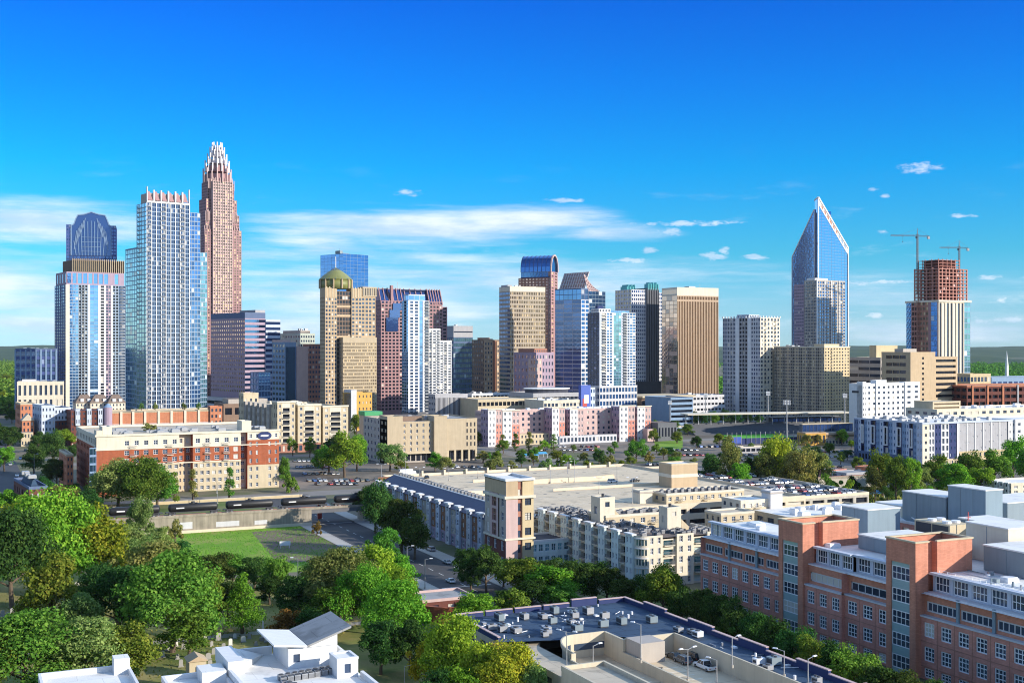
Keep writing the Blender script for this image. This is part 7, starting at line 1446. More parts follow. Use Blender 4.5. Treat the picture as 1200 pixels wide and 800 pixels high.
grove('along the shaded pavement by the brick wing', [(440, 625, 42, 60, 'mid', 'dark'), (470, 648, 58, 66, 'mid', 'dark'), (486, 655, 46, 50, 'mid', 'dark'), (430, 610, 32, 42, 'mid', 'dark'), (455, 622, 32, 44, 'mid', 'dark'), (552, 690, 34, 38, 'mid', 'dark'), (570, 694, 46, 56, 'mid', 'dark'), (590, 688, 36, 36, 'mid', 'dark'), (545, 680, 30, 40, 'mid', 'dark')])
grove('before the pale green apartments', [(610, 706, 62, 54, 'mid', 'mid'), (646, 712, 72, 52, 'mid', 'bright'), (624, 716, 50, 40, 'mid', 'dark'), (672, 705, 52, 50, 'mid', 'dark'), (694, 702, 50, 46, 'mid', 'dark'), (712, 708, 48, 46, 'mid', 'dark'), (640, 690, 50, 36, 'mid', 'dark'), (660, 720, 50, 36, 'mid', 'mid'), (614, 682, 40, 30, 'mid', 'dark'), (732, 716, 44, 40, 'mid', 'dark'), (596, 735, 50, 46, 'small', 'mid'), (562, 742, 56, 48, 'mid', 'bright'), (548, 742, 40, 44, 'mid', 'bright'), (592, 725, 36, 36, 'mid', 'dark')])
grove('between the stucco garage and the brick hospital', [(776, 732, 58, 72, 'mid', 'mid'), (764, 722, 42, 50, 'mid', 'dark'), (800, 742, 44, 54, 'mid', 'dark'), (820, 750, 48, 64, 'mid', 'dark'), (840, 758, 46, 66, 'mid', 'dark'), (862, 770, 52, 68, 'mid', 'dark'), (884, 780, 50, 66, 'mid', 'dark'), (906, 792, 56, 68, 'mid', 'dark'), (930, 802, 54, 68, 'mid', 'dark'), (952, 812, 56, 70, 'mid', 'mid'), (980, 824, 62, 74, 'mid', 'dark'), (1006, 836, 66, 76, 'mid', 'mid'), (1032, 846, 62, 70, 'mid', 'dark'), (1060, 856, 64, 70, 'mid', 'dark'), (1092, 866, 66, 68, 'mid', 'dark'), (1126, 880, 70, 70, 'mid', 'dark'), (1160, 888, 66, 66, 'mid', 'mid'), (1192, 900, 70, 70, 'mid', 'dark'), (790, 718, 40, 40, 'mid', 'dark'), (750, 712, 36, 34, 'shrub', 'dark')])
grove('at the bottom beside the stucco garage', [(526, 822, 92, 100, 'oak', 'yellow'), (560, 838, 70, 84, 'mid', 'yellow'), (598, 846, 88, 96, 'oak', 'yellow'), (575, 815, 60, 66, 'mid', 'olive'), (505, 812, 50, 70, 'mid', 'yellow'), (625, 850, 50, 76, 'mid', 'olive'), (545, 850, 60, 70, 'mid', 'bright'), (512, 856, 60, 70, 'mid', 'dark')])
grove('between the red brick block and the viaduct', [(138, 596, 76, 56, 'oak', 'olive'), (162, 598, 72, 60, 'oak', 'mid'), (184, 594, 52, 46, 'mid', 'mid'), (76, 602, 52, 34, 'mid', 'olive'), (204, 590, 14, 38, 'column', 'mid'), (226, 588, 13, 38, 'column', 'olive'), (269, 586, 14, 38, 'column', 'mid'), (164, 640, 34, 58, 'mid', 'olive'), (205, 635, 24, 24, 'shrub', 'olive'), (30, 612, 40, 34, 'mid', 'bright'), (8, 606, 36, 34, 'mid', 'bright'), (104, 604, 40, 30, 'mid', 'dark'), (120, 590, 40, 40, 'mid', 'mid')])
grove('around the car park below the cream apartments', [(333, 570, 18, 34, 'mid', 'mid'), (341, 577, 20, 20, 'shrub', 'mid'), (404, 559, 48, 52, 'mid', 'bright'), (386, 556, 34, 34, 'mid', 'bright'), (378, 550, 26, 28, 'mid', 'mid'), (418, 552, 32, 44, 'mid', 'bright'), (457, 552, 38, 34, 'mid', 'olive'), (343, 534, 16, 22, 'small', 'mid'), (363, 536, 17, 24, 'small', 'mid'), (510, 552, 22, 22, 'mid', 'bright'), (522, 554, 22, 20, 'mid', 'olive'), (470, 553, 18, 14, 'small', 'mid'), (385, 534, 18, 20, 'small', 'dark'), (396, 530, 20, 20, 'small', 'dark')])
grove('in front of the pink apartment complex', [(589, 527, 10, 18, 'column', 'olive'), (604, 528, 11, 20, 'column', 'mid'), (620, 528, 11, 22, 'column', 'olive'), (649, 528, 11, 20, 'column', 'olive'), (746, 541, 26, 26, 'mid', 'mid'), (580, 550, 28, 14, 'shrub', 'olive'), (566, 542, 20, 14, 'small', 'olive'), (610, 538, 16, 12, 'small', 'mid'), (657, 546, 14, 10, 'shrub', 'mid'), (714, 546, 18, 12, 'shrub', 'olive'), (720, 528, 10, 12, 'small', 'mid'), (592, 480, 22, 11, 'small', 'bright'), (708, 543, 14, 9, 'shrub', 'olive')])
grove('behind the parking deck by the ballpark', [(815, 573, 21, 24, 'mid', 'bright'), (834, 576, 34, 45, 'mid', 'dark'), (856, 580, 34, 66, 'mid', 'olive'), (868, 582, 30, 42, 'mid', 'bright'), (880, 576, 30, 42, 'mid', 'dark'), (896, 580, 37, 52, 'mid', 'rust'), (908, 578, 41, 68, 'mid', 'yellow'), (924, 576, 37, 57, 'mid', 'olive'), (918, 582, 25, 35, 'small', 'rust'), (936, 582, 41, 57, 'mid', 'olive'), (958, 578, 34, 52, 'mid', 'olive'), (890, 589, 23, 17, 'shrub', 'bright'), (930, 592, 25, 19, 'shrub', 'mid'), (975, 586, 32, 28, 'shrub', 'mid'), (990, 590, 28, 26, 'shrub', 'bright'), (960, 592, 23, 17, 'shrub', 'mid'), (1000, 580, 23, 21, 'shrub', 'dark'), (944, 588, 28, 17, 'shrub', 'dark')])
grove('below the navy apartment block at the right', [(1034, 582, 36, 54, 'mid', 'mid'), (1026, 588, 28, 40, 'mid', 'rust'), (1050, 588, 32, 56, 'mid', 'mid'), (1066, 588, 32, 54, 'mid', 'bright'), (1080, 582, 26, 36, 'mid', 'olive'), (1098, 578, 46, 44, 'mid', 'mid'), (1118, 582, 44, 42, 'mid', 'bright'), (1136, 574, 44, 44, 'mid', 'mid'), (1150, 580, 36, 34, 'mid', 'bright'), (1166, 572, 44, 44, 'mid', 'mid'), (1188, 564, 36, 52, 'mid', 'bright'), (1206, 570, 40, 46, 'mid', 'mid'), (1040, 594, 18, 24, 'small', 'dark'), (1090, 590, 22, 20, 'small', 'bright'), (1078, 596, 22, 16, 'shrub', 'mid'), (1060, 598, 18, 14, 'shrub', 'bright'), (1100, 594, 20, 14, 'shrub', 'mid'), (1166, 592, 18, 18, 'small', 'yellow'), (1180, 596, 14, 12, 'shrub', 'olive'), (1128, 592, 30, 20, 'small', 'mid'), (1110, 600, 18, 14, 'shrub', 'bright'), (1010, 594, 20, 16, 'shrub', 'mid'), (1026, 602, 22, 12, 'shrub', 'olive'), (1146, 596, 24, 18, 'small', 'dark')])
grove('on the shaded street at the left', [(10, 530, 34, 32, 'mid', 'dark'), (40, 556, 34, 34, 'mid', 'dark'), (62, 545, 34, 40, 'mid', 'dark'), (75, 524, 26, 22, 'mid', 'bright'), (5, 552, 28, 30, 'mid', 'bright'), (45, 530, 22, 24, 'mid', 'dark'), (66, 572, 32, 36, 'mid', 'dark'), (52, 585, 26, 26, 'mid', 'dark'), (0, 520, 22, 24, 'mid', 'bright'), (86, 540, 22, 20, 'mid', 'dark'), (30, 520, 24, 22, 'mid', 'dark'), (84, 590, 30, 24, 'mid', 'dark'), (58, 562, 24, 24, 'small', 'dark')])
grove('around the foot of the white balcony tower', [(72, 482, 30, 28, 'mid', 'mid'), (86, 476, 22, 20, 'mid', 'dark'), (102, 474, 28, 22, 'mid', 'dark'), (118, 470, 20, 18, 'mid', 'mid'), (131, 468, 24, 26, 'mid', 'yellow'), (144, 470, 14, 16, 'small', 'mid'), (8, 454, 18, 16, 'mid', 'mid'), (2, 478, 16, 20, 'mid', 'bright'), (14, 496, 16, 18, 'mid', 'dark')])
grove('in the shade behind the cream apartments', [(288, 472, 22, 20, 'mid', 'bright'), (314, 472, 24, 22, 'mid', 'bright'), (332, 476, 30, 26, 'mid', 'dark'), (350, 480, 32, 30, 'mid', 'dark'), (368, 480, 30, 30, 'mid', 'dark'), (386, 482, 28, 28, 'mid', 'dark'), (398, 488, 22, 22, 'mid', 'dark'), (418, 514, 18, 30, 'mid', 'mid'), (422, 500, 14, 18, 'small', 'bright'), (386, 496, 14, 14, 'small', 'bright'), (300, 476, 16, 14, 'small', 'dark'), (412, 494, 16, 16, 'small', 'mid')])
grove('on the rough lots behind the pale deck', [(px, py, w, h, s, l) for px, py, w, h, s, l in [(575, 552, 16, 14, 'small', 'olive'), (600, 550, 14, 10, 'shrub', 'olive'), (625, 545, 14, 14, 'small', 'mid'), (640, 552, 22, 14, 'shrub', 'olive'), (672, 548, 12, 12, 'small', 'mid'), (690, 550, 16, 10, 'shrub', 'bright'), (700, 538, 12, 14, 'small', 'mid'), (730, 552, 20, 12, 'shrub', 'mid'), (760, 545, 16, 16, 'small', 'olive'), (778, 538, 14, 14, 'small', 'mid'), (790, 552, 18, 18, 'mid', 'mid'), (800, 560, 18, 16, 'mid', 'bright'), (812, 548, 12, 12, 'small', 'olive'), (830, 545, 14, 14, 'small', 'mid'), (545, 560, 16, 9, 'shrub', 'mid'), (630, 532, 9, 10, 'small', 'mid'), (672, 530, 9, 10, 'small', 'olive'), (860, 534, 12, 12, 'small', 'mid'), (880, 530, 10, 12, 'small', 'olive'), (900, 536, 12, 12, 'small', 'mid'), (985, 545, 14, 16, 'small', 'mid'), (1005, 552, 16, 18, 'mid', 'mid'), (970, 552, 14, 14, 'small', 'olive')]])
grove('scattered over the car parks before the towers', [(911, 523, 11, 12, 'small', 'bright'), (769, 532, 14, 12, 'mid', 'mid'), (561, 522, 16, 16, 'small', 'mid'), (998, 525, 11, 10, 'mid', 'bright'), (794, 519, 10, 8, 'small', 'mid'), (956, 533, 13, 11, 'mid', 'olive'), (886, 542, 9, 9, 'small', 'mid'), (988, 521, 14, 16, 'small', 'bright'), (972, 514, 16, 18, 'mid', 'mid'), (793, 519, 13, 14, 'mid', 'mid'), (976, 513, 13, 10, 'mid', 'dark'), (611, 547, 17, 17, 'small', 'dark'), (921, 535, 10, 10, 'small', 'dark'), (962, 545, 15, 15, 'small', 'dark'), (624, 541, 17, 17, 'small', 'mid'), (853, 528, 16, 19, 'small', 'olive'), (665, 519, 16, 14, 'small', 'mid'), (582, 543, 15, 16, 'mid', 'mid'), (743, 530, 14, 15, 'mid', 'mid'), (742, 531, 11, 12, 'small', 'mid'), (774, 513, 15, 12, 'mid', 'mid'), (784, 536, 16, 13, 'mid', 'dark'), (684, 543, 13, 14, 'mid', 'olive'), (946, 535, 16, 14, 'small', 'mid'), (702, 544, 15, 18, 'mid', 'dark'), (993, 539, 14, 13, 'mid', 'dark'), (986, 521, 17, 19, 'mid', 'bright'), (966, 521, 9, 8, 'mid', 'mid'), (653, 541, 14, 14, 'mid', 'mid'), (792, 542, 17, 14, 'mid', 'olive'), (679, 517, 17, 14, 'mid', 'mid'), (816, 525, 16, 15, 'mid', 'dark'), (844, 538, 9, 8, 'small', 'dark'), (738, 547, 16, 13, 'small', 'mid'), (573, 540, 9, 10, 'mid', 'mid'), (972, 534, 16, 16, 'mid', 'mid'), (590, 531, 17, 16, 'mid', 'mid'), (638, 529, 13, 14, 'mid', 'bright'), (766, 518, 14, 16, 'mid', 'mid'), (904, 526, 9, 10, 'mid', 'bright'), (843, 523, 17, 16, 'mid', 'mid'), (715, 535, 11, 12, 'small', 'bright'), (854, 541, 13, 13, 'mid', 'dark'), (665, 545, 13, 13, 'mid', 'bright')])
grove('in the little park below the gold tower', [(757, 494, 14, 16, 'mid', 'mid'), (770, 496, 16, 18, 'mid', 'bright'), (784, 500, 18, 20, 'mid', 'mid'), (798, 498, 18, 20, 'mid', 'dark'), (810, 500, 18, 20, 'mid', 'dark'), (822, 502, 20, 20, 'mid', 'dark'), (836, 500, 18, 18, 'mid', 'mid'), (848, 498, 18, 18, 'mid', 'dark'), (862, 498, 16, 16, 'mid', 'dark'), (876, 497, 16, 14, 'mid', 'dark'), (790, 508, 16, 16, 'mid', 'mid'), (806, 510, 14, 14, 'mid', 'mid'), (766, 504, 12, 12, 'small', 'bright'), (888, 498, 14, 12, 'small', 'dark'), (945, 524, 14, 16, 'mid', 'olive'), (958, 522, 12, 14, 'small', 'olive'), (940, 516, 10, 10, 'small', 'mid')])
grove('behind the brick garage at the right edge', [(1148, 478, 20, 14, 'mid', 'dark'), (1162, 480, 24, 18, 'mid', 'dark'), (1180, 482, 22, 16, 'mid', 'dark'), (1140, 490, 16, 14, 'small', 'mid'), (1196, 484, 20, 16, 'mid', 'mid')])
for k, (px, z_) in enumerate(((166, 19), (182, 19), (216, 19), (232, 19))):
    Y = 958; x, y = gp(px, Y); tree(0, 0, 7, 11, 'small', 'olive', f'small olive tree on the brick podium roof, {ordw(k+1)} from the left', 'trees on the podium roof', z=18.95, pos=(x, y))
x, y = gp(176, 610); tree(0, 0, 21, 9, 'shrub', 'olive', 'round olive shrub growing on the roof of the red brick block', None, z=28.3, pos=(x, y))
rr = random.Random(3)
for i in range(30):
    p_ = 152+rr.random()*30; q_ = 140+i*5.4; px_, py_ = pix(p_, q_, 0)
    tree(0, 0, 2.2*FPX/depth(p_, q_), 1.7*FPX/depth(p_, q_), 'shrub', 'dark', f'low dark shrub in the verge before the brick hospital, {ordw(i+1)} from the right', 'shrubs before the hospital', pos=(p_, q_), name='shrub')

# hedges and rough grass
def tufts(name, pts, n, s, leaf, seed=1, zz=.05, lab=None):
    rnd = random.Random(seed); m = MB(); xs = [p[0] for p in pts]; ys = [p[1] for p in pts]
    def inside(x, y):
        c = False; j = len(pts)-1
        for i in range(len(pts)):
            if (pts[i][1] > y) != (pts[j][1] > y) and x < (pts[j][0]-pts[i][0])*(y-pts[i][1])/(pts[j][1]-pts[i][1])+pts[i][0]: c = not c
            j = i
        return c
    k = 0
    while k < n:
        x, y = rnd.uniform(min(xs), max(xs)), rnd.uniform(min(ys), max(ys))
        if not inside(x, y): continue
        k += 1; h_ = s*rnd.uniform(.5, 1.4); an = rnd.uniform(0, pi); dx, dy = cos(an)*s*.6, sin(an)*s*.6; ox, oy = rnd.uniform(-.3, .3)*s, rnd.uniform(-.3, .3)*s
        m.quad((x-dx, y-dy, zz-.05), (x+dx, y+dy, zz-.05), (x+dx*.6+ox, y+dy*.6+oy, zz+h_), (x-dx*.6+ox, y-dy*.6+oy, zz+h_))
    return tag(m.build(name, MATS['leaf_'+leaf]), lab, 'undergrowth', kind='stuff')
tufts('undergrowth', [(270, 395), (460, 390), (460, 465), (275, 470)], 5000, 1.0, 'olive', 2, lab='rough shrubby ground behind the hospital roofs')
tufts('hedge', [(-10, 485), (112, 485), (112, 489), (-10, 489)], 3500, 1.1, 'mid', 3, lab='strip of green hedge along the railway')
tufts('ground_cover', [(-160, 430), (60, 400), (66, 466), (-160, 472)], 5000, .9, 'mid', 4, lab='rough undergrowth below the viaduct')
tufts('ground_cover', [(-60, 200), (44, 240), (100, 300), (60, 376), (-80, 380)], 5000, .35, 'olive', 6, lab='patchy dry grass between the graves')
tufts('ground_cover', [(66, 384), (124, 384), (125, 467), (68, 468)], 6000, .22, 'bright', 7, lab='short grass tufts of the field')

# far woods and hills
def woods(name, px0, px1, Y0, Y1, n, seed, lab):
    rnd = random.Random(seed); m = MB()
    for i in range(n):
        Y = Y0+(Y1-Y0)*rnd.random()**1.6; px = rnd.uniform(px0, px1); x, y = gp(px, Y); r_ = rnd.uniform(5, 10); h_ = rnd.uniform(9, 19)
        for k in range(26):
            an = rnd.uniform(0, 2*pi); t = rnd.random(); rr_ = r_*(1-t**2.2)**.5*rnd.uniform(.75, 1.05); cx, cy, cz = x+rr_*cos(an), y+rr_*sin(an), h_*(.15+.85*t); s = rnd.uniform(1.6, 3.4)
            n_ = Vector((cos(an), sin(an), .4+t+rnd.uniform(-.3, .5))).normalized(); e = n_.cross(Vector((rnd.gauss(0, 1), rnd.gauss(0, 1), rnd.gauss(0, 1)))).normalized(); g = n_.cross(e); c = Vector((cx, cy, cz))
            m.quad(tuple(c-e*s), tuple(c-g*s*.7), tuple(c+e*s), tuple(c+g*s*.7))
    return tag(m.build(name, MATS['leaf_dark' if 0 else 'leaf_mid']), lab, 'woods', kind='stuff')
woods('woods', -60, 90, 1250, 5200, 2600, 1, 'far green woods at the left horizon'); woods('woods', 1120, 1300, 1420, 4200, 2400, 2, 'far green woods behind the brick garage at the right'); woods('woods', 60, 1130, 1750, 5200, 3400, 3, 'far woods showing between the towers')
mb = MB(); rnd = random.Random(8)
def ridge(Y, hgt, seed, amp):
    pts = []
    for i in range(121):
        px = -500+2200*i/120; x, y = gp(px, Y+160*sin(i*.31+seed)); z = hgt+amp*(sin(i*.37+seed)*.5+sin(i*.91+seed*2)*.3+sin(i*2.3+seed)*.15); pts.append((x, y, z))
    return pts
for Y, hgt, sd_, amp in ((5200, 22, 1, 12), (7600, 46, 4, 12), (11000, 68, 9, 12)):
    a = ridge(Y-700, 0, sd_, 0); b_ = ridge(Y, hgt, sd_, amp); c_ = ridge(Y+1500, 0, sd_, 0)
    for i in range(120): mb.quad(a[i], a[i+1], b_[i+1], b_[i]); mb.quad(b_[i], b_[i+1], c_[i+1], c_[i])
ground_mat('hill_mat', (.03, .06, .025), (.05, .08, .03), .004)
tag(mb.build('hills', MATS['hill_mat']), None, None, kind='structure')
# ------------------------------------------------------------------ cars, lamps, graves and other small things
for nm, c in dict(white=(.75, .75, .76), silver=(.45, .46, .48), black=(.02, .02, .024), grey=(.16, .165, .175), red=(.42, .03, .03), blue=(.04, .1, .32), tan=(.4, .33, .22)).items():
    m_, n_, b_, o_ = newmat('car_'+nm); b_.inputs['Base Color'].default_value = tuple(c)+(1,); b_.inputs['Roughness'].default_value = .28; b_.inputs['Metallic'].default_value = .25 if nm in ('silver', 'grey', 'blue', 'tan') else 0; b_.inputs['Coat Weight'].default_value = .6; MATS['car_'+nm] = m_
plain('rubber', (.02, .02, .02), .85); plain('lamp_glass', (.8, .8, .78), .3)
m_, n_, b_, o_ = newmat('car_glass'); b_.inputs['Base Color'].default_value = (.02, .03, .045, 1); b_.inputs['Roughness'].default_value = .08; MATS['car_glass'] = m_
def car_shapes(kind):
    L, W, hb, hr = dict(sedan=(4.6, 1.8, .85, 1.42), suv=(4.7, 1.9, 1.0, 1.72), pickup=(5.7, 2.0, 1.05, 1.85))[kind]
    body = MB(); z0 = .3; prof = dict(sedan=[(-L/2, .45), (-L/2+.05, .78), (-L/2+.9, hb), (L/2-1.1, hb), (L/2-.1, .7), (L/2, .45)], suv=[(-L/2, .5), (-L/2+.05, hb), (L/2-1.1, hb), (L/2-.1, .85), (L/2, .5)], pickup=[(-L/2, .5), (-L/2, hb), (L/2-1.2, hb), (L/2-.1, .92), (L/2, .5)])[kind]
    ring = lambda y, s: [(x, y*s, z) for x, z in [(-L/2+.05, z0)]+prof+[(L/2-.05, z0)]]
    n = len(prof)+2; a = ring(-W/2, 1); b = ring(W/2, 1); body.loft([a, b])
    cab = MB(); gl = MB()
    xb, xf, tb, tf = dict(sedan=(-L/2+.75, L/2-1.35, -L/2+1.35, L/2-2.15), suv=(-L/2+.1, L/2-1.3, -L/2+.45, L/2-2.0), pickup=(-.9, L/2-1.35, -.7, L/2-2.1))[kind]
    w2 = W/2-.06; wt = W/2-.26
    lo = [(xb, -w2, hb), (xf, -w2, hb), (xf, w2, hb), (xb, w2, hb)]; hi = [(tb, -wt, hr-.06), (tf, -wt, hr-.06), (tf, wt, hr-.06), (tb, wt, hr-.06)]
    gl.loft([lo, hi]); cab.loft([[(tb-.03, -wt-.03, hr-.06), (tf+.03, -wt-.03, hr-.06), (tf+.03, wt+.03, hr-.06), (tb-.03, wt+.03, hr-.06)], [(tb+.1, -wt+.1, hr), (tf-.1, -wt+.1, hr), (tf-.1, wt-.1, hr), (tb+.1, wt-.1, hr)]])
    for y in (-1, 1):
        for (x0, x1) in ((xb, tb), (xf, tf), ((xb+xf)/2, (tb+tf)/2)): cab.bar((x0, y*w2, hb), (x1, y*(wt+.02), hr-.05), .055)
    if kind == 'pickup':
        gl.box(-L/2+.12, -1.0, -W/2+.12, W/2-.12, hb, hb+.012)
    wh = []
    for x in (-L/2+.85, L/2-.9):
        for y in (-W/2+.02, W/2-.02): wm = MB(); wm.bar((x, y-.11, .34), (x, y+.11, .34), .34, 14); wh.append((wm, (x, y)))
    lt = []
    for y in (-W/2+.3, W/2-.3): h = MB(); h.box(L/2-.12, L/2+.012, y-.2, y+.2, .58, .72); lt.append(('headlight', 'lamp_glass', h)); t = MB(); t.box(-L/2-.012, -L/2+.05, y-.16, y+.16, .6, .76); lt.append(('taillight', 'red_paint', t))
    return body, cab, gl, wh, lt
CARM = {}
def far_mesh(kind):
    if kind in CARM: return CARM[kind]
    body, cab, gl, wh, lt = car_shapes(kind); m = MB()
    def add(src, mi):
        i0 = len(m.v); m.v += src.v; m.f += [tuple(i0+i for i in f) for f in src.f]; m.m += [mi]*len(src.f)
    add(body, 0); add(cab, 0); add(gl, 1)
    for wm, _ in wh: add(wm, 2)
    CARM[kind] = m.mesh('car', [MATS['car_white'], MATS['car_glass'], MATS['rubber']]); return CARM[kind]
crnd = random.Random(21)
COLS = ['white']*6+['silver']*4+['black']*5+['grey']*4+['red']*2+['blue']*2+['tan']
def far_car(x, y, z, rz, col, kind, lab, grp):
    o = link('parked_car', far_mesh(kind), None, (x, y, z), rz); o.material_slots[0].link = 'OBJECT'; o.material_slots[0].material = MATS['car_'+col]; tag(o, lab, 'car', grp); return o
def car_row(where, grp, pts, z, rz, fill=.85):
    pts = [p for p in pts if crnd.random() < fill]; pts.sort(key=lambda p: pix(p[0], p[1], z)[0])
    cnt = {}
    for x, y in pts:
        col = crnd.choice(COLS); kind = crnd.choice(['sedan', 'sedan', 'suv', 'suv']); cnt[(col, kind)] = cnt.get((col, kind), 0)+1
        far_car(x, y, z, rz+(pi if crnd.random() < .5 else 0)+crnd.uniform(-.03, .03), col, kind, f'{ordw(cnt[(col, kind)])} {col} {"car" if kind == "sedan" else "tall car"} from the left {where}', grp)
def line(px0, px1, py, n, z=0.0):
    return [P(px0+(px1-px0)*i/max(1, n-1), py, z) for i in range(n)]
def prow(q, p0, p1, step=2.8): return [(p0+step*i, q) for i in range(int((p1-p0)/step))]
for i, (py, x0, x1, n) in enumerate(((541, 345, 372, 6), (548, 348, 382, 9), (556, 352, 395, 10), (564, 362, 430, 12), (568, 372, 424, 8))): car_row(f'in the {ordw(i+1)} row below the cream apartments', 'cars below the cream apartments', line(x0, x1, py, n), .06, pi/2+crnd.uniform(-.1, .1))
for i, (py, x0, x1, n) in enumerate(((524, 655, 705, 10), (528, 626, 700, 12), (533, 640, 660, 4), (548, 535, 560, 4))): car_row(f'in the {ordw(i+1)} row before the pink complex', 'cars before the pink complex', line(x0, x1, py, n), .06, pi/2)
for i, (py, x0, x1, n) in enumerate(((528, 760, 815, 9), (534, 800, 880, 12), (540, 830, 900, 8), (530, 935, 1000, 12), (536, 940, 1012, 12), (548, 985, 1030, 6), (545, 760, 800, 8), (552, 905, 960, 10), (524, 820, 870, 9))): car_row(f'in the {ordw(i+1)} row of the ballpark car park', 'cars in the ballpark car park', line(x0, x1, py, n), .06, pi/2)
for i, q in enumerate((400, 412, 424, 442, 454, 470, 482)): car_row(f'in the {ordw(i+1)} row of the shaded lower deck', 'cars on the shaded lower deck', [(309+2.75*j, q+2) for j in range(15)] if i % 1 == 0 else [], 9.01, pi/2, .8)
car_row('on the near street at the far left', 'cars on the shaded left street', [gp(14+i*7, 560-20*i+0) for i in range(0)] or [P(12, 545), P(24, 538), P(30, 528), P(46, 526), P(20, 558), P(40, 515)], .06, pi/2, 1)
dk = [(718, 565, 'white', 'suv', .15, 'white tall car parked alone in the middle of the pale deck'), (744, 564, 'black', 'sedan', .1, 'black car beside the white one on the pale deck'), (630, 607, 'white', 'sedan', .0, 'white car on the pale deck just right of the corner tower'), (776, 578, 'black', 'sedan', .3, 'black car on the pale deck near the tan stair building'), (473, 566, 'silver', 'sedan', 1.3, 'silver car on the near left part of the pale deck'), (500, 560, 'black', 'sedan', 1.3, 'black car at the left rear of the pale deck')]
for px, py, col, kind, rz, lab in dk: x, y = P(px, py, 12.03); far_car(x, y, 12.03, rz, col, kind, lab, 'cars on the pale deck')
for px, py, col, lab in ((420, 562, 'black', 'black car leaving the junction beyond the viaduct'), (441, 563, 'grey', 'grey car at the junction beyond the viaduct'), (455, 560, 'black', 'black car under the olive tree beyond the viaduct'), (482, 560, 'silver', 'silver car beside the white box truck beyond the viaduct'), (535, 556, 'black', 'black car on the street behind the pale deck'), (550, 557, 'grey', 'grey car on the street behind the pale deck')): x, y = P(px, py); far_car(x, y, .04, crnd.uniform(-.1, .1), col, 'sedan', lab, 'cars on the street beyond the viaduct')
def near_car(x, y, z, rz, col, kind, lab, grp=None):
    o = thing('pickup_truck' if kind == 'pickup' else 'parked_car', lab, 'pickup' if kind == 'pickup' else 'car', (x, y, z), rz, grp); body, cab, gl, wh, lt = car_shapes(kind)
    b = body.build('body', MATS['car_'+col], o); bm = b.modifiers.new('bevel', 'BEVEL'); bm.width = .09; bm.segments = 2
    cab.build('cab_roof', MATS['car_'+col], o); gl.build('window', MATS['car_glass'], o)
    for wm, (wx, wy) in wh: w_ = wm.build('wheel', MATS['rubber'], o); r_ = MB(); s_ = 1 if wy > 0 else -1; r_.bar((wx, wy+s_*.1, .34), (wx, wy+s_*.125, .34), .2, 10); r_.build('rim', MATS['metal_grey'], w_)
    for nm, mt, h in lt: h.build(nm, MATS[mt], o)
for px, py, z, col, kind, rz, lab in ((790, 771, 6.42, 'black', 'sedan', pi*.5, 'black car parked at the far end of the stucco garage deck'), (812, 772, 6.42, 'black', 'suv', pi*.5, 'black tall car next to the white pickup on the garage deck'), (800, 776, 6.42, 'grey', 'suv', pi*.5, 'dark grey tall car between two black ones on the garage deck'), (826, 783, 6.42, 'white', 'pickup', pi*.5, 'white pickup truck parked on the stucco garage deck'), (772, 789, 5.22, 'black', 'sedan', .9, 'black car on the sunlit lower deck of the stucco garage'), (796, 803, 5.22, 'grey', 'sedan', .9, 'grey car at the bottom of the stucco garage lower deck'),
    (528, 682, .03, 'white', 'sedan', pi*.5, 'white car driving along the shaded road below the brick wing'), (524, 660, .03, 'silver', 'sedan', pi*.5, 'silver car parked at the kerb beside the brick wing'), (538, 668, .03, 'white', 'sedan', pi*.5, 'white car parked by the dark trees at the corner tower'), (494, 640, .03, 'red', 'sedan', pi*.5, 'red car parked under the dark trees by the brick wing'), (505, 645, .03, 'silver', 'suv', pi*.5, 'silver tall car parked behind the red car by the brick wing')):
    x, y = P(px, py, z); near_car(x, y, z, rz, col, kind, lab)
x, y = P(478, 557); o = thing('box_truck', 'white box truck on the street beyond the viaduct', 'truck', (x, y, .04), 0)
m = MB(); m.box(-5, 2.6, -1.25, 1.25, .9, 3.6); m.build('cargo_box', MATS['metal_white'], o); m = MB(); m.loft([[(2.7, -1.1, .6), (4.8, -1.1, .6), (4.8, 1.1, .6), (2.7, 1.1, .6)], [(2.7, -1.1, 2.5), (4.2, -1.0, 2.5), (4.2, 1.0, 2.5), (2.7, 1.1, 2.5)]]); m.build('cab', MATS['car_white'], o); m = MB(); m.box(4.3, 4.62, -.95, .95, 1.6, 2.3); m.build('windscreen', MATS['car_glass'], o)
for wx in (-3.8, -2.8, 3.7):
    for wy in (-1.05, 1.05): m = MB(); m.bar((wx, wy-.14, .48), (wx, wy+.14, .48), .48, 12); m.build('wheel', MATS['rubber'], o)

# lamp posts
def lamp(x, y, z, h, rz, lab, grp, double=False, mat='metal_grey'):
    o = thing('street_lamp', lab, 'lamp post', (x, y, z), rz, grp); m = MB(); m.cyl(0, 0, 0, h, .13, 8, .08); m.build('pole', MATS[mat], o); m = MB(); m.cyl(0, 0, 0, .6, .28, 10); m.build('base', MATS['concrete'], o)
    for s_ in ((-1, 1) if double else (1,)):
        m = MB(); m.bar((0, 0, h-.1), (s_*1.5, 0, h+.25), .06); m.build('arm', MATS[mat], o); m = MB(); m.loft([[(s_*1.3, -.22, h+.18), (s_*2.3, -.22, h+.22), (s_*2.3, .22, h+.22), (s_*1.3, .22, h+.18)][::s_], [(s_*1.4, -.12, h+.4), (s_*2.2, -.12, h+.38), (s_*2.2, .12, h+.38), (s_*1.4, .12, h+.4)][::s_]]); m.build('lamp_head', MATS['metal_white'], o)
gl_ = [(664, 782, 9.4, 740), (695, 800, 5.2, 756), (751, 776, 9.4, 731), (806, 798, 6.4, 760), (840, 803, 6.4, 776), (858, 782, 9.4, 747), (919, 793, 9.4, 763), (947, 803, 9.4, 773)]
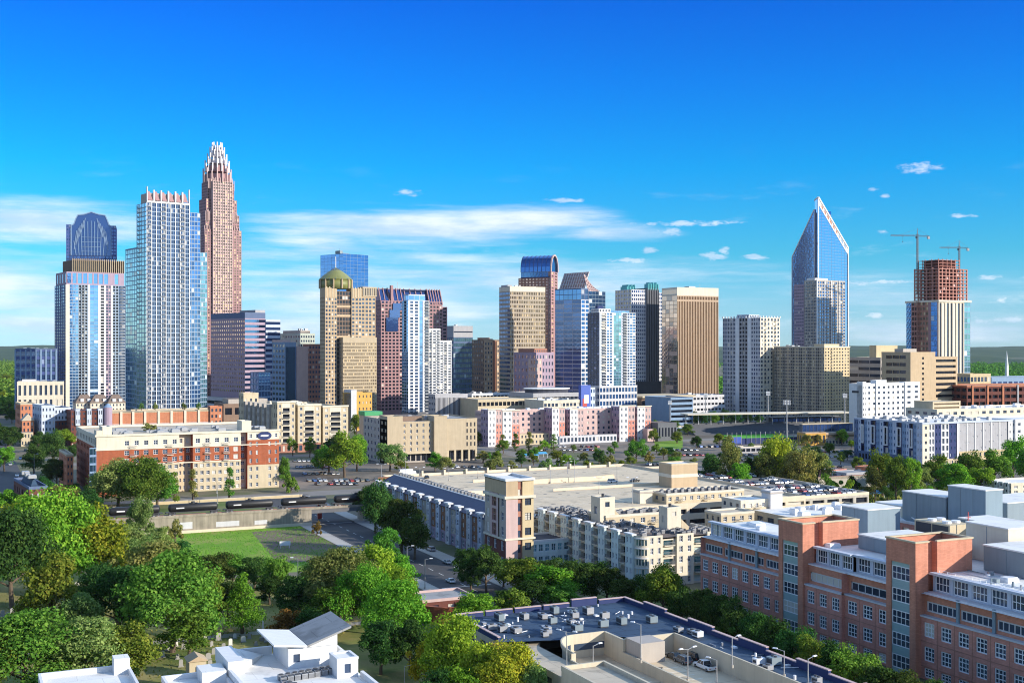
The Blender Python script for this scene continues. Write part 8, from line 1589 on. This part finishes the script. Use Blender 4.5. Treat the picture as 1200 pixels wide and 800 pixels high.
for k, (px, pb, z, pt_) in enumerate(gl_):
    x, y = P(px, pb, z); h = zat(pt_, depth(x, y))-z; lamp(x, y, z, max(5, h), -TH+(.6 if k % 2 else 2.6), f'pale lamp post on the stucco garage, {ordw(k+1)} from the left', 'lamp posts on the stucco garage', k in (0, 3))
for k, (px, pb, pt_) in enumerate(((447, 562, 544), (492, 562, 548), (526, 563, 549), (560, 560, 548), (601, 562, 545), (645, 566, 550), (665, 556, 541), (673, 565, 538), (702, 578, 560), (723, 568, 545), (741, 590, 560))):
    x, y = P(px, pb, 12.03); h = max(4, zat(pt_, depth(x, y))-12); lamp(x, y, 12.03, h, -TH, f'slim lamp post on the pale parking deck, {ordw(k+1)} from the left', 'lamp posts on the pale deck', True)
for k, (px, pb, pt_, lab) in enumerate(((349, 690, 654, 'grey street lamp with an arm at the near edge of the field'), (40, 562, 532, 'bent street lamp on the shaded left street'), (477, 672, 640, 'street lamp among dark trees by the shaded road'), (498, 690, 655, 'street lamp by the kerb before the brick forecourt'), (474, 815, 780, 'street lamp in the shade right of the white building'), (255, 590, 566, 'street lamp before the right half of the red brick block'), (475, 560, 540, 'street lamp before the beige office'), (18, 578, 560, 'pale post standing by the dark brick building roof'), (254, 578, 560, 'second street lamp before the red brick block'))):
    x, y = P(px, pb); lamp(x, y, 0, max(5, zat(pt_, depth(x, y))), -TH+(pi if k == 0 else 0), lab, 'street lamps')

# graves
grnd = random.Random(12); gs = []
for px, py in [(197, 762), (206, 757), (215, 760), (222, 752), (232, 757), (240, 751), (248, 757), (256, 750), (251, 766), (262, 762), (270, 756), (232, 770), (244, 772), (208, 772), (275, 748), (285, 752), (292, 748), (300, 756), (312, 752), (322, 758), (330, 750), (3, 722), (9, 724), (16, 736), (6, 738), (90, 686), (128, 690), (100, 694), (318, 745), (338, 762), (212, 781), (240, 785), (246, 779), (262, 776), (190, 770), (14, 718)]: gs.append((px, py))
gs.sort()
for k, (px, py) in enumerate(gs):
    x, y = P(px, py); o = thing('headstone', f'weathered headstone in the cemetery grass, {ordw(k+1)} from the left', 'headstone', (x, y, .03), grnd.uniform(-.15, .15)+pi/2*0, 'headstones in the cemetery'); w_, h_ = grnd.uniform(.7, 1.2), grnd.uniform(1.0, 2.0); mt = grnd.choice(['stone_white', 'stone_grey', 'stone_grey', 'stone_white'])
    m = MB(); n = 8; top = [(w_/2*cos(pi*i/n), h_-w_*.3+w_*.3*sin(pi*i/n)) for i in range(n+1)]; pf = [(-w_/2, .2), (w_/2, .2)]+top
    m.loft([[(a, .14, b) for a, b in pf], [(a, -.14, b) for a, b in pf]]); m.build('stone', MATS[mt], o); m = MB(); m.box(-w_/2-.15, w_/2+.15, -.3, .3, -.1, .2); m.build('base', MATS['stone_grey'], o)
x, y = P(222, 796); B = Bld('mausoleum', 'small pale stone mausoleum with a shallow gable beside the headstones', 'mausoleum', (x, y)); B.box(0, 3.6, 0, 4.4, 0, 3.8, 'cream', F=S(1, 1, .3, .6, 'glass_black', d=.3, up=-.3), L=None); m = MB(); m.loft([[(-.4, -.4, 3.8), (4.0, -.4, 3.8), (1.8, -.4, 4.9)], [(-.4, 4.8, 3.8), (4.0, 4.8, 3.8), (1.8, 4.8, 4.9)]]); B.one('roof', 'tan', m); m = MB(); m.box(-.3, 3.9, -.3, 4.7, 0, .3); B.one('plinth', 'stone_grey', m); B.done()
for px, py, h, lab in ((308, 750, 5.0, 'slim white obelisk beside the pointed bright tree'), (100, 700, 4.2, 'brown stone pillar monument under the bright trees')):
    x, y = P(px, py); o = thing('monument', lab, 'monument', (x, y, 0)); m = MB(); m.bar((0, 0, .8), (0, 0, h-.4), .42, 4, .26); m.bar((0, 0, h-.4), (0, 0, h), .26, 4, .02); m.build('shaft', MATS['stone_white' if px > 200 else 'tan'], o); m = MB(); m.box(-.7, .7, -.7, .7, 0, .8); m.build('base', MATS['stone_grey'], o)
x, y = P(334, 642); o = thing('field_sign', 'blank white sign board on two legs in the field', 'sign', (x, y, 0), -.2); m = MB(); m.box(-1.9, 1.9, -.06, .06, 1.0, 2.5); m.build('board', MATS['metal_white'], o); [(lambda q: q.build('leg', MATS['metal_white'], o))((lambda q: (q.box(s_-.07, s_+.07, -.05, .05, 0, 1.0), q)[1])(MB())) for s_ in (-1.5, 1.5)]
tree(371, 628, 13, 16, 'shrub', 'rust', 'brown withered bush alone on the bare earth of the field', None, name='bush')
x, y = P(336, 590); o = thing('signal_cabinet', 'red trackside cabinet standing by the tank cars', 'cabinet', (x, QV+9, ZV-6)); m = MB(); m.box(-.8, .8, -.5, .5, .2, 9.5); m.build('case', MATS['red_paint'], o); m = MB(); m.box(-1, 1, -.7, .7, 0, .2); m.build('base', MATS['concrete'], o)
for k, (px, py, w_, lab) in enumerate(((503, 538, 5, 'bright blue tarpaulin canopy in the lot before the pink complex'), (515, 536, 4, 'smaller blue canopy beside the larger in the lot'))):
    x, y = P(px+118, py); o = thing('canopy_tent', lab, 'canopy', (x, y, 0)); m = MB(); m.loft([[(-w_, -3, 2.6), (w_, -3, 2.6), (w_, 3, 2.6), (-w_, 3, 2.6)], [(-w_, -.2, 3.7), (w_, -.2, 3.7), (w_, .2, 3.7), (-w_, .2, 3.7)]]); m.build('canopy_roof', MATS['tarp_blue'], o)
    for sx_ in (-w_+.2, w_-.2):
        for sy_ in (-2.8, 2.8): m = MB(); m.cyl(sx_, sy_, 0, 2.6, .1, 6); m.build('leg', MATS['metal_white'], o)
# retaining walls and fences in the middle distance
for lb, p0, p1, q, h, mt in (('pale concrete retaining wall behind the parking deck at the right', 306, 420, 548, 3.0, 'concrete'), ('low tan wall along the street beyond the viaduct', 60, 150, 558, 1.2, 'sand')):
    m = MB(); m.box(p0, p1, q, q+.4, 0, h); o = thing('retaining_wall', lb, 'wall', (0, 0, 0)); m.build('wall', MATS[mt], o); m = MB(); m.box(p0-.1, p1+.1, q-.1, q+.5, h+.003, h+.2); m.build('coping', MATS['cream_pale'], o)

# ------------------------------------------------------------------ the air
HAZE = 1.3e-5
if HAZE:
    m_ = bpy.data.materials.new('haze'); m_.use_nodes = True; t_ = m_.node_tree; t_.nodes.clear(); n_ = NT(t_)
    pv = n_.n('VolumePrincipled'); pv.inputs['Color'].default_value = (.72, .84, 1, 1); pv.inputs['Density'].default_value = HAZE; ou = n_.n('OutputMaterial'); n_.l(pv.outputs[0], ou.inputs['Volume'])
    mb = MB(); mb.box(-9000, 15000, -400, 15000, -40, 420); tag(mb.build('haze', m_), None, None, kind='stuff')
